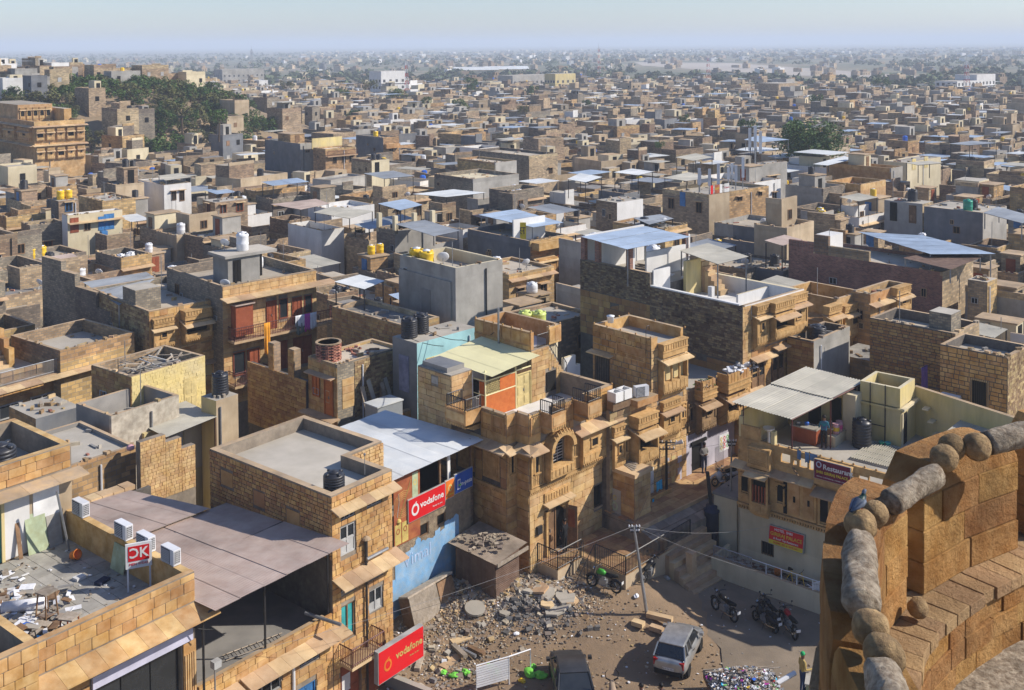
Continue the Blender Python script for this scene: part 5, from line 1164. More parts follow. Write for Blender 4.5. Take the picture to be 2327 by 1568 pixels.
# ---------------------------------------------------------------- fort bastion
BC=(10.8,6.85);ZL=19.5
bs=thing('fort_bastion','curved orange sandstone fort bastion with tall merlons and stone ledge','bastion',(BC[0],BC[1],0))
def pol(r,deg,z):w=R(deg);r-=.032*max(0,deg-140);return Vector((r*math.cos(w),r*math.sin(w),z))
def stone(name,pts8,mat,parent=bs,bev=.018):
 me=bpy.data.meshes.new(name);bm=bmesh.new();vv=[bm.verts.new(p)for p in pts8]
 for q in((3,2,1,0),(4,5,6,7),(0,1,5,4),(1,2,6,5),(2,3,7,6),(3,0,4,7)):bm.faces.new([vv[i]for i in q])
 bmesh.ops.recalc_face_normals(bm,faces=bm.faces[:]);bmesh.ops.bevel(bm,geom=bm.edges[:],offset=bev*.55,segments=1,affect='EDGES')
 bm.to_mesh(me);bm.free();me.materials.append(M[mat]);return obj(name,me,parent)
rb=random.Random(21)
def cblock(r0,r1,d0,d1,z0,z1,mat,name='stone_block',bev=.018,j=.012,batter=0.0):
 e=math.degrees(.004/r0);d0+=e;d1-=e;g=.004
 def jj():return rb.uniform(-j,j)
 ra,rb_=r0+jj(),r1+jj()
 return stone(name,[pol(ra,d0,z0+g),pol(ra,d1,z0+g),pol(rb_+batter,d1,z0+g),pol(rb_+batter,d0,z0+g),pol(ra,d0,z1-g),pol(ra,d1,z1-g),pol(rb_,d1,z1-g),pol(rb_,d0,z1-g)],mat,bev=bev)
 # core drum (keeps light out) and outer skin with batter
b=MB();n=60;i0=b.mi('bastion')
prof=[(8.12,18.3),(8.12,19.36),(8.95,19.36),(9.05,19.3),(9.6,12),(10.6,-.6)]
a0,a1=60,200
for k in range(n+1):
 d=a0+(a1-a0)*k/n
 for r_,z in prof:b.v.append(tuple(pol(r_,d,z)))
m=len(prof)
for k in range(n):
 for q in range(m-1):b.f.append((k*m+q,(k+1)*m+q,(k+1)*m+q+1,k*m+q+1));b.m.append(i0)
b.build('core_wall',bs)
b=MB();b.face([tuple(pol(8.3,a0+(a1-a0)*k/30,18.55))for k in range(31)],'boulder_grey');b.build('bastion_floor',bs)
# inner wall courses under the ledge
zz=[18.5,18.8,19.08,19.34]
for c in range(3):
 d=84+rb.uniform(0,3)
 while d<178:
  w=rb.uniform(2.6,5.2)
  cblock(7.98+rb.uniform(-.015,.02),8.3,d,d+w,zz[c],zz[c+1],'bastion');d+=w
  # ledge slabs
d=84
while d<178:
 w=rb.uniform(1.7,2.9);cblock(7.93+rb.uniform(-.015,.015),8.62,d,d+w,19.34,19.5+rb.uniform(-.008,.008),'bastion_top','ledge_slab',.012);d+=w
 # outer sill in the crenels
d=84
while d<178:
 w=rb.uniform(4,6);cblock(8.5,9.12,d,d+w,19.2,19.46,'bastion_top','sill_stone',.015);d+=w
 # outer courses
for c in range(8):
 d=124+rb.uniform(0,3)
 while d<178:
  w=rb.uniform(4,7);r_=9.08+c*.04;cblock(8.8,r_+.02,d,d+w,19.2-(c+1)*.5,19.2-c*.5,'bastion',batter=.04);d+=w
  # merlons: coursed blocks with rounded shoulders
def merlon(d0,d1,ri,ro,H,round_lo=.12,round_hi=.3):
 z=ZL;rows=4;W=d1-d0;hh=H/rows
 for r_ in range(rows):
  cuts=[d0];x=d0
  while x<d1-.1:
   w=W*rb.uniform(.3,.55);x=min(x+w,d1)
   if d1-x<W*.22:x=d1
   cuts.append(x)
  for i in range(len(cuts)-1):
   lo,hi=cuts[i],cuts[i+1];z0,z1=z+r_*hh,z+(r_+1)*hh
   if r_==rows-1:
    m=5
    def top(a):
     fr=(a-d0)/W;t_=0
     if fr<round_hi:t_=(1-math.sqrt(max(0,1-((round_hi-fr)/round_hi)**2)))
     if fr>1-round_lo:t_=max(t_,(1-math.sqrt(max(0,1-((fr-1+round_lo)/round_lo)**2))))
     return z1-t_*hh*.85
    me=bpy.data.meshes.new('stone_block');bm=bmesh.new();ring=[]
    for k in range(m+1):
     a=lo+(hi-lo)*k/m+(.03 if k==0 else(-.03 if k==m else 0));zt=max(top(a)-.004,z0+.03)
     ring.append([bm.verts.new(p)for p in(pol(ri,a,z0+.004),pol(ro,a,z0+.004),pol(ro-.03,a,zt),pol(ri+.03,a,zt))])
    for k in range(m):
     for q in range(4):bm.faces.new((ring[k][q],ring[k][(q+1)%4],ring[k+1][(q+1)%4],ring[k+1][q]))
    bm.faces.new(ring[0]);bm.faces.new(ring[-1]);bmesh.ops.recalc_face_normals(bm,faces=bm.faces[:]);bm.to_mesh(me);bm.free();me.materials.append(M['bastion']);obj('stone_block',me,bs)
   else:cblock(ri+rb.uniform(-.01,.012),ro,lo,hi,z0,z1,'bastion',bev=.02)
   # solid heart so no light leaks through joints
 hb=MB();m=8;i1=hb.mi('bastion')
 for k in range(m+1):
  a=d0+W*.04+W*.92*k/m
  for r_,z_ in((ri+.06,z),(ro-.06,z),(ro-.06,z+H*.78),(ri+.06,z+H*.78)):hb.v.append(tuple(pol(r_,a,z_)))
 for k in range(m):
  for q in range(4):hb.f.append((k*4+q,k*4+(q+1)%4,k*4+4+(q+1)%4,k*4+4+q));hb.m.append(i1)
 hb.f+=[(0,1,2,3),(m*4+3,m*4+2,m*4+1,m*4)];hb.m+=[i1,i1];hb.build('merlon_core',bs)
merlon(117.4,132.2,8.42,9.0,1.62);merlon(135.2,148,8.42,9.0,1.6,.02,.2);merlon(148.1,160,8.42,9.0,1.58,.02,.02);merlon(160.4,175,8.42,9.0,1.5,.02,.02);merlon(100.5,114.6,8.42,9.0,1.65);merlon(85,97.6,8.42,9.0,1.65)
# stone balls and cylinders lying loose on top
def rough(r,seed,sq=(1,1,1),amp=.06):
 bm=bmesh.new();bmesh.ops.create_icosphere(bm,subdivisions=4,radius=1);rr_=random.Random(seed);dirs=[Vector((rr_.gauss(0,1),rr_.gauss(0,1),rr_.gauss(0,1))).normalized()for _ in range(16)]
 for v in bm.verts:
  n_=v.co.normalized();k=1-amp*max(0,max((n_.dot(q)-.86)/.14 for q in dirs))+.016*math.sin(n_.x*9+seed)*math.sin(n_.y*8+n_.z*5)+.012*math.sin(n_.x*21+seed)*math.sin(n_.z*19)+.01*rr_.uniform(-1,1)
  v.co=Vector((n_.x*sq[0],n_.y*sq[1],n_.z*sq[2]))*k*r
 me=bpy.data.meshes.new('ball');bm.to_mesh(me);bm.free();me.polygons.foreach_set('use_smooth',[True]*len(me.polygons));return me
def ball(px,py,rp,z,label,mat='boulder',sq=(1,1,1)):
 X,Y=P(px,py,z);dist=math.sqrt(X*X+Y*Y+(z-ZC)**2);r=rp*Y/FPX
 me=rough(r,int(px),sq);me.materials.append(M[mat]);return tag(obj('stone_ball',me,None,(X,Y,z),(rb.uniform(0,3),rb.uniform(0,3),0)),label,'stone ball')
TOP=ZL+1.6
ball(1956,1193,38,TOP+.12,'rounded stone ball with a pigeon on it, at the far end of the longest cylinder');ball(1988,1168,31,TOP+.14,'rounded stone ball right behind the one with the pigeon')
ball(2145,1040,32,TOP+.22,'pitted round stone ball at the corner of the wide merlon top');ball(2163,1016,31,TOP+.22,'stone ball half hidden behind the corner ball of the wide merlon');ball(2219,1015,33,TOP+.24,'stone ball against the end of the far stone cylinder')
ball(1979,1428,44,TOP+.16,'grey brown stone ball touching the near end of the longest stone cylinder');ball(2009,1487,48,TOP+.14,'largest egg shaped stone ball on the merlon top','boulder',(1.1,.95,.92));ball(2086,1382,24,ZL+.15,'small pale stone ball wedged in the gap between the merlons')
def cyl(p,q,r,label,mat='boulder_grey',seed=1):
 p,q=Vector(p),Vector(q);d=q-p;L_=d.length;b=MB();seg,n=22,18;i1=b.mi(mat);rr_=random.Random(seed)
 ph=[rr_.uniform(0,6)for _ in range(4)]
 for k in range(n+1):
  for t in range(seg):
   w=2*math.pi*t/seg;f_=k/n;e=r*(1+.06*math.sin(w*2+ph[0]+f_*3)+.05*math.sin(w*4+ph[1]+f_*9)+.03*math.sin(w*7+f_*23+ph[2])+.025*rr_.uniform(-1,1))*(.95 if k in(0,n)else 1)
   b.v.append((e*math.cos(w),e*math.sin(w),L_*f_+rr_.uniform(-.01,.01)))
 for k in range(n):
  for t in range(seg):u=(t+1)%seg;b.f.append((k*seg+t,k*seg+u,(k+1)*seg+u,(k+1)*seg+t));b.m.append(i1)
 b.f.append(tuple(reversed(range(seg))));b.f.append(tuple(n*seg+t for t in range(seg)));b.m+=[i1,i1]
 o=b.build('stone_cylinder',None,True,loc=p);o.rotation_euler=d.to_track_quat('Z','Y').to_euler();return tag(o,label,'stone cylinder')
def W3(px,py,z):return(*P(px,py,z),z)
cyl(W3(1952,1236,TOP+.15),W3(1957,1378,TOP+.15),.165,'longest grey stone cylinder lying along the near merlon top','boulder_grey',seed=2)
cyl(W3(2022,1143,TOP+.08),W3(2126,1080,TOP+.14),.145,'short stone cylinder bridging the gap between two merlons',seed=3)
cyl(W3(2242,1008,TOP+.26),W3(2400,965,TOP+.4),.16,'thick stone cylinder running off past the far merlon',seed=4)
cyl(W3(2005,1535,TOP+.1),W3(2050,1680,TOP+.1),.17,'stone cylinder lying at the foot of the largest stone ball',seed=5)
# pigeon
pj=thing('pigeon','grey blue pigeon with green neck perched on a stone ball','pigeon',W3(1953,1160,TOP+.27),R(35))
def pigeon():
 b=MB();b.tube([(-.19,0,.035),(-.12,0,.07),(-.05,0,.105),(.02,0,.135),(.07,0,.165),(.095,0,.2),(.10,0,.235),(.115,0,.262),(.135,0,.268),(.16,0,.26)],[.012,.035,.062,.07,.06,.04,.03,.031,.024,.006],'pigeon',12)
 for i,(f_)in enumerate(b.f):
  z=sum(b.v[k][2]for k in f_)/len(f_);x=sum(b.v[k][0]for k in f_)/len(f_)
  if z>.18:b.m[i]=b.mi('pigeon_neck')if z<.25 else b.m[i]
 o=b.build('body',pj,True)
 for s_ in(-1,1):
  w=MB();w.tube([(.05,s_*.062,.15),(-.03,s_*.075,.125),(-.12,s_*.055,.085),(-.2,s_*.03,.055)],[.028,.038,.024,.006],'pigeon',8);w.build('wing',pj,True)
  l=MB();l.tube([(.02,s_*.028,.08),(.015,s_*.028,.0)],.006,'lamp_red',5);l.tube([(.015,s_*.028,.004),(.045,s_*.03,.002)],.005,'lamp_red',4);l.build('leg',pj)
 t=MB();t.hexa([(-.12,-.03,.06),(-.12,.03,.06),(-.21,.032,.03),(-.21,-.032,.03)],[(-.12,-.03,.075),(-.12,.03,.075),(-.21,.032,.038),(-.21,-.032,.038)],'plastic_black');t.build('tail',pj)
 e=MB();e.lathe([(.001,0),(.007,.003),(.001,.006)],'hair',6,(.12,.026,.262));e.build('eye',pj)
pigeon();pj.scale=(.74,.74,.74)
# ---------------------------------------------------------------- restaurant house across the street
NR=P(*K8(150,390),7.3)
h=House('roof_restaurant_house','cream and carved stone house with roof kitchen, corrugated canopy and yellow cistern','house',NR,50)
HR=h;h.foot(-3,-13,9.5,0.6)
LW=('L',0.0)
def q(x0,y0,x1,y1):
 a,b_=h.l(*K8(x0,y0)),h.l(*K8(x1,y1));return(min(a[0],b_[0]),min(a[1],b_[1]),max(a[0],b_[0]),max(a[1],b_[1]))
win=q(335,1405,440,1550)
b=MB();b.box(.2,-11,GZ,9.2,0,5.3,'plaster_cream','cement');b.build('wall',h.o)
h.panel('lower_wall',LW,-11,GZ,0,2.7,'plaster_cream',[win]);h.window(LW,*win,frame='wood_brown',pane='dark',mull=0,bars=5)
h.panel('back_end_wall',('B',0),0,GZ,9,5.6,'plaster_cream',(),.1)
h.panel('carved_wall',('L',-.02),-11,2.7,0,5.3,'carved')
b=MB()
for k in range(80):b.box(*h.fb(('L',-.02),-11+k*.1375,0,2.62,-11+k*.1375+.07,.14,2.8),'carved')
b.box(*h.fb(('L',-.02),-11,0,2.8,0,.16,2.9),'carved');b.build('corbel_course',h.o)
# carved bays
def bay(a0,a1,d,dark=()):
 b=MB();b.box(*h.fb(LW,a0,.02,2.75,a1,d,3.25),'carved');
 for k in range(4):b.box(*h.fb(LW,a0+.04*(3-k),.02,2.45+k*.075,a1-.04*(3-k),d*(.3+.2*k),2.525+k*.075),'carved')
 b.build('bay',h.o);h.fbox('bay_lintel',LW,a0,.02,4.75,a1,d,4.95,'carved')
 for e in(a0,a1-.1):h.fbox('bay_column',LW,e,d-.1,3.25,e+.1,d,4.75,'carved')
 for k in range(int((a1-a0)/.35)):h.fbox('carved_tile',LW,a0+.03+k*.35,d,2.82,a0+.33+k*.35,d+.02,3.18,'carved')
def arch_win(a,w,z0,z1,d=.02,pane='dark',mat='carved'):
 b=MB();b.box(*h.fb(LW,a-w/2,d,z0,a+w/2,d+.03,z1),pane)
 for k in range(5):
  w0,w1=math.pi*k/5,math.pi*(k+1)/5;b.face([h.pt(LW,a+w/2*math.cos(w_),d+.03,z1+(w/2*math.sin(w_)if s_ else 0))for w_,s_ in((w0,0),(w0,1),(w1,1),(w1,0))],pane)
 o=b.build('arched_window',h.o);f_=MB()
 f_.box(*h.fb(LW,a-w/2-.08,d,z0-.08,a-w/2,d+.08,z1),mat);f_.box(*h.fb(LW,a+w/2,d,z0-.08,a+w/2+.08,d+.08,z1),mat);f_.box(*h.fb(LW,a-w/2-.1,d,z0-.16,a+w/2+.1,d+.12,z0-.08),mat);f_.box(*h.fb(LW,a-w/2-.1,d,z1+w/2,a+w/2+.1,d+.1,z1+w/2+.08),mat);f_.build('surround',o)
bay(-1.85,-.85,.45);h.fbox('bay_back',LW,-1.75,.05,3.25,-.95,.2,4.75,'dark');
for k in range(5):h.fbox('wood_baluster',LW,-1.7+k*.17,.3,3.25,-1.62+k*.17,.36,4.1,'wood_red')
arch_win(-.4,.38,3.5,4.2);arch_win(-2.35,.32,3.5,4.2);arch_win(-4.65,.42,3.1,4.3);arch_win(-5.25,.42,3.0,3.9);arch_win(-6.3,.4,3.1,4.2);arch_win(-7.4,.4,3.1,4.2)
for a0,a1 in((-4.25,-2.75),):
 b=MB();b.box(*h.fb(LW,a0,.02,2.95,a1,.12,4.85),'carved');b.build('carved_panel',h.o)
 for k in range(2):h.fbox('panel_relief',LW,a0+.1+k*.75,.12,3.1,a0+.65+k*.75,.16,4.6,'ashlar');h.fbox('niche',LW,a0+.3+k*.75,.16,3.7,a0+.42+k*.75,.17,4.0,'dark')
for cq in((-.82,2.95,-.62,4.9),(-6.05,2.95,-5.6,4.7),(-8.4,2.95,-7.7,4.9),(-9.4,2.95,-8.5,4.9),(-1.85,5.15,-.75,5.95),(-5.95,5.15,-4.3,5.3)):h.carve(LW,*cq,.03 if cq[1]<5 else .42 if cq[0]>-2 else .28,'carved',False)
h.fbox('recess',LW,-2.72,.0,2.95,-2.5,.03,4.9,'dark')
h.eave(LW,-11,-5.9,5.0,.6,.3,.7);h.eave(LW,-5.9,-4.2,4.8,.75,.3,.7);h.eave(LW,-4.2,.2,5.05,.6,.3,.7);h.eave(LW,-1.95,-.7,5.0,.95,.3,1.3)
# parapet with arched openings
pm='carved'
arches=[(-2.6,.5,5.95),(-3.1,.2,5.75),(-6.55,.45,5.85),(-7.2,.75,5.95),(-7.9,.4,5.85),(-8.5,.4,5.85),(-9.3,.7,5.9)]
ops=[(a-w/2,5.5,a+w/2,z)for a,w,z in arches]+[(-3.75,5.5,-3.35,5.95),(-4.2,5.5,-3.85,5.95)]
h.panel('parapet',LW,-11,4.95,0,6.25,pm,ops,.16)
h.fbox('parapet_front',LW,-1.95,.0,5.0,-.7,.42,6.05,'carved');h.fbox('parapet_front',LW,-6.1,.0,5.0,-4.2,.28,6.2,'carved')
h.finials([h.pt(LW,-2.2-k*.55,-.08,0)[:2]for k in range(14)],6.24)
b=MB();b.tube([h.pt(LW,-3.0,.0,5.35),h.pt(LW,-3.5,.45,5.2)],.05,'carved_dark',6);b.build('water_spout',h.o)
# roof kitchen
for s_,t_,z1 in((.1,-.12,7.3),(.1,-1.9,6.9)):h.box('pier',s_-.08,t_-.1,5.3,s_+.2,t_+.1,z1,'plaster_yellow')
h.box('corner_wall',.0,-1.2,6.2,.16,-.14,6.9,'carved')
h.box('kitchen_wall',5.6,-3.2,5.3,5.75,-.1,7.7,'plaster_yellow');h.box('kitchen_wall',5.75,-3.3,5.3,6.2,-3.2,7.9,'plaster_cream');h.box('kitchen_wall',.3,-.1,5.3,5.6,.02,7.5,'plaster_yellow')
h.box('dark_doorway',5.55,-2.0,5.3,5.6,-1.3,7.1,'dark');h.box('dark_doorway',5.55,-3.15,5.3,5.6,-2.55,7.4,'dark')
h.box('low_wall',3.9,-3.5,5.3,5.6,-3.1,5.85,'plaster_cream');h.box('kitchen_pillar',5.4,-4.0,5.3,6.25,-3.3,7.75,'plaster_cream')
# stair room, cistern and long yellow wall
h.box('stair_room',6.2,-6.1,5.3,8.6,-3.65,7.2,'plaster_yellow',top='plaster_cream')
h.fbox('doorway',('F',-6.1),6.45,.0,5.32,7.05,.03,6.95,'dark');h.fbox('door_reveal',('F',-6.1),6.3,.0,5.3,6.45,.06,7.0,'plaster_cream')
h.fbox('ledge',('F',-6.1),6.15,.0,7.2,8.6,.2,7.33,'plaster_cream');h.fbox('ledge',('L',6.2),-6.2,.0,7.2,-3.6,.1,7.3,'plaster_yellow')
for s0,t0,s1,t1 in((6.22,-6.05,8.4,-5.87),(6.22,-4.1,8.4,-3.92),(6.22,-5.87,6.4,-4.1),(8.22,-5.87,8.4,-4.1)):h.box('cistern_wall',s0,t0,7.33,s1,t1,8.35,'plaster_yellow',top='plaster_cream')
h.box('cistern_water',6.4,-5.87,7.33,8.22,-4.1,7.6,'dark')
b=MB()
for t_ in(-4.5,-5.3):b.tube([(6.12,t_,8.4),(6.12,t_,5.35)],.03,'iron_black',5)
b.tube([(6.12,-4.5,6.2),(6.12,-5.3,6.2),(6.12,-5.3,7.2)],.03,'iron_black',5);b.build('water_pipe',h.o)
b=MB();b.prism([(8.5,-6.0),(6.4,-12.4),(6.65,-12.5),(8.75,-6.0)],GZ,7.9,'plaster_yellow','coping');b.build('long_wall',h.o)
for k in range(3):h.box('wall_step',7.6-.05*k,-7.0-.3*k,7.0-k*.6,8.1,-6.7-.3*k,7.08-k*.6,'plaster_cream')
b=MB();b.box(2.9,-7.6,5.3,5.8,-4.7,5.36,'cement','cement')
for k in range(24):b.box(2.95,-7.5+k*.118,5.4,5.75,-7.45+k*.118,5.44,'tin_beige')
for k in range(5):b.box(2.96+k*.68,-7.55,5.37,3.0+k*.68,-4.75,5.4,'tin_beige')
b.build('skylight_grate',h.o,kind='stuff')
h.box('end_wall',.05,-11.2,GZ,9,-11,5.3,'plaster_cream')
z0=7.9
corrugated(h.o,[(.1,.45,z0),(-.35,-3.05,z0),(3.7,-3.5,z0+.05),(4.0,.1,z0+.05)],'tin_beige',1.0,.17,.022)
corrugated(h.o,[(3.8,.12,z0+.1),(3.5,-3.5,z0+.1),(7.0,-3.9,z0+.2),(7.5,-.25,z0+.2)],'tin_beige',1.0,.17,.022)
b=MB()
for s_,t_ in((.1,-2.9),(.15,-.2),(3.7,-3.35),(3.8,0)):b.tube([(s_,t_,5.3),(s_,t_,z0-.03)],.04,'iron_maroon',6)
b.tube([(-.2,-3.0,z0-.08),(6.9,-3.8,z0+.1)],.04,'iron_maroon',5);b.tube([(.2,.3,z0-.08),(7.2,-.2,z0+.1)],.04,'iron_maroon',5);b.build('canopy_frame',h.o)
b=MB();b.box(*h.fb(LW,-6.9,0,1.0,-6.5,.18,1.5),'wood_brown');b.tube([h.pt(LW,-6.7,.05,1.5),h.pt(LW,-6.4,.08,2.3),h.pt(LW,-7.2,.08,2.4)],.02,'cable',4);b.build('meter_box',h.o)
h.finish()
def rp(s_,t_,z):return(*h.wor(s_,t_),z)
# loose things on the roof
t=thing('kitchen_counter','dark red kitchen counter with grey top and dishes under the canopy','counter',rp(2.6,.65,5.3),h.a)
b=MB();b.box(.9,-3.3,0,1.6,-1.9,.8,'wood_red');b.build('base',t);b=MB();b.box(.85,-3.35,.8,1.65,-1.85,.86,'tile_light');b.box(1.6,-3.9,.8,2.5,-3.0,.86,'tile_light');b.build('worktop',t);b=MB();b.box(1.65,-3.85,0,2.5,-3.05,.8,'wood_brown');b.build('side_base',t)
for k,(s_,t_)in enumerate(((1.1,-2.2),(1.3,-2.6),(1.9,-3.3),(2.2,-3.5))):b=MB();b.lathe([(.1,0),(.13,.14),(.12,.16),(.02,.17)],('steel','plastic_blue','steel','steel')[k],10,(s_,t_,.86));b.build('pot',t,True)
t=thing('wash_basin','white pedestal wash basin in the corner of the roof kitchen','basin',rp(2.2,-.6,5.3),h.a)
b=MB();b.lathe([(.13,0),(.09,.1),(.08,.65),(.12,.72)],'plastic_white',12);b.build('pedestal',t,True);b=MB();b.lathe([(.1,.7),(.3,.82),(.32,.9),(.28,.9),(.1,.78)],'plastic_white',16);b.build('bowl',t,True)
for k,(s_,t_)in enumerate(((4.5,-3.3),(4.95,-3.3))):
 t=thing('drum',('pink lidded drum with yellow band on the low kitchen wall' if k==0 else 'pale pink drum behind the yellow banded one'),'drum',rp(s_,t_,5.85));b=MB();b.lathe([(.17,0),(.18,.12),(.18,.38),(.17,.5)],'cloth_pink',14);b.build('shell',t,True);b=MB();b.lathe([(.184,.15),(.186,.2),(.186,.33),(.184,.36)],'plastic_yellow' if k==0 else 'pink',14);b.build('band',t,True);b=MB();b.lathe([(.18,.5),(.18,.54),(.02,.55)],'cloth_pink',14);b.build('lid',t)
tank(rp(5.0,-4.5,5.3),'big black water tank beside the yellow stair room on the restaurant roof','plastic_black','ribbed',1.05,hs=1.35)
for k,(s_,t_)in enumerate(((5.75,-5.3),(5.85,-5.6))):b=MB();b.lathe([(.11,0),(.15,.24),(.16,.26),(.13,.25),(.09,.02)],'plastic_green' if k==0 else 'paint_teal',12);tag(b.build('bucket',None,True,loc=rp(s_-.1,t_,5.3)),'small %s bucket at the foot of the yellow stair room'%('green','teal')[k],'bucket')
# banner and sign box with lettering
t=sign_on(h,'restaurant_banner','dark maroon cloth banner with white and yellow lettering hung on the carved parapet',('L',0),-6.05,5.32,-4.27,6.22,.34,'sign_maroon',.03)
letters(h,t,'Restaurant',LW,-5.45,5.95,.34,'sign_white',.36,bold=.006);letters(h,t,'SHRI GIRIRAJ PALACE',LW,-5.16,5.66,.185,'sign_yellow',.36,bold=.004,squeeze=.9);letters(h,t,'INDIAN | CONTINENTAL | CHINESE | ITALIAN',LW,-5.16,5.44,.075,'sign_white',.36)
ring_logo(h,t,LW,-4.5,6.02,.14,'sign_lilac',.36,False)
sx=q(415,1310,700,1530)
t=thing('hotel_sign','red hotel sign box with yellow strip tilted out from the cream wall','sign',rp(-.12,(sx[0]+sx[2])/2,1.75),h.a)
cw=(sx[2]-sx[0])
b=MB();b.box(-.12,-cw/2,-.45,.12,cw/2,.45,'steel');o1=b.build('sign_box',t,rot=(0,R(10),0));
b=MB();b.box(-.132,-cw/2+.03,-.22,-.121,cw/2-.03,.42,'sign_red');b.build('red_field',t,rot=(0,R(10),0));b=MB();b.box(-.132,-cw/2+.03,-.42,-.121,cw/2-.03,-.22,'sign_yellow');b.build('yellow_strip',t,rot=(0,R(10),0))
for txt,y,z,sz,m_ in(('HOTEL  SHRI',.15,.30,.17,'sign_white'),('GIRIRAJ PALACE',0,.08,.235,'sign_yellow'),('& Roof Top Restaurant',0,-.12,.14,'sign_white'),('ROOMS  A/C  &  NON A/C',0,-.32,.11,'sign_red')):
 o=obj('lettering',text_mesh(txt,sz,m_,'CENTER',.003,.003),t);o.matrix_local=Matrix.Rotation(R(10),4,'Y')@Matrix.Translation((-.137,y,z))@Matrix.Rotation(R(-90),4,'Z')@Matrix.Rotation(R(90),4,'X')
t=thing('washing_line','blue jeans and towel hung over the carved roof parapet','laundry',rp(0,0,0),h.a)
for a0,a1,dr,m_ in((-3.45,-3.25,.45,'cloth_denim'),(-3.85,-3.65,.5,'cloth_denim'),(-4.25,-3.9,.35,'cloth_denim'),(-4.3,-4.18,.75,'cloth_jean')):cloth(t,'garment',(-.06,a0,6.33),(-.06,a1,6.33),dr,m_,1,.02)
b=MB();b.tube([(-.05,-2.2,6.4),(-.05,-3.3,6.33),(-.05,-4.4,6.35)],.008,'cable',4);b.build('line',t)
# veranda along the foot of the wall
v=House('tiled_veranda','narrow chequer tiled veranda with low cream wall along the hotel','veranda',NR,50)
v.box('base',-1.6,-7.2,GZ,0.0,.6,-.1,'plaster_cream');v.box('low_wall',-1.75,-7.2,GZ,-1.55,.6,.45,'plaster_cream',top='coping');v.box('low_wall',-1.55,.45,GZ,0,.6,.45,'plaster_cream')
for k in range(6):
 for j in range(28):bx('floor_tile',v.o,-1.53+k*.255,-6.6+j*.255,-.1,-1.285+k*.255,-6.355+j*.255,-.085,'tile_brown' if(k+j)%2 else 'tile_light')
v.railing([(-1.65,-1.6),(-1.65,.5)],.45,.55,'steel',.08,'veranda_rail')
b=MB()
for j in range(7):b.box(-1.67,-2.4-j*.8,.45,-1.63,-2.36-j*.8,.95,'plastic_white')
b.tube([(-1.65,-1.6,.95),(-1.65,-7.2,.95)],.02,'plastic_white',4);b.build('hand_rail',v.o)
b=MB();b.lathe([(.15,0),(.2,.38),(.21,.42),(.17,.4),(.13,.03)],'plastic_orange',14);tag(b.build('bucket',None,True,loc=rp(-.7,-2.55,-.085)),'orange bucket on the chequered veranda','bucket')
# blue pump drum and pipes at the veranda head
t=thing('transformer_drum','tall dark blue cylinder with a slanting pipe beside the veranda head','drum',rp(.35,1.75,GZ),h.a)
b=MB();b.lathe([(.38,0),(.38,2.3),(.42,2.32),(.42,2.42),(.3,2.44),(.3,2.62),(.1,2.64)],'cloth_navy',18);b.build('shell',t,True);b=MB();b.tube([(.1,.1,2.6),(-.12,.18,4.4)],.1,'iron_black',8);b.build('chimney',t)
b=MB();b.box(.5,.35,GZ,3.2,1.7,2.6,'plaster_cream','cement_dark');b.box(.45,.3,2.6,3.2,1.75,2.75,'cement_dark');tag(b.build('lean_to_room',None,loc=rp(0,0,0),rot=(0,0,h.a)),'low cream lean-to room with slab roof at the end of the carved house','room')
# ---------------------------------------------------------------- generic house used for the middle distance
def uwin(fm):
 def f():
  b=MB()
  for q in((-.5,-.06,-.5,-.42,.02,.5),(.42,-.06,-.5,.5,.02,.5),(-.42,-.06,-.5,.42,.02,-.44),(-.42,-.06,.44,.42,.02,.5),(-.03,-.05,-.44,.03,.02,.44)):b.box(*q,fm)
  p=MB();p.box(-.45,-.03,-.47,.45,.01,.47,'dark');return b.mesh('window'),p.mesh('pane')
 return cached(('uwin',fm),f)
def udoor(fm):
 def f():
  b=MB();b.box(-.5,-.05,-.5,.5,.02,.5,fm);b.box(-.38,-.07,-.4,-.04,-.05,-.05,fm);b.box(.04,-.07,-.4,.38,-.05,-.05,fm);b.box(-.38,-.07,.05,-.04,-.05,.42,fm);b.box(.04,-.07,.05,.38,-.05,.42,fm);return b.mesh('door')
 return cached(('udoor',fm),f)
FROT={'F':0,'L':R(-90),'R':R(90),'B':R(180)}
def gwin(h,face,a,z,w,hh,fm='wood_brown',shade=False,pane=True):
 m1,m2=uwin(fm);o=obj('window',m1,h.o,h.pt(face,a,.0,z),(0,0,FROT[face[0]]),(w,1,hh))
 if pane:obj('pane',m2,o)
 if shade:h.fbox('window_shade',face,a-w*.7,-.02,z+hh/2+.06,a+w*.7,.4,z+hh/2+.12,'slab_stone')
def gdoor(h,face,a,z0,w,hh,fm='wood_brown'):obj('door',udoor(fm),h.o,h.pt(face,a,.0,z0+hh/2),(0,0,FROT[face[0]]),(w,1,hh))
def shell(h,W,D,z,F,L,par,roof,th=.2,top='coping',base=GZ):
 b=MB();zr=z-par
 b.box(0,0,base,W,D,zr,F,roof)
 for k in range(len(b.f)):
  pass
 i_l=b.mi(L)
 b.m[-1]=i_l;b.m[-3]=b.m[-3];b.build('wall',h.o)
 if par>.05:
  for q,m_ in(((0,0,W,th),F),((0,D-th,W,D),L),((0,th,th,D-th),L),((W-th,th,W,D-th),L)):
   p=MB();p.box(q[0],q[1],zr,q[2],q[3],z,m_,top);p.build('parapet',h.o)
 return zr
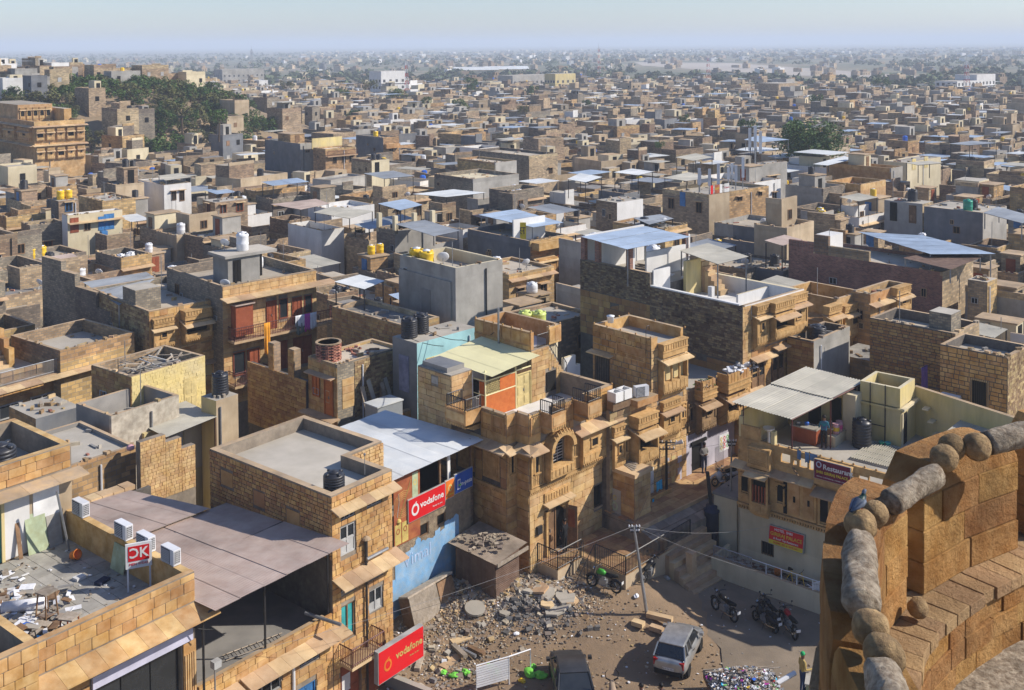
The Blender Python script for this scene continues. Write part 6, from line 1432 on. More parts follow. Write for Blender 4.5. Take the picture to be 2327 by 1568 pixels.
def roof_room(h,s0,t0,s1,t1,z0,z1,mat,door='F',dm='wood_brown',top='roofmud'):
 o=h.box('roof_room',s0,t0,z0,s1,t1,z1,mat,top=top)
 h.box('roof_slab',s0-.12,t0-.12,z1,s1+.12,t1+.12,z1+.1,'coping')
 if door=='F':gdoor(h,('F',t0),(s0+s1)/2,z0,.8,min(1.9,z1-z0-.2),dm)
 else:gdoor(h,('L',s0),(t0+t1)/2,z0,.8,min(1.9,z1-z0-.2),dm)
 return z1+.1
rdm=random.Random(99)
def dress(h,W,D,z,zr,par,vents=False,rod=.5):
 """loose stones, boards, rods and pipes that every roof here carries"""
 b=MB()
 for k in range(rdm.randint(8,22)):
  m4=Matrix.Translation((rdm.uniform(.3,max(.4,W-.3)),rdm.uniform(.3,max(.4,D-.3)),zr))@Matrix.Rotation(rdm.uniform(0,3),4,'Z');ln=rdm.uniform(.08,.8);b.box(-ln/2,-rdm.uniform(.03,.12),0,ln/2,.06,rdm.uniform(.03,.22),rdm.choice(['wood_old','debris','slab_stone','redbrick_solid','cement','rubble_stone','cloth_grey']),M4=m4)
 if par>.1:
  for k in range(rdm.randint(4,12)):
   f_=rdm.random();q=(W*f_,.1)if rdm.random()<.5 else(.1,D*f_);m4=Matrix.Translation((*q,z))@Matrix.Rotation(rdm.uniform(0,3),4,'Z');e=rdm.uniform(.06,.16);b.box(-e,-e*.6,0,e,e*.6,e*.8,rdm.choice(['rubble_stone','slab_stone','debris']),M4=m4)
 b.build('roof_clutter',h.o,kind='stuff')
 if rdm.random()<rod:p=(rdm.uniform(.2,W-.2),rdm.uniform(.2,D-.2));b=MB();b.tube([(*p,zr),(*p,z+rdm.uniform(1,2.4))],.025,'steel',5);b.build('rod',h.o)
 if rdm.random()<.5:x=W*rdm.uniform(.1,.9);b=MB();b.tube([(x,-.07,z-.4),(x,-.07,0)],.05,rdm.choice(['plastic_white','steel','iron_black']),6);b.build('drain_pipe',h.o)
 if vents:
  for k in range(rdm.randint(1,3)):gwin(h,L0,D*rdm.uniform(.1,.9),z-rdm.uniform(1.2,2.4),rdm.uniform(.3,.7),rdm.uniform(.3,.8),rdm.choice(['wood_brown','paint_grey','slab_stone']))
def mid(label,n,r,l,z,a=44,F='rub_ochre',L='rub_brown',par=.6,roof='roofmud',wF=(),wL=(),room=None,name='stone_house',fm='wood_brown',eave=None,W=None,D=None,jh=0,top='coping',stonesF=None,stonesL=None):
 h=House.px(name,label,'house',n,z,a)
 W=W or h.f(r,n[1])[0];D=D or h.l(l,n[1])[0];h.W,h.D,h.z=W,D,z
 h.foot(-.4,-.4,W+.3,D+.3);zr=shell(h,W,D,z,F,L,par,roof,top=top);h.zr=zr
 for q in wF:(gdoor if len(q)>4 else gwin)(h,F0,q[0]*W,z-q[1],q[2],q[3],*(q[4:]if len(q)>4 else(fm,True)))
 for q in wL:(gdoor if len(q)>4 else gwin)(h,L0,q[0]*D,z-q[1],q[2],q[3],*(q[4:]if len(q)>4 else(fm,True)))
 if eave:
  h.eave(F0,-.2,W+.2,z-eave,.5,.3,1.0)
 for k in range(jh):h.jharokha(F0,W*(k+.12)/jh,W*(k+.88)/jh,z-2.6,z-1.1,.4,eave=.4,top=.45,bays=2)
 if stonesF:h.stones(F0,0,max(GZ,z-stonesF[3]),W,z-.03,*stonesF[:3])
 if stonesL:h.stones(L0,0,max(GZ,z-stonesL[3]),D,z-.03,*stonesL[:3])
 dress(h,W,D,z,zr,par,not wL and not stonesL and L[:3]in('rub','con','red'))
 if room:roof_room(h,room[0]*W,room[1]*D,room[2]*W,room[3]*D,zr,z-par+room[4],room[5],*room[6:])
 return h
 # ---- carved front and red door gallery
h=mid('low stone house with three carved window bays and carved balcony with white chair',KA(1250,600),KA(1925,500)[0],KA(1145,570)[0],9.0,44,'rub_ochre','rub_grey',.5,name='carved_bay_house',D=9.5,W=5.9)
h.jharokha(F0,.2,1.65,6.6,7.75,.3,bays=2,eave=.35,top=.55);h.jharokha(F0,2.2,4.1,6.75,7.95,.75,style='open',eave=.55,top=.6);h.jharokha(F0,4.25,5.6,6.6,7.75,.3,bays=2,eave=.35,top=.55);h.jharokha(F0,3.7,5.8,3.4,4.9,.3,style='shut',bays=3,eave=.5,top=.5)
h.stones(F0,0,2.5,5.9,8.95,.55,.3,'ashlar',[(.15,6.2,1.7,8.5),(2.1,6.3,4.2,8.7),(4.2,6.2,5.65,8.5)]);h.stones(L0,0,5.5,9.5,8.95,.4,.2,'rubble_stone');h.finish(limit=150)
h.box('roof_cistern',.1,2.2,h.zr,1.9,4.2,h.zr+1.5,'rub_grey',top='cement')
h=mid('stone house with rows of red wooden doors behind maroon iron balconies',KB(75,390),KB(850,260)[0],KB(-150,300)[0],10.2,43,'mortar','rub_grey',.65,name='balcony_lodge',W=7.4,D=8.5)
LD=h;h.foot(-1,-5,12,9)
ops=[(.6,6.9,1.9,8.85),(3.3,6.6,4.1,8.6),(4.3,7.2,5.0,8.6),(5.35,6.6,6.15,8.5),(6.35,7.2,7.0,8.5),(.7,3.9,1.6,5.5),(1.75,3.6,2.7,5.5),(3.4,3.6,4.9,5.6),(5.4,3.6,6.9,5.6)]
h.stones(F0,0,2.0,7.4,10.15,.62,.33,'ashlar_pale',ops);h.finish(limit=220)
h.eave(F0,-.2,8.6,9.4,1.0,.12,1.1)
h.fbox('red_cabinet',F0,.6,0,6.75,1.9,.7,8.85,'wood_red');h.fbox('cabinet_roof',F0,.5,0,8.86,2.0,.85,8.93,'tin_maroon')
for k in(1,3):h.door(F0,*ops[k],'wood_red',depth=-.03);h.window(F0,*ops[k+1],frame='wood_red',depth=-.03,mull=0)
h.window(F0,*ops[5],frame='wood_red',depth=-.03,mull=0)
for k in(6,7,8):h.door(F0,*ops[k],'wood_red',depth=-.03)
for z_,e in((6.5,8.6),(3.45,3.0)):
 h.fbox('balcony_floor',F0,.3,0,z_-.15,e,1.0,z_,'slab_stone');h.railing([(.35,0),(.35,-.95),(e-.05,-.95),(e-.05,0)],z_,.9,'iron_maroon',.13,'balcony_rail',rails=3)
 for k in range(4):
  x=1.4+k*1.9
  if x<e-.5:
   b=MB()
   for d in(.1,.2,.3):b.tube([(x-d,-.96,z_+.45),(x,-.96,z_+.45+d),(x+d,-.96,z_+.45),(x,-.96,z_+.45-d),(x-d,-.96,z_+.45)],.012,'iron_maroon',4)
   b.build('rail_ornament',h.o)
t=thing('laundry','white, magenta and checked cloths drying on the maroon balcony rail','laundry',(h.N[0],h.N[1],0),h.a)
for k,(x0,x1,dr,m_)in enumerate(((5.0,5.75,.8,'cloth_white'),(5.1,5.8,1.35,'cloth_check'),(5.75,6.2,1.2,'cloth_magenta'),(6.2,6.75,1.15,'cloth_white'))):cloth(t,'cloth',(x0,-1.0-.03*(k!=1),7.45),(x1,-1.0-.03*(k!=1),7.45),dr,m_,2,.04)
t=thing('hung_sari','long orange and yellow cloth hanging below the maroon balcony','laundry',(h.N[0],h.N[1],0),h.a);cloth(t,'cloth',(2.55,-1.02,7.4),(3.0,-1.02,7.4),2.3,'cloth_orange',2,.05)
h.box('roof_room',1.6,2.2,h.zr,4.1,4.4,h.zr+2.0,'concrete',top='cement');h.box('roof_slab',1.3,2.0,h.zr+2.0,5.4,4.6,h.zr+2.2,'concrete',top='cement');h.box('open_store',4.1,3.8,h.zr,5.2,4.3,h.zr+2.0,'dark');gdoor(h,('F',2.2),2.3,h.zr,.6,1.8,'dark')
w=h.wor(3.3,3.2);tank((*w,h.zr+2.2),'tall white tank on the grey roof room of the red door lodge','plastic_white','plain',.95,hs=1.3)
w=h.wor(.7,1.0);dish((*w,h.zr),h.a+2.4,'grey dish on the roof of the red door lodge',1.0);w=h.wor(2.3,4.0);dish((*w,h.zr+2.2),h.a+2.2,'dish beside the tall white tank on the grey roof room',1.0)
w=h.wor(6.3,6.5);tank((*w,h.zr),'white tied tank behind the red door lodge parapet','plastic_white','round',1.0)
# ---- grey concrete tower house with yellow tanks
h=mid('tall bare grey concrete house with cream lined roof and two yellow tanks',(1035,609),1142,909,11.5,42,'concrete','concrete',.8,'cement',name='concrete_house',top='plaster_cream')
GC=h;W,D=h.W,h.D
h.box('corner_pier',-.12,.4,GZ,.02,D,10.5,'concrete');dq=h.l(*KC(170,350)),h.l(*KC(235,560));h.fbox('blind_door',L0,dq[1][0],.12,dq[1][1],dq[0][0],.16,dq[0][1],'cement_dark');h.box('inner_lining',.2,.2,10.7,W-.2,.24,11.48,'plaster_cream');h.box('inner_lining',.2,D-.24,10.7,W-.2,D-.2,11.48,'plaster_cream');h.box('inner_lining',W-.24,.24,10.7,W-.2,D-.24,11.48,'plaster_cream')
h.fbox('plinth_band',F0,-.02,0,6.6,W+.05,.06,7.6,'concrete')
for k in range(2):
 o=tank((*h.wor(.85,D-.85-k*1.15),10.7),'yellow water tank on the bare concrete house roof','plastic_yellow','plain',1.15,'yellow tanks on the concrete house',1.05)
 obj('lettering',text_mesh('Ganga',.25,'iron_black','CENTER',.003),o,(.55*math.cos(-2.0-o.rotation_euler[2]),.55*math.sin(-2.0-o.rotation_euler[2]),.78),(R(90),0,-2.0-o.rotation_euler[2]+R(90)))
w=h.wor(1.7,D-2.8);dish((*w,10.7),h.a+2.6,'dish beside the two yellow tanks on the concrete house',1.3)
h2=mid('low rough stone house with dusty flat roof at the foot of the concrete house',KB(1610,720),KB(1990,690)[0],KB(1000,570)[0],8.5,47,'rub_ochre','rub_tan',.35,'cement_dark',W=3.0)
h2.stones(L0,0,5.0,h2.D,8.45,.4,.22,'ashlar_dark',gap=.034);h2.finish(limit=200)
h=mid('house with pale aqua upper wall, lilac door and two black tanks on its roof',KB(1710,865),KC(455,680)[0],KB(1590,830)[0],8.5,46,'paint_aqua','cement_dark',.03,'cement',name='aqua_house',W=5.0,D=2.3)
gdoor(h,L0,1.2,5.3,.9,2.2,'paint_lilac');gwin(h,F0,1.2,6.7,1.0,1.4,'door_yellow')
for k,(s_,t_)in enumerate(((.6,1.4),(1.75,1.65))):w=h.wor(s_,t_);tank((*w,8.48),('black ribbed tank nearer the lilac door on the aqua house' if k==0 else 'black ribbed tank with tan lid on the aqua house'),'plastic_black','ribbed',1.1,hs=1.05)
# ---- house with brick cylinder
h=mid('rough stone room with terracotta doors and a flat sandy roof',KB(1040,1050),KB(1580,900)[0],KB(800,980)[0],7.5,48,'rub_grey','rub_ochre',.18,'roofmud',name='stone_room',W=5.1,D=2.8)
h.stones(L0,0,3.4,2.8,7.3,.6,.3,'ashlar',[(.35,4.2,1.25,6.5),(1.6,5.2,2.35,6.5)]);h.stones(F0,1.3,4.0,5.1,7.4,.3,.14,'rubble_stone',[(.3,4.7,1.3,6.6)]);h.door(L0,.35,4.3,1.2,6.5,'ply_orange',leaves=1,depth=-.02);h.window(L0,1.65,5.2,2.35,6.5,frame='ply_orange',pane='ply_orange',depth=-.02)
for k in range(4):h.fbox('stone_panel',F0,.35,0,4.75+k*.45,1.25,.03,5.17+k*.45,'ashlar_pale')
h.eave(L0,.1,2.7,6.75,.45,.2,2.6);h.eave(L0,-.2,3.0,4.3,.7,.1,1.6);h.finish(limit=260)
t=thing('brick_cistern','round perforated red brick cistern wall on the stone room roof','cistern',(*h.wor(.75,1.75),7.32),h.a)
me=ublock('redbrick_solid')
for k in range(12):
 for j in range(20):
  if k%2==0 or j%2==0:
   w_=2*math.pi*(j+(.5 if k%2 else 0))/20;obj('brick',me,t,(.72*math.cos(w_),.72*math.sin(w_),.05+k*.088),(0,0,w_+R(90)),(.19,.11,.08))
b=MB();b.lathe([(.64,0),(.64,1.06),(.66,1.06),(.66,0)],'mortar_dark',20);b.build('inner_wall',t);b=MB();b.lathe([(.66,1.06),(.8,1.06),(.8,1.12),(.66,1.12),(.66,1.06)],'coping',24);b.build('rim',t);b=MB();b.box(-.25,-.25,1.0,.25,.25,1.04,'cement');b.build('hatch',t)
t=thing('brick_heap','little heap of red bricks on the flat sandy roof','bricks',(*h.wor(3.0,2.2),7.32),h.a)
for k in range(16):obj('brick',me,t,(rnd.gauss(0,.3),rnd.gauss(0,.25),.05+.09*(k%3==0)),(0,0,rnd.uniform(0,3)),(.22,.11,.085))
t=House('ruined_wall','broken stone wall with two standing pillar stumps below the maroon balconies','wall',P(*KB(800,1150),6.2),48)
t.foot(-7,-1,4,7);t.box('wall_core',-.2,0,GZ,.2,6.2,5.9,'mortar_dark');t.stones(('L',-.2),0,2.0,6.2,6.0,.4,.22,'ashlar_dark')
for y in(1.1,3.2):t.box('pillar',-.25,y,5.9,.25,y+.6,7.7,'rub_tan',top='coping');t.stones(('L',-.25),y,5.95,y+.6,7.65,.3,.18,'ashlar')
t.finish(limit=200)
for k,(s_,t_,ln,m_)in enumerate(((1.8,-.25,1.6,'wood_old'),(2.5,-.3,1.9,'cement'),(3.0,-.2,1.2,'wood_brown'),(3.3,-.3,1.5,'wood_old'),(3.8,-.25,1.7,'cement'))):b=MB();b.box(-.14,-.03,0,.14,.03,ln,m_);o=tag(b.build('leaning_board',None,loc=(*h.wor(s_,t_-.35),4.3),rot=(R(-13),R(rnd.uniform(-12,12)),h.a)),'old board leaning on the rough stone room wall','board','boards leaning on the stone room')
t=House('grey_locker','grey metal box with pale lid on the low stone wall beside the mansion','box',P(*KB(1380,1400),5.2),46)
t.box('body',0,0,3.0,1.9,1.2,5.1,'tin_grey');t.box('lid',-.05,-.05,5.1,1.95,1.25,5.17,'tin_white');t.foot(-1,-1,4,2)
t=House('yard_wall','low golden stone yard wall running up to the mansion side','wall',P(*KB(1560,1440),4.4),46);t.box('wall_core',-4.5,0,GZ,3.0,.3,4.3,'mortar',top='coping');t.stones(F0,-4.5,1.0,3.0,4.25,.6,.34,'ashlar_dark');t.finish(limit=80)
for k in range(3):h_=t;w=t.wor(1.0+k*.6,.15);
# ---- yellow washed house with roof debris, worn white box, tin shack, cement boxes
h=mid('yellow washed block house with broken timber piled in its open roof',KA(1105,1150),KA(1725,1000)[0],KA(770,1020)[0],7.6,54,'plaster_yellow','rub_brown',.75,'cement_dark',name='yellow_house')
gdoor(h,F0,h.W*.78,4.5,.9,2.0,'door_yellow');h.stones(L0,0,4.5,h.D,7.55,.45,.22,'ashlar_dark');h.stones(F0,0,3.0,h.W,7.55,.34,.17,'plaster_yellow',proud=.015);h.finish(limit=200)
rr=random.Random(9);t=thing('timber_pile','broken frames and grey timbers piled inside the yellow house roof','timber',(*h.wor(h.W/2,h.D/2),h.zr),h.a)
for k in range(46):
 b=MB();ln=rr.uniform(.5,1.6);b.box(-ln/2,-.05,-.02,ln/2,.05,.03,rr.choice(['wood_old','wood_old','cement','paint_grey']));b.build('timber',t,loc=(rr.uniform(-.34,.34)*h.W,rr.uniform(-.34,.34)*h.D,.1+rr.uniform(0,.75)),rot=(rr.uniform(-.2,.2),rr.uniform(-.3,.3),rr.uniform(0,3)))
h=mid('roofless worn white washed box with peeling parapets',KA(935,1480),KA(1555,1330)[0],KA(665,1310)[0],6.9,53,'plaster_old','cement_dark',1.1,'cement',name='white_box',D=3.4,W=4.2)
canopy([KA(1110,1510),KA(1560,1365),KA(1830,1500),KA(1400,1660)],5.6,'tin_beige','ribbed grey tin roof of the shack below the worn white box',3.0,'wood_brown',slope=.1,name='tin_shack_roof')
h=House('shack','yellow walled shack with grey shutter under the ribbed tin roof','house',P(*KA(1480,1640),4.9),53);h.box('wall',-1.8,.3,GZ,2.2,2.6,5.45,'plaster_yellow');h.fbox('shutter',('F',.3),-1.0,0,2.9,.6,.05,5.0,'paint_grey');h.fbox('side_panel',('F',.3),.7,0,2.5,2.1,.04,5.2,'plaster_cream');h.foot(-2,0,3,3)
h=mid('flat cement roofed dark room with lumpy plastered edges',KA(300,1500),KA(680,1390)[0],KA(135,1390)[0],6.0,50,'concrete_blue','rub_ochre',.02,'cement',name='cement_room',D=3.2)
h=mid('long grey flat roof with low upstand edges behind the maroon roof',K1(370,360),K1(735,290)[0],K1(250,200)[0],6.4,50,'rub_ochre','cement_dark',.2,'cement',name='grey_roof_house',D=5.5)
b=MB();b.lathe([(.05,0),(.17,.06),(.2,.16),(.14,.26),(.05,.3)],'cloth_pink',14);tag(b.build('clay_pot',None,True,loc=(*P(*K1(705,265),6.5),6.42)),'round clay pot at the edge of the grey flat roof','pot')
h=House('broken_wall','broken golden rubble wall stepping down behind the maroon roof','wall',P(*K1(760,340),6.0),50)
for k,(x0,x1,zt)in enumerate(((0,1.4,7.0),(1.4,2.3,6.6),(2.3,3.1,6.0))):h.box('wall_core',x0,.05,GZ,x1,.4,zt,'mortar');h.stones(('F',.05),x0,3.8,x1,zt,.26,.17,'ashlar_pale')
h.finish(limit=120);h.foot(0,-.2,3.1,.6)
h=mid('tall grey pier block carrying a black ribbed tank',KA(1815,1350),KA(2000,1300)[0],KA(1690,1310)[0],6.6,52,'plaster_tan','plaster_yellow',.02,'cement',name='tank_pier');w=h.wor(.8,h.D*.5);tank((*w,6.6),'black ribbed tank on the grey pier beside the yellow house','plastic_black','ribbed',1.0,hs=1.25)
h=mid('stone house with a long stone staircase and open grey terrace',KA(505,930),KA(1150,840)[0],KA(-300,820)[0],7.6,53,'rub_ochre','rub_brown',.8,'cement',name='terrace_house',W=5.2,D=6.0)
h.eave(F0,-6.0,5.4,6.2,.6,.15,1.2)
h=mid('ochre stone house with white framed windows below an iron railed terrace',KA(510,1060),KA(520,1060)[0],KA(-400,1060)[0],6.5,53,'rub_ochre','rub_ochre',.05,'cement',name='railed_terrace_house',W=.01+7,D=7)if 0 else None
h=House('railed_terrace_house','ochre stone house with white framed windows below an iron railed terrace','house',P(*KA(505,1075),6.3),53);h.foot(-9,-1,.2,8)
b=MB();b.box(-9,.2,GZ,0,7,6.2,'rub_ochre','cement');b.build('wall',h.o);h.stones(('F',.2),-8,2.4,0,6.1,.55,.3,'ashlar',[(-1.9,3.2,-.4,4.9),(-3.9,3.2,-2.4,4.9),(-5.9,3.2,-4.4,4.9)]);h.finish(limit=160);h.eave(('F',.2),-9,.3,6.25,.7,.1,1.3)
for x in(-1.9,-3.9,-5.9):h.window(('F',.2),x,3.2,x+1.5,4.9,frame='paint_grey',depth=-.03,fw=.08,trans=1)
h.railing([(-9,-.35),(0,-.35),(0,1)],6.2,.85,'steel',.07,'terrace_rail')
for k in range(12):h.fbox('low_parapet',('F',.2),-8.9+k*.75,-.2,6.2,-8.2+k*.75,0,6.8,'ashlar_pale')
st=thing('stone_stairs','flight of golden stone steps with stepped parapet climbing to the upper terrace','stairs',(h.N[0],h.N[1],0),h.a)
for k in range(11):bx('step',st,-2.9-k*.0,3.0+k*.3,GZ,-1.7,3.3+k*.3,6.4+k*.24,'slab_stone');
for k in range(6):bx('stepped_parapet',st,-1.7,3.0+k*.6,GZ,-1.35,3.6+k*.6,7.4+k*.52,'ashlar')
bx('upper_block',st,-9,6.3,GZ,-1.35,9,8.9,'rub_ochre');bx('stair_side',st,-8,3.0,GZ,-2.9,6.3,8.2,'rub_grey')
t=House('dark_side_wall','long dark stone boundary wall stepping down towards the street','wall',P(*KA(1150,745),7.2),50)
for k,(y0,y1,zt)in enumerate(((0,2.6,7.2),(2.6,5.0,7.9),(5.0,8.0,9.0),(8.0,10.0,9.9),(10.0,13,10.6))):t.box('wall_core',-.2,y0,GZ,.2,y1,zt,'rub_grey',top='coping')
t.foot(-.5,0,.5,13)
canopy([KA(695,355),KA(1230,285),KA(1310,335),KA(1000,552)],8.8,'tin_grey','grey tin canopy over a dark yard beside the carved bays',4.0,slope=.15)
# ---------------------------------------------------------------- further houses placed from the photograph
_mid,_can=mid,canopy
def ZM(z):return z if z<9.7 else 8.7+(z-11)*.5
def mid(label,n,r,l,z,*a_,**k_):return _mid(label,n,r,l,z if k_.get('name')=='palace' else ZM(z),*a_,**k_)
def canopy(pix,z,mat,label,zb=None,*a_,**k_):return _can(pix,ZM(z)+.2,mat,label,None if zb is None else ZM(zb)-.9,*a_,**k_)
RO='rub_ochre';RB='rub_brown';RG='rub_grey';RT='rub_tan';CO='concrete';CB='concrete_blue';PC='plaster_cream';PW='plaster_white'
def rtank(h,s_,t_,label,mat='plastic_black',kind='ribbed',sc=.95,z=None,hs=1.1,group=None):return tank((*h.wor(s_*h.W,t_*h.D),h.zr if z is None else z),label,mat,kind,sc,group,hs)
h=mid('block stone house with barred window and sunken pale roof, beside a purple cloth',(2289.5,812),2345,2136,9.5,45,RT,'mortar_dark',.55,'cement',W=3.2)
h.stones(L0,0,3.0,h.D,9.45,.42,.24,'ashlar',[(.95,6.4,1.95,8.0)],gap=.045);h.stones(F0,0,5,3.2,9.45,.3,.16,'rubble_stone');h.window(L0,.95,6.4,1.95,8.0,frame='slab_stone',pane='dark',bars=9,mull=0,depth=-.02,fw=.1,sill=.1);h.finish(limit=220)
w=h.wor(-1.2,2.6);bx('ledge',h.o,-1.6,1.9,GZ,-.1,3.4,6.3,RT);ac_unit((*h.wor(-.8,2.7),6.3),h.a-R(90),'white air conditioner below the barred window of the block house',sc=1.25)
t=thing('hung_cloth','dark purple cloth hung at the corner of the block house','cloth',(*h.wor(-.3,4.0),0),h.a);cloth(t,'cloth',(-.9,.2,8.3),(-.1,.2,8.3),2.1,'cloth_purple',2,.08);b=MB();b.tube([(-1.2,.2,8.32),(.2,.0,8.32)],.012,'cable',4);b.build('line',t)
h=mid('brick stone house with pale coping and small sheds on its terrace',KE(1120,960),KE(1225,880)[0],KE(560,845)[0],9.6,45,RT,'mortar_dark',.6,'roofmud',W=3.5)
h.stones(L0,0,6.2,h.D,9.55,.4,.18,'ashlar_dark',gap=.04);h.stones(L0,0,4,h.D,6.1,.7,.4,'ashlar_dark');h.finish(limit=280);h.box('shed',.6,.5,h.zr,2.0,1.8,h.zr+1.5,RG,top='cement')
h=mid('small block room with a round black tank sunk in its corner',KE(195,1010),KE(430,970)[0],KE(20,930)[0],8.4,46,CO,'mortar_dark',.5,'cement');h.stones(L0,0,4,h.D,8.3,.4,.22,'ashlar_dark');h.finish(limit=90);rtank(h,.4,.45,'squat black tank inside the small block room parapet',sc=1.25,hs=.75)
h=mid('grey tiled roof terrace behind the restaurant canopy',KE(930,1215),KE(1010,1150)[0],KE(330,1140)[0],6.4,45,RT,RO,.04,'tile_light',W=3.2,name='terrace_house')
t=thing('potted_plant','thin leafy shrub in a square pot on the grey tiled terrace','plant',(*h.wor(.5,1.5),6.4));b=MB();b.box(-.25,-.25,0,.25,.25,.3,'slab_stone');b.build('pot',t);b=MB();rr=random.Random(2)
for k in range(5):b.tube([(0,0,.3),(rr.uniform(-.2,.2),rr.uniform(-.2,.2),.8),(rr.uniform(-.5,.5),rr.uniform(-.5,.5),1.4)],.012,'bark',4)
b.build('stems',t);b=MB()
for k in range(160):c=Vector((rr.gauss(0,.25),rr.gauss(0,.25),rr.uniform(.6,1.5)));d=Vector((rr.uniform(-1,1),rr.uniform(-1,1),rr.uniform(-1,1))).normalized()*.05;e=d.cross(Vector((0,0,1)))*.6;b.face([c-d,c+e,c+d,c-e],'leaf_dry')
b.build('leaves',t,kind='stuff')
h=mid('golden carved corner house with projecting stone roof bays',KE(345,735),KE(520,690)[0],KE(140,690)[0],9.4,42,'ashlar_pale','ashlar',.9,'cement',jh=1,name='carved_house',W=3.4,D=4.2)
h.jharokha(F0,-1.7,-.1,7.0,8.6,.5,eave=.5,top=.5);h.box('front_bay',-1.8,0,GZ,0,2,8.2,'ashlar');h.stones(F0,-1.8,2,3.4,6.4,.6,.32,'ashlar');h.finish(limit=90)
h=mid('golden stone house with small eaves and a sandy flat roof behind the carved corner house',KE(565,705),KE(800,640)[0],KE(440,620)[0],9.6,42,'ashlar',RO,.5,'cement',eave=.6,name='carved_house');h.jharokha(F0,h.W*.55,h.W*.95,8.0,9.0,.5,eave=.4,top=.5)
h=mid('very long dark brick boundary house with stepped top and blue tin roof',KE(1035,560),KE(1190,520)[0],KE(30,200)[0],10.6,45,RT,'redbrick',.3,'cement',name='dark_brick_house',W=6);HL=h
zq=h.z;bx('stepped_top',h.o,0,h.D*.45,zq,.3,h.D*.72,zq+.8,'rub_brown');bx('stepped_top',h.o,0,h.D*.72,zq,.3,h.D*.82,zq+1.6,'rub_brown');bx('stepped_top',h.o,0,h.D*.82,zq,.3,h.D,zq+.9,'redbrick');bx('stepped_top',h.o,.3,h.D*.72,zq-.3,2.5,h.D*.82,zq+1.6,PW)
canopy([KE(480,295),KE(905,318),KE(1385,440),KE(960,442)],12.2,'tin_blue','long bright blue tin roof over the dark brick house',10.0)
canopy([KE(775,465),KE(1080,400),KE(1300,460),KE(1090,542)],11.6,'tin_rust','rusty maroon tin sheets beside the bright blue roof',9.0)
h=mid('small ochre tower room with timber clutter on its ledge',KE(1330,620),KE(1392,600)[0],KE(1200,600)[0],8.6,45,RO,'rub_brown',.05,'roofmud',name='tower_room')
h=mid('plain concrete roof room house with two doors and a black tank',KE(905,110),KE(975,90)[0],KE(655,85)[0],12.4,44,RT,CO,.05,'cement',wL=((.25,2.2,.8,1.9,'wood_brown'),(.75,2.2,.8,2.0,'dark')),name='concrete_room');rtank(h,.5,.4,'black ribbed tank on the concrete roof room',sc=1.1)
h=mid('dark weathered concrete house with a green tank at its corner',KE(1300,170),2345,KE(1165,170)[0],12.4,44,CO,CB,.1,'cement',name='concrete_house',W=6,D=6);rtank(h,.12,.3,'bright green tank on the dark concrete house corner','plastic_green','plain',1.0);rtank(h,.35,.3,'black tank just behind the bright green tank',sc=.9)
canopy([KE(1300,170),KE(1400,130),KE(1650,200),KE(1560,240)],13.2,'tin_grey','grey corrugated lean-to roof on the dark concrete house',12.3)
def D4(x,y):return(1163.6+.3092*x,60.6+.3092*y)
def C4(x,y):return(581.8+.3092*x,60.6+.3092*y)
def B4(x,y):return(.3092*x,60.6+.3092*y)
def E4(x,y):return(1745.3+.3092*x,60.6+.3092*y)
HA=mid('brick house with a roof full of mobile antennas and signboards',D4(1445,1235),D4(1880,1120)[0],D4(1105,1255)[0],12.6,40,RO,'rub_tan',.4,'cement',wL=((.2,1.6,.9,1.3),(.55,1.7,.8,1.6,'paint_bluedoor'),(.8,1.6,.9,1.3)),wF=((.5,1.0,1.0,.5),(.85,.8,.7,.5)),name='antenna_house',W=11);HA.fbox('plain_render',F0,0,.01,GZ,3.6,.05,HA.z-.05,'plaster_tan')
h=mid('tall weathered brick house with patched grey render and stepped roof',D4(125,950),D4(335,985)[0],C4(1590,1090)[0],12.8,42,RT,RG,.4,'roofmud',wF=((.75,2.6,.8,.9),))
h=mid('white box room on a dark stone base',KD(285,15),KD(455,0)[0],KD(218,15)[0],13.2,42,PW,RB,.05,'cement',D=3.0,name='white_room')
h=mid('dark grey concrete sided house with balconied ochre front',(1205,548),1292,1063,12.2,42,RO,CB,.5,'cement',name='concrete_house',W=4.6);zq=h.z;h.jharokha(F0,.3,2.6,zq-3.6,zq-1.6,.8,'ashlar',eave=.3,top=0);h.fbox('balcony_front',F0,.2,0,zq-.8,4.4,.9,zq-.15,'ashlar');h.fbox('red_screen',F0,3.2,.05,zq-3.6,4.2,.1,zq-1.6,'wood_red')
h.box('white_wall',.3,2.5,h.zr,4.2,2.65,h.zr+2.0,PW)
canopy([(1087,488),(1172,475),(1281,506),(1212,517)],13.6,'tin_blue','pale tin canopy above the dark concrete sided house',11.7)
t=thing('painted_board','yellow painted board with black lettering under the pale tin canopy','sign',(*h.wor(1.2,2.42),h.zr));bx('board',t,-.4,-.02,.2,.4,.02,1.7,'sign_yellow');obj('lettering',text_mesh('स',1.0,'iron_black'),t,(0,-.03,.95),FR)
h=mid('white painted house with stepped gable wall and dark framed windows',B4(1205,1165),B4(1405,1110)[0],B4(1010,1070)[0],8.6,43,PW,PW,.1,'cement',wF=((.35,1.5,.7,1.2),(.65,1.6,.7,1.4)),name='white_house');canopy([B4(1160,1095),B4(1330,1075),B4(1410,1105),B4(1215,1130)],9.0,'tin_beige','grey sheet awning of the stepped white house',7.0)
h=mid('square brown stone tower house with two red shuttered windows',B4(1580,1290),B4(1820,1250)[0],B4(1490,1275)[0],11,43,RT,'rub_ochre',.05,'cement',wF=((.25,.9,.75,1.0),(.75,.9,.9,1.0)),wL=((.5,.9,.8,1.2),(.5,4.2,1.6,1.6,'dark')),fm='wood_red',name='tower_house');h.eave(L0,-.2,h.D+.2,h.z-2.6,.6,.1,1)
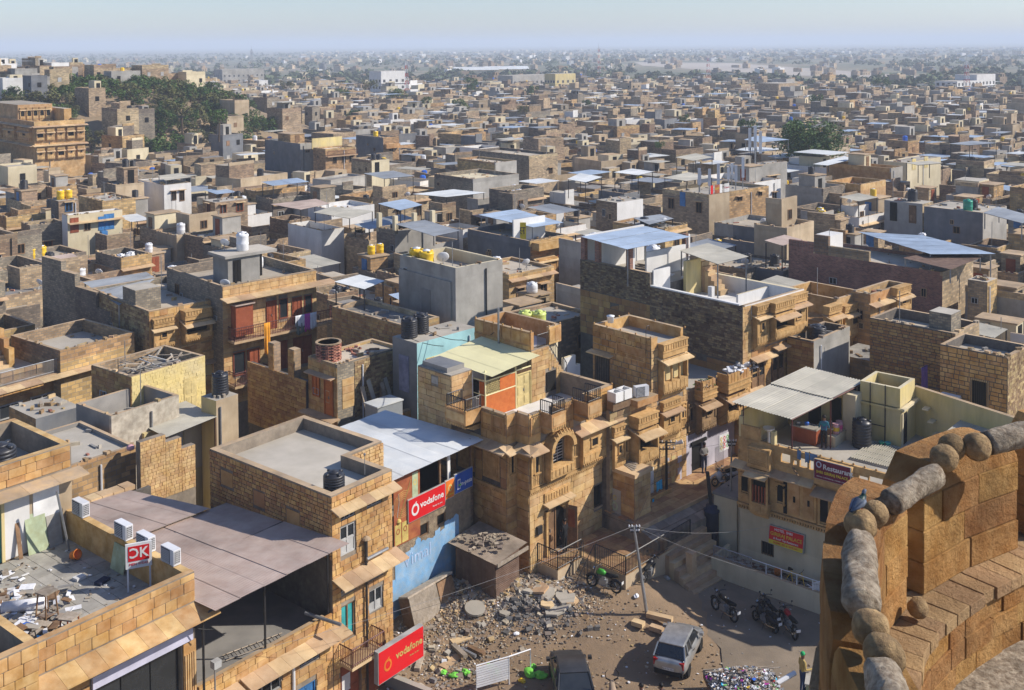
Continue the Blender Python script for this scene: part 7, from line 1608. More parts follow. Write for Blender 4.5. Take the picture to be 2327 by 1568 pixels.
h=mid('white and ochre house with bright blue doors under a stone eave',B4(495,1390),B4(900,1370)[0],B4(455,1355)[0],8.4,43,PC,PW,.3,'cement',wF=((.12,1.9,.9,1.6,'wood_red'),(.35,1.4,.7,.9),(.75,2.0,1.1,1.7,'paint_bluedoor'),(.6,2.0,.6,1.5,'paint_bluedoor')),name='blue_door_house');h.eave(F0,0,h.W,7.6,.7,.1,1);h.fbox('blue_locker',F0,h.W*.55,.3,4.0,h.W*.66,.9,6.4,'paint_bluedoor')
h=mid('small room house carrying two yellow tanks and a blue window',B4(430,1280),B4(500,1270)[0],B4(360,1265)[0],9.4,43,RT,RG,.05,'cement',wF=((.5,.8,.8,1.0),),fm='paint_bluedoor',name='tank_house',W=2.2,D=2.4)
for k in range(2):rtank(h,.3+.4*k,.5,'yellow tank on the small room with the blue window','plastic_yellow','plain',.9,group='yellow tanks on the blue window room')
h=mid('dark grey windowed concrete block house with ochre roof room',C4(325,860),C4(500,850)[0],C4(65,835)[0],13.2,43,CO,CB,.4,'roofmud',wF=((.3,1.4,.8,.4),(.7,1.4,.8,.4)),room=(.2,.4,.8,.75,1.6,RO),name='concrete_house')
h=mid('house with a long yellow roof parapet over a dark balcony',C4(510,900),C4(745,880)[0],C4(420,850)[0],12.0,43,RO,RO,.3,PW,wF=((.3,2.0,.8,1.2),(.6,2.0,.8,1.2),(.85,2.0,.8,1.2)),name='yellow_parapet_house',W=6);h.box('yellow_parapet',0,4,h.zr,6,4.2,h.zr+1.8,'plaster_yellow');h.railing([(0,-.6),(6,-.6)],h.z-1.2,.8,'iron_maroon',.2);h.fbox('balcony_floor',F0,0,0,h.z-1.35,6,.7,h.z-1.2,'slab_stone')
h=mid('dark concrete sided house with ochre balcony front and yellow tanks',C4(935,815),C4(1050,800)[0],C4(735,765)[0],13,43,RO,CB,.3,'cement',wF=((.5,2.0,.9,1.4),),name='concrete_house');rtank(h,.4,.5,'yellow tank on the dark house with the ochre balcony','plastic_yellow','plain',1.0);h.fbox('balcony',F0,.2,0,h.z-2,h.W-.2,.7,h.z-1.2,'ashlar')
h=mid('cream house with flat white roof and two black tanks by the stair',C4(850,985),C4(980,960)[0],C4(700,945)[0],11.4,43,PC,RB,.35,PW,wF=((.3,2.0,.8,1.7,'dark'),),name='cream_house')
for k in range(2):rtank(h,.75,.3+.25*k,'black tank by the stair of the cream house with white roof',group='black tanks on the cream house',sc=.9)
h=mid('white stepped terrace house with a low curved stair',C4(555,1345),C4(870,1290)[0],C4(545,1260)[0],7.6,43,PW,PW,.5,PW,name='white_house',D=5)
h=mid('white plastered roof terrace with open cube stair',C4(480,1500),C4(560,1470)[0],C4(235,1520)[0],7.2,43,PW,PW,.7,'roofmud',name='white_house',W=2.8)
h=mid('grey plastered house with tin canopy and yellow pillars',C4(1020,1500),C4(1240,1420)[0],C4(885,1470)[0],10.8,43,CO,RG,.4,'cement',name='pillar_house',W=5)
for k,(s_,t_)in enumerate(((0,0),(4.6,0),(0,2.6),(2.4,.1))):h.box('pillar',s_,t_,h.zr,s_+.4,t_+.4,h.zr+1.8,PC)
for k in range(3):tank((*h.wor(1.0+k*.95,1.4),h.zr),'squat black tank among the yellow pillars','plastic_black','ribbed',.9,'black tanks among the yellow pillars',.8)
h=mid('grey walled house with pale roof and open cistern',C4(1595,1120),C4(1880,1040)[0],C4(1310,1100)[0],11.8,42,CO,RG,.5,PC,name='grey_house',W=8)
h=mid('house with white railing and maroon tin verandah',C4(1760,1000),C4(1800,960)[0],C4(1480,960)[0],13.2,42,CO,RO,.3,'roofmud',name='grey_house',W=4)
h=mid('pale tan stone house with cream roof room and wide flat parapets',E4(905,1040),E4(990,1020)[0],E4(430,1005)[0],11.4,43,'concrete','ashlar',.6,PC,name='tan_house',room=(.25,.45,.8,.7,2.0,PC))
h=mid('ochre terraced house with carved roof rail',E4(680,1160),E4(865,1110)[0],E4(430,1150)[0],10.6,43,'ashlar_pale','ashlar',.8,'roofmud',name='ochre_house')
h=mid('cream roof pavilion house with yellow openings',E4(1020,1000),E4(1270,1000)[0],E4(1000,990)[0],11.4,43,PC,PC,.1,'cement',wF=((.2,1.2,1.2,1.6,'plaster_yellow'),(.55,1.2,1.2,1.6,'plaster_yellow')),name='cream_house',D=3.5)
h=mid('tall blue grey house with open timber upper floor beside the big green tree',D4(1800,1020),E4(140,830)[0],D4(1705,900)[0],13.5,42,CO,CB,.1,'cement',wF=((.5,2.4,2.0,1.4),),name='grey_house')
canopy([D4(1705,830),D4(1800,800),E4(160,830),D4(1830,850)],14.6,'tin_blue','thin blue roof sheet on the tall grey house beside the green tree',13.4)
h=mid('tall plain brown house on the hill foot with side balconies',B4(905,570),B4(1070,585)[0],B4(835,565)[0],14.5,43,RT,RB,.2,'roofmud',name='brown_house');h.fbox('balcony',F0,h.W-1,0,h.z-5,h.W,.9,h.z-4.8,'slab_stone');h.fbox('balcony',F0,h.W-1,0,h.z-2,h.W,.9,h.z-1.8,'slab_stone')
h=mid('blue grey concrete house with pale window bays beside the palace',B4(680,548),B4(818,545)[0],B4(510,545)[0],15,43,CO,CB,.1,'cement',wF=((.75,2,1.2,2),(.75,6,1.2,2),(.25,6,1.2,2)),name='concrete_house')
h=mid('cream house with outside stair below the hill',B4(1335,700),B4(1595,740)[0],B4(1270,720)[0],11.4,43,PC,RT,.3,'roofmud',wF=((.8,1.4,.9,1.6,'dark'),),name='cream_house')
for k in range(8):h.fbox('stair_step',F0,h.W*.25+k*.3,.01,4,h.W*.25+(k+1)*.3,.7,h.z-3+k*.3,'slab_stone')
# ornate palace
h=mid('ornate golden palace with tiers of carved balconies and arched roof pavilion',B4(250,700),B4(622,700)[0],B4(-160,690)[0],13.5,43,'ashlar_pale','ashlar',.9,'roofmud',name='palace');PAL=h
for lev,zt in enumerate((12.2,8.9)):
 n=5
 for k in range(n):h.jharokha(F0,h.W*(k+.14)/n,h.W*(k+.86)/n,zt-1.9,zt-.5,.5,'ashlar_pale',style='open' if(k+lev)%3==0 else 'panel',eave=.5,top=.4)
 h.eave(F0,-.4,h.W+.4,zt+.55,.8,.25,2.4);h.eave(L0,-.4,h.D,zt+.55,.8,.25,2.4)
for k in range(4):h.jharokha(L0,h.D*(k+.14)/4,h.D*(k+.86)/4,10.2,11.7,.5,'ashlar',eave=.5,top=.4)
h.box('upper_storey',h.W*.1,h.D*.35,12.6,h.W*.8,h.D*.9,16.0,'ashlar_pale',top='roofmud')
for k in range(5):h.jharokha(('F',h.D*.35),h.W*(.14+.13*k),h.W*(.24+.13*k),13.4,15.0,.2,'ashlar_pale',style='open',eave=.3,top=.3)
h.box('roof_pavilion',h.W*.85,h.D*.2,12.6,h.W,h.D*.5,15.2,'ashlar',top='roofmud')
# free canopies
for pix,z,mat,lab in(((C4(790,1078),C4(1010,1058),C4(1168,1098),C4(940,1118)),12.4,'tin_grey','flat grey tin canopy with a black tank beneath it'),((C4(1150,1230),C4(1450,1195),C4(1692,1220),C4(1400,1252)),12.2,'tin_white','long pale tin canopy on tall thin posts'),((C4(105,1305),C4(440,1265),C4(545,1300),C4(330,1345)),11.0,'tin_maroon','dusty pink maroon tin roof behind the red door lodge'),((C4(420,1365),C4(560,1320),C4(870,1355),C4(690,1410)),11.6,'tin_beige','beige sheet canopy over a white walled dark room'),((C4(895,1300),C4(1095,1265),C4(1225,1310),C4(1060,1350)),12.6,'tin_blue','blue grey tin canopy behind the yellow pillars'),((C4(1020,1450),C4(1240,1420),C4(1502,1500),C4(1310,1540)),12.0,'tin_grey','slate grey tin canopy over the squat black tanks'),((D4(405,1120),D4(500,1075),D4(665,1105),D4(540,1145)),12.6,'tin_white','small two piece pale tin canopy'),((D4(745,1070),D4(880,1042),D4(1042,1065),D4(930,1092)),12.8,'tin_white','pale tin canopy with a dark room under it'),((D4(1110,1110),D4(1290,1070),D4(1480,1110),D4(1280,1135)),13.6,'tin_beige','pale flat canopy behind the mobile antennas'),((D4(890,1405),D4(1090,1378),D4(1190,1410),D4(1010,1455)),12.0,'tin_grey','grey tin roof beside the white box room'),((D4(1200,960),D4(1350,930),D4(1480,960),D4(1330,985)),13,'tin_beige','cream flat canopy with a tank behind the antenna house'),((KB(1015,350),KB(1230,290),KB(1440,345),KB(1270,415)),9.4,'tin_white','pale tin canopy between the lodge and the concrete house'),((E4(330,1010),E4(560,950),E4(640,970),E4(440,1020)),11.9,'tin_white','white sheet roof beside the pale tan house'),((E4(1010,998),E4(1190,985),E4(1290,1003),E4(1100,1018)),13.0,'tin_beige','beige roof sheet of the cream pavilion'),((E4(1330,860),E4(1500,838),E4(1690,855),E4(1480,872)),13,'tin_grey','grey sheet canopy far behind the green tree')):
 canopy(pix,z,mat,lab,z-2.6,'iron_black',sheet=1.6)
_can([(2117,1006),(2200,940),(2335,956),(2255,1040)],6.9,'tin_beige','cream corrugated roof between the long yellow wall and the bastion',4.6,'iron_maroon')
# ---------------------------------------------------------------- the rest of the town
def hill(x,y):
 """low rocky rise at the left edge of the town"""
 d=math.hypot((x+118)/62,(y-262)/62);e=math.hypot((x+165)/60,(y-250)/70)
 return 17.0*math.exp(-d**4*.9)*1.0 if d<2 else 0.0
def hz(x,y):return max(hill(x,y),0)
b=MB();i0=b.mi('hillside')if 'hillside' in M else None
mk('hillside',(.34,.25,.15),(.24,.185,.12),.25,.95,var=0,dirt=.4,bump=.4,bscale=1.2)
b=MB();i0=b.mi('hillside');nx,ny=60,50;rr=random.Random(6)
for j in range(ny+1):
 for i in range(nx+1):x=-230+225*i/nx;y=180+170*j/ny;b.v.append((x,y,GZ0-.3+hz(x,y)+(rr.uniform(-.6,.6)if hz(x,y)>1 else 0)))
for j in range(ny):
 for i in range(nx):k=j*(nx+1)+i;b.f.append((k,k+1,k+nx+2,k+nx+1));b.m.append(i0)
b.build('hill',None,True,kind='structure')
FB2=[(min(p[0]for p in q),min(p[1]for p in q),max(p[0]for p in q),max(p[1]for p in q),q)for q in FOOT]
def blocked(poly):
 x0=min(p[0]for p in poly);x1=max(p[0]for p in poly);y0=min(p[1]for p in poly);y1=max(p[1]for p in poly)
 cx_=sum(p[0]for p in poly)/4;cy_=sum(p[1]for p in poly)/4
 for fx0,fy0,fx1,fy1,q in FB2:
  if fx1<x0 or fx0>x1 or fy1<y0 or fy0>y1:continue
  if inside(q,cx_,cy_)or any(inside(q,*p)for p in poly)or any(inside(poly,*p)for p in q):return True
  for k in range(4):
   p,r_=poly[k],poly[(k+1)%4]
   if any(inside(q,p[0]+(r_[0]-p[0])*f_,p[1]+(r_[1]-p[1])*f_)for f_ in(.25,.5,.75)):return True
 return False
rc=random.Random(77)
lots=[]
def split(x0,y0,x1,y1,mn):
 w,d=x1-x0,y1-y0
 if max(w,d)<mn*1.7 or(max(w,d)<mn*2.3 and rc.random()<.25):lots.append((x0,y0,x1,y1));return
 if w>d:m=x0+w*rc.uniform(.38,.62);split(x0,y0,m,y1,mn);split(m,y0,x1,y1,mn)
 else:m=y0+d*rc.uniform(.38,.62);split(x0,y0,x1,m,mn);split(x0,m,x1,y1,mn)
A0=R(45);ca,sa=math.cos(A0),math.sin(A0)
cand=[]
BS=32
for gi in range(-14,34):
 for gj in range(-6,40):
  bxc,byc=gi*BS,gj*BS
  X,Y=bxc*ca-byc*sa,bxc*sa+byc*ca
  if Y<45 or Y>640 or abs(X)>.64*Y+60:continue
  lots=[];split(0,0,BS-rc.uniform(1.0,3.0),BS-rc.uniform(1.0,3.0),3.9 if Y<150 else(4.3 if Y<300 else 5.0))
  da=R(rc.uniform(-5,5))if Y<120 else R(rc.uniform(-12,12))
  for x0,y0,x1,y1 in lots:
   cx_,cy_=(x0+x1)/2-BS/2,(y0+y1)/2-BS/2
   px_,py_=x0-BS/2,y0-BS/2
   c2,s2=math.cos(da),math.sin(da)
   lx,ly=bxc+px_*c2-py_*s2,byc+px_*s2+py_*c2
   wx,wy=lx*ca-ly*sa,lx*sa+ly*ca
   cand.append((wx,wy,A0+da,x1-x0,y1-y0))
def corners(wx,wy,a,W,D):
 u=(math.cos(a),math.sin(a));v=(-u[1],u[0]);return[(wx,wy),(wx+W*u[0],wy+W*u[1]),(wx+W*u[0]+D*v[0],wy+W*u[1]+D*v[1]),(wx+D*v[0],wy+D*v[1])]
houses=[]
for wx,wy,a,W,D in cand:
 if wy<62 and-26<wx<30:continue
 ok=False
 for tr in range(3):
  c=corners(wx,wy,a,W,D)
  cy_=sum(p[1]for p in c)/4;cx_=sum(p[0]for p in c)/4
  if not blocked(c):ok=True;break
  u=(math.cos(a),math.sin(a));v=(-u[1],u[0])
  if tr==0:wx+=W*.25*u[0];wy+=W*.25*u[1];W*=.75
  else:wx+=D*.3*v[0];wy+=D*.3*v[1];D*=.7
 if not ok or min(W,D)<1.6 or rc.random()<.035:continue
 if abs(cx_)>.60*cy_+22:continue
 edge=470+60*math.sin(cx_*.02)+(90 if cx_<60 else 0)-max(0,(cx_-120)*.35)
 if cy_>edge and rc.random()<min(.97,(cy_-edge)/110):continue
 hh=hz(cx_,cy_)
 if hh>2 and rc.random()<(.66 if cx_<-85 else .93):continue
 houses.append((cy_,cx_,wx,wy,a,W,D,hh))
houses.sort()
WALLS=['rub_brown']*5+['rub_tan']*6+['rub_grey']*3+['rub_ochre']*3+['plaster_tan']*3+['concrete']*2+['plaster_cream']+['concrete_blue']
NAMES={'rub_brown':'brown rubble stone','rub_tan':'tan stone','rub_grey':'grey rubble stone','rub_ochre':'ochre stone','plaster_tan':'tan plastered','concrete':'grey concrete','plaster_cream':'cream plastered','concrete_blue':'dark grey concrete','plaster_white':'white plastered'}
TANKC=[('plastic_black','black')]*6+[('plastic_white','white')]*3+[('plastic_yellow','yellow'),('plastic_blue','blue')]
ntank=0
def zone(Y):return 'close behind the near street' if Y<100 else('in the middle of the old town' if Y<190 else 'towards the far side of the old town')
def city_house(cx_,cy_,wx,wy,a,W,D,hh):
 global ntank
 F=rc.choice(WALLS);L=F if rc.random()<.6 else rc.choice(['rub_brown','rub_grey','rub_brown','concrete'])
 if rc.random()<.05:F=L='plaster_white'
 z=rc.uniform(3.8,6.8)+(rc.uniform(1.2,3.0)if rc.random()<.2 else 0);z=min(z,9.2)*(.62 if hh>2 else 1);par=rc.choice([.25,.5,.7,.9,1.1]);roof=rc.choice(['roofmud','roofmud','cement','cement','cement_dark','slab_stone'])
 feat=rc.random();ft='roof room' if feat<.38 else('tin canopy' if feat<.5 else('sunken terrace' if par>.6 else 'flat roof'))
 lab='%s house with %s, %s'%(NAMES[F],ft,zone(cy_))
 h=House('town_house',lab,'house',(wx,wy),math.degrees(a),group='town houses: '+lab,base=hh);h.W,h.D=W,D
 zr=shell(h,W,D,z,F,L,par,roof,th=.22,base=-1-hh)
 near=cy_<140
 # a lower or higher second volume breaks the box
 if rc.random()<.45 and min(W,D)>3.2:
  s0=W*rc.choice([0,.4]);t0=D*rc.choice([.35,.5]);e=rc.uniform(.8,2.6);b=MB();b.box(s0+.02,t0,zr,s0+W*.58,D-.02,zr+e,L,roof);b.build('upper_part',h.o)
  for q in((s0,t0,s0+W*.58,t0+.2),(s0,t0+.2,s0+.2,D)):
   p=MB();p.box(q[0],q[1],zr+e,q[2],q[3],zr+e+.5,F,'coping');p.build('parapet',h.o)
  if rc.random()<.7:gwin(h,('F',t0),s0+W*.3,zr+e*.5,.8,min(1.0,e*.6),pane=near)
 fm=rc.choice(['wood_brown','wood_brown','wood_red','paint_grey','paint_bluedoor'])
 nl=2
 for lev in range(nl):
  zc=zr-1.5-lev*2.9
  if zc<1:break
  n=max(1,int(W/2.2));kk=rc.random()
  for k in range(n):
   if rc.random()<.75:gwin(h,F0,W*(k+.5)/n,zc,rc.uniform(.6,1.0),rc.uniform(.8,1.3),fm,near and rc.random()<.5,near)
  n=max(1,int(D/3.0))
  for k in range(n):
   if rc.random()<.4:gwin(h,L0,D*(k+.5)/n,zc,rc.uniform(.5,.9),rc.uniform(.6,1.1),fm,False,near)
 if rc.random()<.35:h.eave(F0,-.1,W+.1,zr-.1,.45,.3,1.8 if near else W+.2)
 if rc.random()<.2 and near:h.fbox('balcony',F0,W*.2,0,zr-2.6,W*.8,.7,zr-2.5,'slab_stone');h.railing([(W*.2,-.65),(W*.8,-.65)],zr-2.5,.8,rc.choice(['iron_black','iron_maroon','steel']),.2)
 ztop=zr;s_,t_=W*rc.uniform(.3,.7),D*rc.uniform(.3,.7)
 if ft=='roof room' and min(W,D)>3:
  rw,rd=min(W*.5,rc.uniform(1.8,3)),min(D*.5,rc.uniform(1.8,3));s0=rc.choice([.25,W-rw-.25]);t0=rc.uniform(.3,D-rd-.25)
  ztop=roof_room(h,s0,t0,s0+rw,t0+rd,zr,zr+rc.uniform(1.8,2.4),rc.choice([F,'concrete','rub_tan','plaster_cream',RO]),rc.choice('FL'),rc.choice(['wood_brown','wood_red','paint_bluedoor','dark']));s_,t_=s0+rw/2,t0+rd/2
 elif ft=='tin canopy' and min(W,D)>2.6:
  z1=zr+rc.uniform(2.0,2.6);corrugated(h.o,[(.1,.1,z1),(W*.8,.1,z1),(W*.8,D*.7,z1+.25),(.1,D*.7,z1+.25)],rc.choice(['tin_grey','tin_white','tin_beige','tin_maroon','tin_blue']),2.5,.2,.012)
  for p in((.2,.2),(W*.78,.2),(.2,D*.66),(W*.78,D*.66)):bx('post',h.o,p[0]-.04,p[1]-.04,zr,p[0]+.04,p[1]+.04,z1+.02,'iron_black')
  t_=D*.85
 if rc.random()<.5 and ntank<190:
  m_,cn=rc.choice(TANKC);w=h.wor(s_,t_);k2=rc.choice(['ribbed','plain','round'])if m_!='plastic_black' else 'ribbed'
  for k in range(1 if rc.random()<.7 else 2):
   w=h.wor(s_+k*.95-.2,t_);tank((w[0],w[1],hh+ztop),'%s water tank on the roof of a house %s'%(cn,zone(cy_)),m_,k2,rc.uniform(.75,1.0),'%s roof tanks %s'%(cn,zone(cy_)),rc.uniform(.9,1.15));ntank+=1
 if near and rc.random()<.3:w=h.wor(W*rc.uniform(.2,.8),D*.2+.3);dish((w[0],w[1],hh+zr),h.a+rc.uniform(1.8,3),'dish on a flat roof '+zone(cy_),1.0,'satellite dishes '+zone(cy_))
 if cy_<170:dress(h,W,D,z,zr,par,False,.35)
vis=[q for q in houses if abs(q[1])<.515*q[0]+7];hid=vis[:262];hs_=set(id(q)for q in hid);far=[q for q in houses if id(q)not in hs_]
for q in hid:city_house(q[1],q[0],*q[2:])
# beyond: one mass of small houses
fb=MB();rf=random.Random(5)
def far_house(wx,wy,a,W,D,hh,cy_):
 m4=Matrix.Translation((wx,wy,hh))@Matrix.Rotation(a,4,'Z');F=rf.choice(WALLS+['rub_tan','plaster_tan']*3);L=rf.choice([F,F,'rub_brown','rub_grey'])
 if rf.random()<.05:F=L='plaster_white'
 z=rf.uniform(3.2,5.6)+(rf.uniform(1.2,3.0)if rf.random()<.2 and hh<2 else 0);par=rf.choice([.3,.6,.9]);zr=z-par;roof=rf.choice(['roofmud','cement','cement_dark','slab_stone'])
 fb.box(0,0,-1-hh,W,D,zr,F,roof,m4)
 for q in((0,0,W,.25),(0,D-.25,W,D),(0,.25,.25,D-.25),(W-.25,.25,W,D-.25)):fb.box(q[0],q[1],zr,q[2],q[3],z,F,'coping',m4)
 if rf.random()<.5:e=rf.uniform(.8,2.4);s0=W*rf.choice([0,.45]);fb.box(s0+.03,D*.45,zr,s0+W*.52,D-.03,zr+e,L,roof,m4);fb.box(s0+.03,D*.45-.02,zr+e,s0+W*.52,D*.45+.2,zr+e+.45,F,'coping',m4)
 if rf.random()<.4:s0,t0=W*rf.uniform(.1,.5),D*rf.uniform(.1,.5);e=rf.uniform(1.4,2.4);fb.box(s0,t0,zr,s0+W*.4,t0+D*.4,zr+e,rf.choice([F,'concrete','plaster_cream']),roof,m4);fb.box(s0+W*.12,t0-.04,zr,s0+W*.12+.8,t0,zr+e*.8,'dark',None,m4)
 if rf.random()<.12:z1=zr+2.3;fb.box(.1,.1,z1,W*.8,D*.7,z1+.06,rf.choice(['tin_grey','tin_white','tin_beige','tin_blue']),None,m4)
 for k in range(2):
  zc=zr-1.4-k*2.9
  if zc<.5:break
  for i in range(max(1,int(W/2.4))):
   if rf.random()<.7:x=W*(i+.5)/max(1,int(W/2.4));fb.box(x-.4,-.06,zc-.5,x+.4,0,zc+.5,rf.choice(['dark','dark','wood_brown','paint_grey']),None,m4)
  if rf.random()<.5:y=D*rf.uniform(.2,.8);fb.box(-.06,y-.35,zc-.4,0,y+.35,zc+.4,'dark',None,m4)
 if rf.random()<.3:
  c=m4@Vector((W*rf.uniform(.2,.8),D*rf.uniform(.2,.8),zr));fb.lathe([(.5,0),(.5,.95),(.25,1.1)],rf.choice(['plastic_black','plastic_black','plastic_white','plastic_yellow','plastic_blue']),7,tuple(c))
for q in far:far_house(*q[2:8],q[0])
# scattered suburbs
for k in range(1030):
 Y=480+1900*rf.random()**1.25;X=rf.uniform(-.6,.6)*Y
 dens=.75+.5*math.sin(X*.011+1.3)*math.sin(Y*.006)
 if 560<Y<760 and X>40:dens*=.08
 if rf.random()>dens*(1.1 if Y<900 else .75):continue
 far_house(X,Y,R(rf.uniform(20,70)),rf.uniform(4,9),rf.uniform(4,9),-1.2,Y)
for k in range(420):
 Y=1500+2500*rf.random();X=rf.uniform(-.2,.52)*Y;m4=Matrix.Translation((X,Y,0))@Matrix.Rotation(rf.uniform(0,3),4,'Z')
 fb.box(-6,-5,-1,6,5,rf.uniform(2.5,5),rf.choice(['plaster_white','plaster_cream','plaster_tan','rub_tan']),None,m4)
o=fb.build('far_town_houses',None,kind='stuff');o['label']='mass of small flat roofed houses filling the far side of the town';o['category']='houses'
# ---------------------------------------------------------------- trees
def tree_mesh(seed,R_,H_,n,leaf,mat,flat=.75):
 """crown of many small leaf faces gathered in uneven clumps; returns (crown, trunk) meshes"""
 rr=random.Random(seed);b=MB();cl=[]
 for k in range(max(8,n//90)):
  w=rr.uniform(0,6.28);ph=rr.uniform(-.5,1.0);q=R_*rr.uniform(.45,.95);cl.append((Vector((q*math.cos(w)*math.cos(ph),q*math.sin(w)*math.cos(ph),q*math.sin(ph)*flat)),R_*rr.uniform(.2,.42)))
 i0=b.mi(mat)
 for k in range(n):
  c,r_=rr.choice(cl);d=Vector((rr.gauss(0,1),rr.gauss(0,1),rr.gauss(0,1)));d=d.normalized()*r_*rr.uniform(.5,1)**.6;p=c+d+Vector((0,0,H_))
  a=Vector((rr.uniform(-1,1),rr.uniform(-1,1),rr.uniform(-.6,.6))).normalized()*leaf*rr.uniform(.6,1.3);e=a.cross(Vector((rr.uniform(-1,1),rr.uniform(-1,1),1)).normalized())*.6
  m=len(b.v);b.v+=[tuple(p-a),tuple(p+e),tuple(p+a),tuple(p-e)];b.f.append((m,m+1,m+2,m+3));b.m.append(i0)
 t=MB();t.tube([(0,0,-1),(.05*R_,0,H_*.4),(0,.04*R_,H_*.8)],R_*.07,'bark',7,R_*.045)
 for k in range(6):
  c,r_=cl[k];t.tube([(0,.02*R_,H_*.6),tuple(c*.5+Vector((0,0,H_*.85))),tuple(c+Vector((0,0,H_)))],R_*.035,'bark',5,R_*.008)
 return b.mesh('crown'),t.mesh('trunk')
TM=[tree_mesh(40+k,1.0,.85,900,.085,('leaf','leaf','leaf_dry')[k%3])for k in range(6)]
def tree(x,y,z,r,label,k=0,group=None,name='tree'):
 t=thing(name,label,'tree',(x,y,z),rnd.uniform(0,6),group);obj('crown',TM[k%6][0],t,None,None,(r,r,r));obj('trunk',TM[k%6][1],t,None,None,(r,r,r));return t
def tpx(px,py,wpx,Y,label,k=0,group=None):
 X=(px-CX)/FPX*Y;r=wpx*Y/FPX/2;z=zat(X,Y,py);tree(X,Y,z-r*.85,r,label,k,group)
X_,Y_=178*(1845-CX)/FPX,178
cr,tr_=tree_mesh(7,5.4,6.0,6800,.27,'leaf',.85);t=thing('neem_tree','big dense dark green tree standing among the flat roofs','tree',(X_,Y_,zat(X_,Y_,330)-6.0));obj('crown',cr,t);obj('trunk',tr_,t)
tpx(1797,297,52,190,'smaller round tree just behind the big dense green tree',1)
for k,(a,lab)in enumerate((((1040,237,46,330),'round dark tree alone in the middle of the far roofs'),((495,265,62,205),'dark spreading tree below the right end of the hill'),((412,247,78,225),'broad dark tree beside the cream house below the hill'),((1857,230,46,330),'round tree among far roofs towards the river bed'),((1062,190,52,430),'tree near the two tall buildings at the far town edge'),((650,195,36,420),'small tree right of the hill foot'),((805,262,46,290),'low bright green tree among far roofs'))):tpx(*a,lab,k)
for k,a in enumerate(((970,228,34,330),(905,215,50,380),(1190,250,34,300),(1700,285,46,210),(770,215,50,400),(840,195,44,450),(1215,205,40,420),(1500,330,30,190),(630,285,30,260),(2005,190,40,470),(1560,270,34,260),(590,235,36,330),(1330,235,30,360),(2090,250,34,330),(2240,225,40,380))):tpx(*a,'small leafy tree rising between far rooftops',k,'trees among the far roofs')
rr=random.Random(31);n_=0
for k in range(1200):
 if n_>=190:break
 x=rr.uniform(-128,-56);y=rr.uniform(194,268);z=hz(x,y)
 if z<3 or abs(x)>.5*y:continue
 r=rr.uniform(1.5,3.3)*(1.15 if x>-100 else .8)
 tree(x,y,z-r*.6,r,'grey green thorn bush growing on the rocky hill',k,'thorn bushes on the hill','thorn_bush');n_+=1
def hpx(px,py,w,label,k,group):
 Y=170.0
 r0=ray(px,py)
 while Y<420:
  X=r0[0]/r0[1]*Y;Z=ZC+r0[2]/r0[1]*Y
  if Z<hz(X,Y)+.3:break
  Y+=1.0
 r=w*Y/FPX/2;tree(X,Y,hz(X,Y)-r*.35,r,label,k,group,'thorn_tree')
for k,a in enumerate(((45,130,60),(70,180,70),(110,185,70),(85,160,60),(135,190,50),(170,155,60),(240,190,40),(330,165,50),(360,170,60),(400,165,60),(430,170,70),(440,190,80),(470,195,80),(500,205,70),(400,190,60),(380,182,50),(525,212,50),(350,185,40),(455,175,60),(485,215,60),(415,205,50),(20,205,40))):hpx(*a,'large thorn tree covering the hill slope',k,'large thorn trees on the hill')
# far greenery: one mass
b=MB();rr=random.Random(17);i0=b.mi('leaf_far')
def blob(x,y,r):
 for k in range(34 if y<900 else 16):
  d=Vector((rr.gauss(0,1),rr.gauss(0,1),abs(rr.gauss(0,.8)))).normalized();p=Vector((x,y,r*.35))+Vector((d.x*r,d.y*r,d.z*r*.9))*rr.uniform(.55,1);a=Vector((rr.uniform(-1,1),rr.uniform(-1,1),rr.uniform(-.7,.7))).normalized()*r*.42;e=a.cross(Vector((rr.uniform(-1,1),rr.uniform(-1,1),1)).normalized())*.8;m=len(b.v)
  b.v+=[tuple(p-a),tuple(p+e),tuple(p+a),tuple(p-e)];b.f.append((m,m+1,m+2,m+3));b.m.append(i0)
for k in range(6000):
 Y=430+2900*rr.random()**1.5;X=rr.uniform(-.6,.6)*Y
 g=.5+.5*math.sin(X*.007+2)*math.sin(Y*.009+1)
 if Y<520 and X<90:g*=.35
 if 540<Y<800 and X>-20:g=1.0
 dx_,dy_=proj(X,Y,0)
 if 1440<dx_<2150 and 138+(dx_-1440)*.03<dy_<186+(dx_-2000)*.02 and Y>690:continue
 if rr.random()<g:blob(X,Y,rr.uniform(2.5,5.5))
o=b.build('far_trees',None,kind='stuff');o['label']='hazy belt of scrub and trees beyond the town';o['category']='trees'
# pale dry river bed and road
mk('riverbed',(.46,.41,.34),(.40,.35,.29),.02,.95,var=0,dirt=.2,bump=0)
b=MB();b.face([(*P(x,y,-.57),-.57)for x,y in((1440,141),(1660,143),(1880,158),(2140,178),(2060,187),(1820,172),(1620,160),(1460,149))],'riverbed');b.build('dry_riverbed',kind='structure')
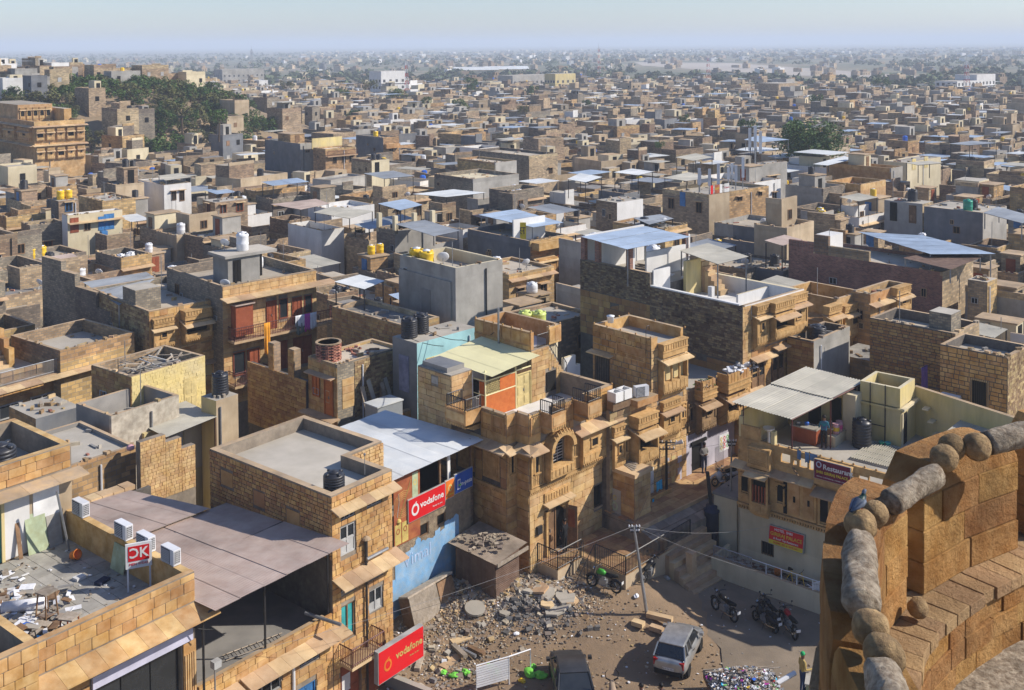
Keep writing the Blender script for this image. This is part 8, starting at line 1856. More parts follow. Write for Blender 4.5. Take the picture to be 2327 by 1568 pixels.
# ---------------------------------------------------------------- masts and landmark buildings
def mast(px,ytop,Y,label,red=True,w=1.6):
 X=(px-CX)/FPX*Y;H=zat(X,Y,ytop)+.6;t=thing('radio_mast',label,'mast',(X,Y,-.6));n=12;m2=('cloth_red','plastic_white')if red else('steel','steel')
 for s_ in range(n):
  b=MB();z0,z1=H*s_/n,H*(s_+1)/n;w0,w1=w*(1-.75*s_/n),w*(1-.75*(s_+1)/n)
  for k in range(3):
   a,c=2.094*k,2.094*(k+1);p=lambda q,w_,z:(w_*math.cos(q),w_*math.sin(q),z)
   b.tube([p(a,w0,z0),p(a,w1,z1)],.09,m2[s_%2],4);b.tube([p(a,w0,z0),p(c,w1,z1)],.05,m2[s_%2],4);b.tube([p(a,w1,z1),p(c,w1,z1)],.05,m2[s_%2],4)
  b.build('lattice_section',t)
 for k in range(3):a=2.094*k;bx('antenna',t,w*.3*math.cos(a)*2-.15,w*.3*math.sin(a)*2-.15,H*.86,w*.3*math.cos(a)*2+.15,w*.3*math.sin(a)*2+.15,H*.95,'plastic_white')
 b=MB();b.tube([(0,0,H*.98),(0,0,H+2.5)],.05,'steel',4);b.build('spike',t)
mast(923,140,450,'red and white lattice mast beside the white apartment block');mast(1361,106,760,'tall red lattice mast in the green belt');mast(1330,150,560,'thin grey lattice mast by the ochre block',False,1.0);mast(1609,126,600,'red lattice mast at the edge of the river bed',True,2.0);mast(2197,140,450,'red lattice mast in front of the white stepped block',True,2.2);mast(572,112,850,'twin looking dark mast right of the hill',False,2.0);mast(736,138,760,'slim dark mast in the hazy suburbs',False,1.2)
def landmark(px0,px1,ytop,Y,label,F,L,storeys,name,D=12,steps=1,a=40):
 X=(px0-CX)/FPX*Y;z=zat(X,Y,ytop);h=House(name,label,'building',(X,Y),a);W=h.f(px1,ytop)[0]
 for k in range(steps):h.box('wall',W*k/steps,0,GZ,W*(k+1)/steps,D,z*(1 if k==steps-1 else .78+.22*k/max(1,steps-1)),F,top='cement')
 n=max(3,int(W/3));sh=3.0
 for lev in range(storeys):
  zc=z*.8-1.6-lev*sh
  if zc<1:break
  for i in range(n):gwin(h,F0,W*(i+.5)/n,zc,1.3,1.4,'paint_grey',False,True)
  for i in range(4):gwin(h,L0,D*(i+.5)/4,zc,1.3,1.3,'paint_grey',False,True)
  h.fbox('floor_band',F0,-.3,0,zc-1.15,W+.3,.5 if F==PW else .15,zc-1.0,F)
 FOOT.append(corners(X,Y,h.a,W,D));return h
landmark(2176,2262,172,455,'white four storey stepped block near the far trees',PW,PW,4,'white_block',10,2);landmark(866,922,162,480,'white apartment block with open verandahs beside the red mast',PW,PW,3,'apartment_block',10);landmark(1262,1308,168,520,'ochre apartment block beside a dark unfinished frame','plaster_yellow',RT,4,'apartment_block',8);landmark(1165,1255,172,540,'dark unfinished concrete frame building at the town edge',CO,CB,4,'unfinished_building',12);landmark(505,600,158,640,'long unfinished concrete building right of the hill',CO,CO,3,'unfinished_building',12);landmark(1770,1812,190,420,'square brown block with pale lit side at the town edge',RT,RB,2,'brown_block',10)
for k,(px,Y)in enumerate(((1080,900),(1150,920))):X=(px-CX)/FPX*Y;t=thing('warehouse','long low warehouse with pale roof in the hazy suburbs','warehouse',(X,Y,-.6),R(10),'warehouses in the suburbs');bx('wall',t,-18,-8,0,18,8,5,'plaster_cream');b=MB();b.hexa([(-19,-9,5),(19,-9,5),(19,9,5),(-19,9,5)],[(-19,-1,7.5),(19,-1,7.5),(19,1,7.5),(-19,1,7.5)],'tin_white');b.build('roof',t)
for k,(px,py)in enumerate(((1590,425),(1612,430),(1640,428),(1655,415),(1672,420),(1688,410),(1697,398),(1560,432))):
 z=HA.zr;X,Y=P(px,py+18,z);s_,t_=HA.loc(X,Y);s_=min(max(s_,.5),HA.W-.5);t_=min(max(t_,.5),HA.D-.5);t=thing('mobile_antenna','white panel antenna on a pole on the antenna house roof','antenna',(*HA.wor(s_,t_),z),0,'panel antennas on the antenna house');b=MB();b.tube([(0,0,0),(0,0,2.6+.5*(k%3))],.06,'steel',6);b.build('pole',t);bx('panel',t,-.16,-.16,1.3,.16,-.05,2.7+.5*(k%3),'plastic_white')
t=thing('antenna_tower','short mast with three tall white panel antennas behind the antenna house','antenna',(*P(1716,385,9.5),9.0-.6));b=MB();b.tube([(0,0,-9),(0,0,7)],.12,'steel',6)
for k in range(5):b.tube([(rnd.uniform(-.2,.2),.1,-4),(rnd.uniform(-.8,.8),.1,4)],.04,'cable',4)
b.build('pole',t)
for k in range(3):a=2.1*k+.3;bx('panel',t,.8*math.cos(a)-.18,.8*math.sin(a)-.1,3.2+k*.4,.8*math.cos(a)+.18,.8*math.sin(a)+.1,6.2+k*.4,'plastic_white')
for k,(m_,txt,x)in enumerate((('sign_red','',.3),('poster_rust','CAFE',1.0),('sign_white','',1.9),('sign_white','Cinera',2.7))):t=flat(HA,'roof_board',('small red board','rust coloured food board','white notice board','white board with red script lettering')[k]+' on the antenna house parapet',F0,x,HA.z+.02,x+(.4 if k in(0,2)else .85),HA.z+1.0,.05,m_,'sign');(letters(HA,t,txt,F0,x+.42,HA.z+.55,.32,'sign_red' if k==3 else 'sign_yellow',.06)if txt else None)
# ---------------------------------------------------------------- the lot: shed, wreckage, rubble
def gp(fn,x,y,z=None):
 if z is not None:return P(*fn(x,y),z)
 z=-.58
 for _ in range(8):z=lotz(*P(*fn(x,y),z))
 return P(*fn(x,y),z)
sN=gp(K3,648,1085,0.0)
h=House('tin_shed','rusty timber and tin shed leaning by the blue wall, rubble on its roof','shed',sN,51,base=.45)
b=MB();b.box(0,0,-1,1.75,2.5,1.75,'wood_brown');b.build('wall',h.o)
for k in range(13):h.fbox('plank',L0,k*.185,0,-1,k*.185+.175,.03,1.72,'tin_rust')
corrugated(h.o,[(0,-.04,-.9),(0,-.04,1.8),(1.75,-.04,1.8),(1.75,-.04,-.9)],'tin_rust',1.1,.09,.01,name='wall_sheet')
corrugated(h.o,[(-.35,-.35,1.88),(-.35,2.7,2.05),(2.0,2.7,2.25),(2.0,-.35,2.08)],'tin_old',.8,.09,.009)
rr=random.Random(2);b=MB()
for k in range(70):m4=Matrix.Translation((rr.gauss(.8,.45),rr.gauss(1.2,.5),2.12+rr.uniform(0,.1)))@Matrix.Rotation(rr.uniform(0,3),4,'Z')@Matrix.Rotation(rr.uniform(-.4,.4),4,'X');q=rr.uniform(.04,.13);b.box(-q,-q*.6,-.03,q,q*.6,q*.7,'debris',M4=m4)
b.build('roof_rubble',h.o,kind='stuff');bx('plank',h.o,-.3,-.42,1.75,2.0,-.36,1.92,'wood_old')
# overturned cupboard and beams
t=thing('wrecked_cupboard','grey board cupboard tipped against the blue wall beside the shed','cupboard',(*(lambda p_:(NV[0]+7.3*math.cos(R(51))-1.1*math.sin(R(51)),NV[1]+7.3*math.sin(R(51))+1.1*math.cos(R(51))))(0),.15),R(51));t.scale=(1.15,1.15,1.15)
b=MB();b.box(-1.3,-.02,0,.25,.02,1.15,'wood_old');b.build('panel',t,rot=(R(-18),0,0));b=MB();b.box(.3,-.02,0,1.2,.02,1.1,'wood_brown');b.build('panel',t,rot=(R(-18),0,0));b=MB();b.box(-1.35,-.04,1.15,1.25,.5,1.22,'wood_old');b.build('top_board',t,rot=(R(-18),0,0));b=MB();b.box(-1.3,.03,0,-1.24,.6,1.15,'wood_brown');b.box(1.18,.03,0,1.24,.6,1.1,'wood_brown');b.build('side_board',t,rot=(R(-18),0,0));b=MB();b.box(-1.2,.55,-.5,1.2,.6,1.0,'dark');b.build('back_board',t,rot=(R(-18),0,0))
def plank(fn,x0,y0,x1,y1,w,th,mat,label,z=None,group=None,name='timber_plank',tilt=0):
 p,q=gp(fn,x0,y0,z),gp(fn,x1,y1,z);z=-9 if z is None else z;d=Vector((q[0]-p[0],q[1]-p[1],tilt));L_=d.length;b=MB();b.box(0,-w/2,0,L_,w/2,th,mat);o=b.build(name,None,loc=(p[0],p[1],max(z,lotz(*p))+.02),rot=(0,-math.atan2(tilt,Vector(d[:2]).length),math.atan2(d.y,d.x)));return tag(o,label,'plank',group)
plank(K3,270,1350,335,1150,.32,.12,'wood_old','broad pale plank sloping up the rubble near the red lightbox');plank(K3,130,1110,370,1050,.2,.12,'wood_old','long thin beam lying under the tipped cupboard');plank(K3,175,1220,280,1185,.35,.06,'wood_old','short wide board in front of the tipped cupboard');plank(K3,385,1290,500,1240,.4,.08,'slab_stone','buff stone slab lying in the middle of the lot');plank(K3,395,1310,470,1400,.22,.14,'wood_old','upper plank of a small stack in the lot');plank(K3,440,1330,530,1390,.12,.12,'steel','grey metal post on the small plank stack');plank(K3,330,1440,430,1370,.4,.06,'slab_stone','flat buff slab beside the small plank stack');plank(K3,490,1320,580,1380,.2,.12,'wood_brown','brown timber at the end of the plank stack');plank(K3,180,1460,215,1340,.25,.15,'wood_old','leaning post near the low wall');plank(K3,80,1330,150,1260,.18,.1,'wood_old','thin batten under the red lightbox');plank(K3,250,960,370,1050,.06,.06,'wood_brown','thin pole fallen from the tipped cupboard',-.1)
plank(K4,280,1130,430,1200,.3,.2,'slab_stone','upper dressed stone beam beside the leaning pole');plank(K4,300,1205,375,1245,.3,.2,'slab_stone','lower dressed stone beam beside the silver car');plank(K4,195,1175,260,1205,.35,.2,'slab_stone','short dressed stone block left of the stone beams')
t=MB();t.lathe([(.02,0),(.48,0),(.48,.1),(.02,.1)],'cement',20);o=t.build('round_slab',None,loc=(*gp(K3,525,1115),lotz(*gp(K3,525,1115))+.08));o.rotation_euler=(.2,.1,0);tag(o,'round pale stone disc lying on the rubble','slab')
for k,(x,y,w)in enumerate(((905,975,.6),(960,1000,.5),(1060,1025,.65),(1090,1045,.6),(1040,1085,.6),(1000,1110,.55),(950,1075,.4),(700,1140,.35),(850,990,.35))):
 c=gp(K3,x,y);rr=random.Random(k);b=MB();poly=[(w*rr.uniform(.7,1.1)*math.cos(a),w*rr.uniform(.6,1)*math.sin(a))for a in(0,1.1,2.2,3.3,4.5,5.4)];b.prism(poly,0,.1,'cement' if k%3 else 'slab_stone');o=b.build('broken_slab',None,loc=(*c,lotz(*c)+.05));o.rotation_euler=(rr.uniform(-.2,.2),rr.uniform(-.2,.2),rr.uniform(0,3));tag(o,'broken flat grey paving slab on the rubble heap','slab','broken slabs on the rubble heap')
b=MB();rr=random.Random(12)
for k in range(8200):
 if k<5600:x=rr.gauss(.1,1.8);y=rr.gauss(49.0,1.05)
 else:x=rr.gauss(-3.2,1.5);y=rr.gauss(46.8,1.7)
 if not(-6.5<x<5.5 and 43<y<52):continue
 vs2,vt=vloc(x,y)
 if vt>2.2 or(vs2<3.6 and vt>-.25):continue
 q=rr.uniform(.015,.055)if rr.random()<.95 else rr.uniform(.06,.15);z=lotz(x,y);burn=math.hypot((x-.9)/1.9,(y-47.9)/.9)<1
 m4=Matrix.Translation((x,y,z+q*rr.uniform(-.1,.6)))@Matrix.Rotation(rr.uniform(0,6),4,'Z')@Matrix.Rotation(rr.uniform(-.8,.8),4,'X')
 mt=rr.choice(['ash','ash','ash','debris'])if burn else rr.choice(['debris','debris','debris','slab_stone','cement','rubble_stone','ash','cloth_white' if rr.random()<.12 else 'debris'])
 b.box(-q,-q*rr.uniform(.5,1),-q*.5,q,q*rr.uniform(.5,1),q*rr.uniform(.3,.7),mt,M4=m4)
for k in range(900):
 x=rr.uniform(-6,9);y=rr.uniform(42,49);q=rr.uniform(.015,.05)
 if vloc(x,y)[1]>(2.2 if vloc(x,y)[0]>3.6 else-.3):continue
 m4=Matrix.Translation((x,y,lotz(x,y)+.01))@Matrix.Rotation(rr.uniform(0,6),4,'Z');b.box(-q,-q,0,q,q,q*.8,rr.choice(['debris','rubble_stone','dirt','cloth_white' if rr.random()<.15 else 'debris']),M4=m4)
for k in range(120):
 x=rr.uniform(5,15);y=rr.uniform(44,52);q=rr.uniform(.015,.05);m4=Matrix.Translation((x,y,-.545))@Matrix.Rotation(rr.uniform(0,6),4,'Z');b.box(-q,-q*.6,0,q,q*.6,.012,rr.choice(['debris','cloth_white','cloth_grey','dirt']),M4=m4)
o=b.build('rubble',None,kind='stuff');o['label']='heap of broken stone, brick and ash spread over the dirt lot';o['category']='rubble'
def bag(x,y,fn,r,mat,label,seed,z=None,group=None):
 c=gp(fn,x,y);me=rough(r,seed,(1.2,.9,.6),.35);me.materials.append(M[mat]);return tag(obj('plastic_bag',me,None,(*c,lotz(*c)+r*.4),(0,0,seed)),label,'bag',group)
for k,(x,y,r)in enumerate(((610,1440,.2),(650,1470,.22),(470,1475,.22),(400,1490,.2),(340,1470,.16),(850,1480,.28),(920,1490,.26),(870,1440,.18))):bag(x,y,K3,r,'bag_green','crumpled bright green plastic bag on the dirt lot',60+k,group='green bags on the dirt lot')
bag(805,1520,K3,.15,'plastic_yellow','small yellow bag by the white slatted frame',81);bag(770,1240,K3,.13,'cloth_white','small white bag on the burnt ash',82);bag(215,1015,K4,.15,'cloth_white','white paper bag on the street near the porch',83);bag(400,908,K4,.16,'cloth_grey','grey crumpled sheet beside the stone posts',84)
t=thing('metal_cot','white slatted metal cot standing in the lot beside the grey car','cot',(*gp(K3,690,1545),lotz(*gp(K3,690,1545))),R(25))
for k in range(9):bx('slat',t,-1.2,-.02+0,.25+k*.1,.3,.02,.32+k*.1,'plastic_white')
b=MB();b.tube([(.3,0,0),(.3,0,1.2),(-1.2,0,1.2),(-1.2,0,0)],.03,'plastic_white',6);b.tube([(.3,0,1.2),(1.5,.4,1.0),(1.5,.4,0)],.03,'plastic_white',6);b.build('frame_tube',t)
h=House('low_wall','low grey boundary wall at the foot of the red lightbox','wall',gp(K3,5,1480),51);h.box('wall_core',.2,-.15,GZ,.6,0,.0,'cement_dark');b=MB();p,q=gp(K3,0,1465,-.1),gp(K3,260,1568,-.1);b.tube([(*p,-.35),(*q,-.35)],.22,'cement_dark',4);b.build('wall_length',None).parent=None
bpy.data.objects.remove(bpy.data.objects['wall_length']);b=MB();pl,ql=h.loc(*p),h.loc(*q);d=Vector((ql[0]-pl[0],ql[1]-pl[1],0));L_=d.length;b.box(0,-.13,-.6,L_,.13,-.1,'cement_dark','cement');b.build('wall_length',h.o,loc=(pl[0],pl[1],0),rot=(0,0,math.atan2(d.y,d.x)))
# ---------------------------------------------------------------- vehicles
def car(name,label,loc,rz,paint,L_=3.45,W_=1.5,H_=1.46,hatch=True):
 t=thing(name,label,'car',loc,rz);w=W_/2
 st=[(-L_/2-.06,.34,.84,.88),(-L_/2+.08,.24,.95,.98),(-L_*.30,.22,.95,1.0),(0,.22,.95,1.0),(L_*.22,.22,.93,1.0),(L_*.36,.24,.84,.97),(L_/2-.1,.26,.74,.94),(L_/2+.06,.34,.64,.84)]
 if not hatch:st[1]=(-L_/2+.1,.28,.95,.93)
 b=MB();i0=b.mi(paint)
 for x,zb,zt,k in st:b.v+=[(x,-w*k*.96,zb),(x,-w*k,(zb+zt)/2),(x,-w*k*.94,zt),(x,-w*k*.5,zt+.03),(x,w*k*.5,zt+.03),(x,w*k*.94,zt),(x,w*k,(zb+zt)/2),(x,w*k*.96,zb)]
 n=len(st)
 for i in range(n-1):
  for j in range(8):q=(j+1)%8;b.f.append((i*8+j,(i+1)*8+j,(i+1)*8+q,i*8+q));b.m.append(i0)
 b.f+=[tuple(range(8)),tuple(reversed(range((n-1)*8,n*8)))];b.m+=[i0,i0];bo=b.build('body',t,True);bo.modifiers.new('round','SUBSURF').render_levels=2
 x0,x1=(-L_/2+.12,-L_/2+.42)if hatch else(-L_*.40,-L_*.22);x2,x3=L_*.08,L_*.25;zb=.93;zr=H_-.05
 g=MB();g.hexa([(x0,-w*.9,zb),(x3,-w*.9,zb),(x3,w*.9,zb),(x0,w*.9,zb)],[(x1,-w*.74,zr),(x2,-w*.74,zr),(x2,w*.74,zr),(x1,w*.74,zr)],'glass');bv=g.build('windows',t).modifiers.new('b','BEVEL');bv.width=.06;bv.segments=2
 r=MB();e=.03
 nr=8
 for i in range(nr):
  xa,xb=x1-e+(x2-x1+2*e)*i/nr,x1-e+(x2-x1+2*e)*(i+1)/nr;za,zb2=zr+.05*math.sin(math.pi*i/nr),zr+.05*math.sin(math.pi*(i+1)/nr)
  r.hexa([(xa,-w*.77,zr-.02),(xb,-w*.77,zr-.02),(xb,w*.77,zr-.02),(xa,w*.77,zr-.02)],[(xa,-w*.7,za+.02),(xb,-w*.7,zb2+.02),(xb,w*.7,zb2+.02),(xa,w*.7,za+.02)],paint)
 r.build('roof',t)
 for s_ in(-1,1):
  p=MB()
  for(xb,xt)in((x0,x1),(x3,x2),((x0+x3)/2-.1,(x1+x2)/2-.08),(x0+.55,x1+.3)):p=MB();p.tube([(xb,s_*w*.915,zb),(xt,s_*w*.755,zr)],.04,paint,5);p.build('pillar',t)
  m=MB();m.box(x3-.25,s_*w*1.0,.95,x3-.08,s_*(w+.16),1.07,paint);m.build('wing_mirror',t)
  for k in(0,1):d=MB();d.box(-.35+k*.95-.08,s_*(w+.001),.82,-.35+k*.95+.08,s_*(w+.02),.86,'chrome');d.build('door_handle',t)
  l=MB();l.box(-L_/2-.01,s_*w*.62,.62,-L_/2+.16,s_*w*.88,.9,'lamp_red');l.build('tail_light',t);l=MB();l.box(L_/2-.2,s_*w*.5,.52,L_/2-.02,s_*w*.84,.68,'glass');l.build('headlight',t)
  for x in(-L_*.3,L_*.31):
   wl_=thing('w','','')if 0 else None
   q=MB();q.lathe([(.2,-.08),(.28,-.085),(.29,-.04),(.29,.04),(.28,.085),(.2,.08)],'rubber',18);wo=q.build('wheel',t,True,loc=(x,s_*(w-.1),.29),rot=(R(90),0,0));rm=MB();rm.lathe([(.02,-.07),(.19,-.075),(.2,0),(.19,.075),(.02,.07)],'chrome',14);rm.build('rim',wo)
 bm_=MB();bm_.box(-L_/2-.05,-w*.82,.3,-L_/2+.1,w*.82,.5,'rubber' if hatch else paint);bm_.build('rear_bumper',t);fm_=MB();fm_.box(L_/2-.1,-w*.74,.28,L_/2+.04,w*.74,.45,paint);fm_.build('front_bumper',t)
 pl_=MB();pl_.box(-L_/2-.06,-.25,.52,-L_/2-.01,.25,.63,'sign_white');po=pl_.build('number_plate',t);obj('lettering',text_mesh('RJ15 CA 1011',.085,'iron_black','CENTER',.002),po,(-L_/2-.064,0,.575),(R(90),0,R(-90)))
 return t
a_,c_=gp(K4,420,1500),gp(K4,520,1250);car('hatchback_car','silver hatchback with black rear bumper parked on the dirt',(7.15,45.4,lotz(7.15,45.4)+.02),R(66),'carpaint_silver')
car('sedan_car','dusty dark grey car with sloping roof beside the green bags',(2.3,43.1,-.565),R(94),'carpaint_grey',3.9,1.62,1.45,False)
def bike(label,loc,rz,mat='bike_black',scooter=False,lean=8):
 t=thing('motorcycle' if not scooter else 'scooter',label,'motorcycle' if not scooter else 'scooter',loc,rz);c=obj('frame',None,t)if 0 else t
 def f():
  w=MB();n,m=18,6;i0=w.mi('rubber')
  for k in range(n):
   for j in range(m):a,q=2*math.pi*k/n,2*math.pi*j/m;w.v.append(((.26+.05*math.cos(q))*math.cos(a),.05*math.sin(q),(.26+.05*math.cos(q))*math.sin(a)))
  for k in range(n):
   for j in range(m):w.f.append((k*m+j,((k+1)%n)*m+j,((k+1)%n)*m+(j+1)%m,k*m+(j+1)%m));w.m.append(i0)
  s_=MB()
  for k in range(10):a=2*math.pi*k/10;s_.tube([(0,0,0),(.24*math.cos(a),0,.24*math.sin(a))],.008,'chrome',4)
  s_.lathe([(.05,-.05),(.05,.05)],'chrome',8)
  return w.mesh('tyre',True),s_.mesh('spokes')
 ty,sp=cached('tyre',f);sc=.75 if scooter else 1.0;tl=R(lean)
 for x in(-.62,.65):o=obj('wheel',ty,t,(x,0,.31*sc),(tl,0,0),(sc,1.2 if scooter else 1,sc));obj('spokes',sp,o)
 b=MB();b.tube([(.65,0,.31),(.48,-.02,.72),(.4,-.04,.98)],.03,'chrome',6);b.tube([(-.62,0,.31),(-.1,0,.34),(.2,0,.3),(.42,-.02,.75)],.03,'iron_black',6);b.tube([(-.62,0,.31),(-.4,0,.66),(.35,-.02,.72)],.03,'iron_black',6);b.build('chassis',t)
 e=MB();e.box(-.14,-.13,.24,.22,.13,.52,'steel');e.box(-.05,-.1,.52,.14,.1,.6,'steel');e.build('engine',t)
 if not scooter:
  k=MB();k.tube([(-.08,-.02,.78),(.06,-.02,.84),(.25,-.03,.84),(.38,-.03,.76)],[.08,.13,.14,.07],mat,10);k.build('fuel_tank',t,True);q=MB();q.tube([(-.1,-.02,.78),(-.4,-.03,.78),(-.72,-.03,.84)],[.09,.11,.07],'rubber',8);q.build('seat',t,True)
 else:
  k=MB();k.tube([(-.75,0,.5),(-.4,-.01,.55),(-.05,-.01,.45)],[.12,.2,.12],mat,10);k.tube([(.35,-.02,.35),(.42,-.03,.7),(.38,-.04,.95)],[.16,.2,.1],mat,10);k.box(-.1,-.16,.26,.4,.16,.3,mat);k.build('body_shell',t,True);q=MB();q.tube([(-.05,-.02,.74),(-.4,-.02,.76),(-.7,-.02,.78)],[.1,.13,.1],'rubber',8);q.build('seat',t,True)
 hb=MB();hb.tube([(.3,-.36,1.02),(.38,-.2,1.04),(.4,.12,1.04),(.32,.3,1.02)],.02,'iron_black',6);hb.build('handlebar',t)
 for s_ in(-1,1):mm=MB();mm.tube([(.36,s_*.22-.05,1.03),(.38,s_*.3-.05,1.2)],.008,'iron_black',4);mm.box(.365,s_*.3-.09,1.18,.385,s_*.3-.01,1.25,'iron_black');mm.build('mirror',t)
 l=MB();l.lathe([(.02,0),(.09,.02),(.1,.08)],'chrome',10);l.build('headlight',t,loc=(.5,-.03,.92),rot=(0,R(70),0));fd=MB()
 for x in(-.62,.65):
  pts=[(x+.34*math.cos(a),0,.31+.34*math.sin(a))for a in(.5,1.0,1.5,2.0,2.6)];fd=MB();fd.tube(pts,.05,'bike_black' if not scooter else mat,6);fd.build('mudguard',t)
 p=MB();p.box(-.98,-.1,.52,-.96,.1,.64,'sign_white');p.tube([(-.7,0,.6),(-.97,0,.58)],.03,'iron_black',4);p.build('number_plate',t);x=MB();x.tube([(.1,.14,.26),(-.3,.16,.26),(-.75,.18,.36)],[.03,.05,.045],'chrome',8);x.build('exhaust',t);s2=MB();s2.tube([(-.05,.1,.3),(-.1,.32,.0)],.014,'iron_black',4);s2.build('side_stand',t)
 return t
def put(fn,xf,yf,xr,yr,label,**kw):
 f_,r_=gp(fn,xf,yf),gp(fn,xr,yr);c=((f_[0]+r_[0])/2,(f_[1]+r_[1])/2);bike(label,(*c,max(lotz(*c),-.55)+.01),math.atan2(f_[1]-r_[1],f_[0]-r_[0]),**kw)
put(K3,1225,945,1365,1005,'bright green and white motorcycle beside the porch steps',mat='bike_green');put(K4,680,1090,805,1175,'black and chrome motorcycle alone in front of the veranda wall');put(K4,930,1160,1040,1235,'dark scooter between the lone motorcycle and the red one',scooter=True,mat='bike_black');put(K4,1080,1180,1165,1280,'dark red motorcycle closest to the stone ledge of the veranda',mat='bike_red');put(K4,975,1130,1030,1190,'black motorcycle with mirrors squeezed behind the dark scooter');put(K4,335,880,255,945,'black motorcycle parked under the porch railing');put(K4,430,745,505,765,'red scooter parked beside the wooden post',mat='bike_red',scooter=True)
for k,(x,y,l_,sc_,m_)in enumerate(((745,350,'white scooter parked on the plaza beside the carved house',True,'plastic_white'),(785,400,'dark motorcycle parked close to the carved house on the plaza',False,'bike_black'),(765,470,'grey covered motorcycle nearest the lean-to roof',False,'bike_black'))):
 c=gp(K4,x,y,1.85 if k==0 else 1.6);zz_=1.9 if k==0 else 1.68;bike(l_,(*c,zz_),R(200+12*k),m_,sc_)
 # bicycle and plastic chair on the veranda
t=thing('bicycle','old yellow framed bicycle leaning on the hotel wall','bicycle',(*gp(K4,1160,975,-.09),-.085),HR.a-R(90));ty,sp=_mc['tyre']
for x in(-.5,.5):o=obj('wheel',ty,t,(x,0,.33),(R(-6),0,0),(1.1,.4,1.1));obj('spokes',sp,o)
b=MB();b.tube([(-.5,0,.33),(-.1,0,.3),(.35,.02,.85),(-.2,.02,.85),(-.5,0,.33)],.018,'plastic_yellow',5);b.tube([(-.1,0,.3),(-.22,.02,.95)],.016,'plastic_yellow',5);b.tube([(.5,0,.33),(.33,.02,1.0)],.018,'plastic_yellow',5);b.build('frame',t);b=MB();b.tube([(.33,-.26,1.02),(.38,0,1.03),(.33,.28,1.02)],.014,'iron_black',5);b.build('handlebar',t);b=MB();b.tube([(-.34,.02,.97),(-.12,.02,.98)],[.09,.04],'rubber',8);b.build('saddle',t)
t=thing('plastic_chair','pale moulded plastic chair at the end of the veranda','chair',(*gp(K4,1275,1020,-.09),-.085),HR.a+R(150))
for x in(-.2,.2):
 for y in(-.2,.2):b=MB();b.tube([(x*1.15,y*1.15,0),(x,y,.42)],.03,'plastic_white',5);b.build('leg',t)
b=MB();b.box(-.24,-.24,.4,.24,.24,.44,'plastic_white');b.build('seat',t)
for k in range(5):bx('back_slat',t,-.2+k*.09,.2,.44,-.15+k*.09,.24,.86,'plastic_white')
b=MB();b.tube([(-.25,-.2,.62),(-.26,.22,.66),(-.24,.23,.88),(.24,.23,.88),(.26,.22,.66),(.25,-.2,.62)],.025,'plastic_white',6);b.build('arm_and_back_rim',t)
# ---------------------------------------------------------------- poles, wires, posts
def pole(fn,xb,yb,zb,xt,yt,label,lean=0,name='utility_pole',r=.09):
 p=gp(fn,xb,yb,zb);zb=lotz(*p)if zb is None else zb;H=zat(p[0],p[1],fn(xt,yt)[1]);tx=(fn(xt,yt)[0]-proj(p[0],p[1],H)[0])/FPX*p[1];t=thing(name,label,'pole',(*p,zb));b=MB();b.tube([(0,0,-.3),(tx,0,H-zb)],r,'iron_black' if fn is K7 else 'steel',8,r*.75);b.build('shaft',t)
 c=MB()
 for z_,w_ in(((H-zb-.15,.6),(H-zb-.5,.45))if fn is K7 else((H-zb-.12,.26),(H-zb-.3,.2))):c.box(tx*(z_/(H-zb))-w_,-.03,z_,tx*(z_/(H-zb))+w_,.03,z_+.06,'iron_black');[c.lathe([(.03,0),(.045,.05),(.02,.12)],'plastic_white',6,(tx*(z_/(H-zb))+w_*q,0,z_+.06))for q in(-.9,-.4,.4,.9)]
 c.build('crossarm',t);return(p[0]+tx,p[1],H),t
T1,t1=pole(K7,655,1568-40,.5,650,790,'tall black utility pole with street lamp between the porch and the plaza');b=MB();b.tube([(0,0,3.9),(.5,-.1,4.05)],.03,'steel',5);b.tube([(.45,-.1,4.05),(.85,-.15,4.2)],[.06,.13],'plastic_white',8);b.build('street_lamp',t1)
T2,t2=pole(K4,285,1120,None,200,590,'leaning grey pole with white insulators standing in the dirt lot',r=.08)
T3,t3=pole(K8,85,1160,1.7,95,590,'grey steel bracket pole beside the carved restaurant house',r=.06,name='bracket_pole')
for k,(x,y0)in enumerate(((372,855),(543,935))):c=gp(K4,x,y0);t=thing('stone_post',('buff stone post close to the porch corner' if k==0 else 'buff stone post standing free on the paving'),'post',(*c,lotz(*c)),R(46));bx('shaft',t,-.19,-.19,0,.19,.19,1.55,'slab_stone');bx('cap',t,-.21,-.21,1.55,.21,.21,1.62,'slab_stone')
far_pts=[(*P(*K7(920,790),4.6),4.6),(*P(*K8(140,300),8.4),8.4),(*P(*K3(555,100),6.8),6.8),(*P(*K2(850,1250),3.6),3.6),(*P(*K8(400,1290),2.7),2.7),(*P(*K4(1355,1075),-.1),.9),(*P(*K7(560,840),4.2),4.2),(*P(*K6(2170,1080),6.5),6.5)]
wires=[(T1,far_pts[0]),(T1,far_pts[1]),(T1,far_pts[6]),(T1,T2),(T2,far_pts[2]),(T2,far_pts[3]),(T2,far_pts[4]),(T2,far_pts[5]),(T1,far_pts[7]),(T1,T3),(T2,(*P(*K2(200,1400),4.2),4.2))]
WL=['to the lilac wall','to the restaurant canopy','to the mansion balcony','to the leaning pole','from the leaning pole to the tin roofed annex','from the leaning pole to the stone house shop front','from the leaning pole to the hotel sign','from the leaning pole to the veranda end','to the mansion drain pipe','to the steel bracket pole','from the leaning pole to the open hall']
for k,(p,q)in enumerate(wires):cable('overhead_wire','thin sagging overhead wire %s'%(WL[k]if WL[k].startswith('from')else 'from the tall black pole '+WL[k]),[p,q],.006,'cable' if k<6 else 'cable_white',.35)
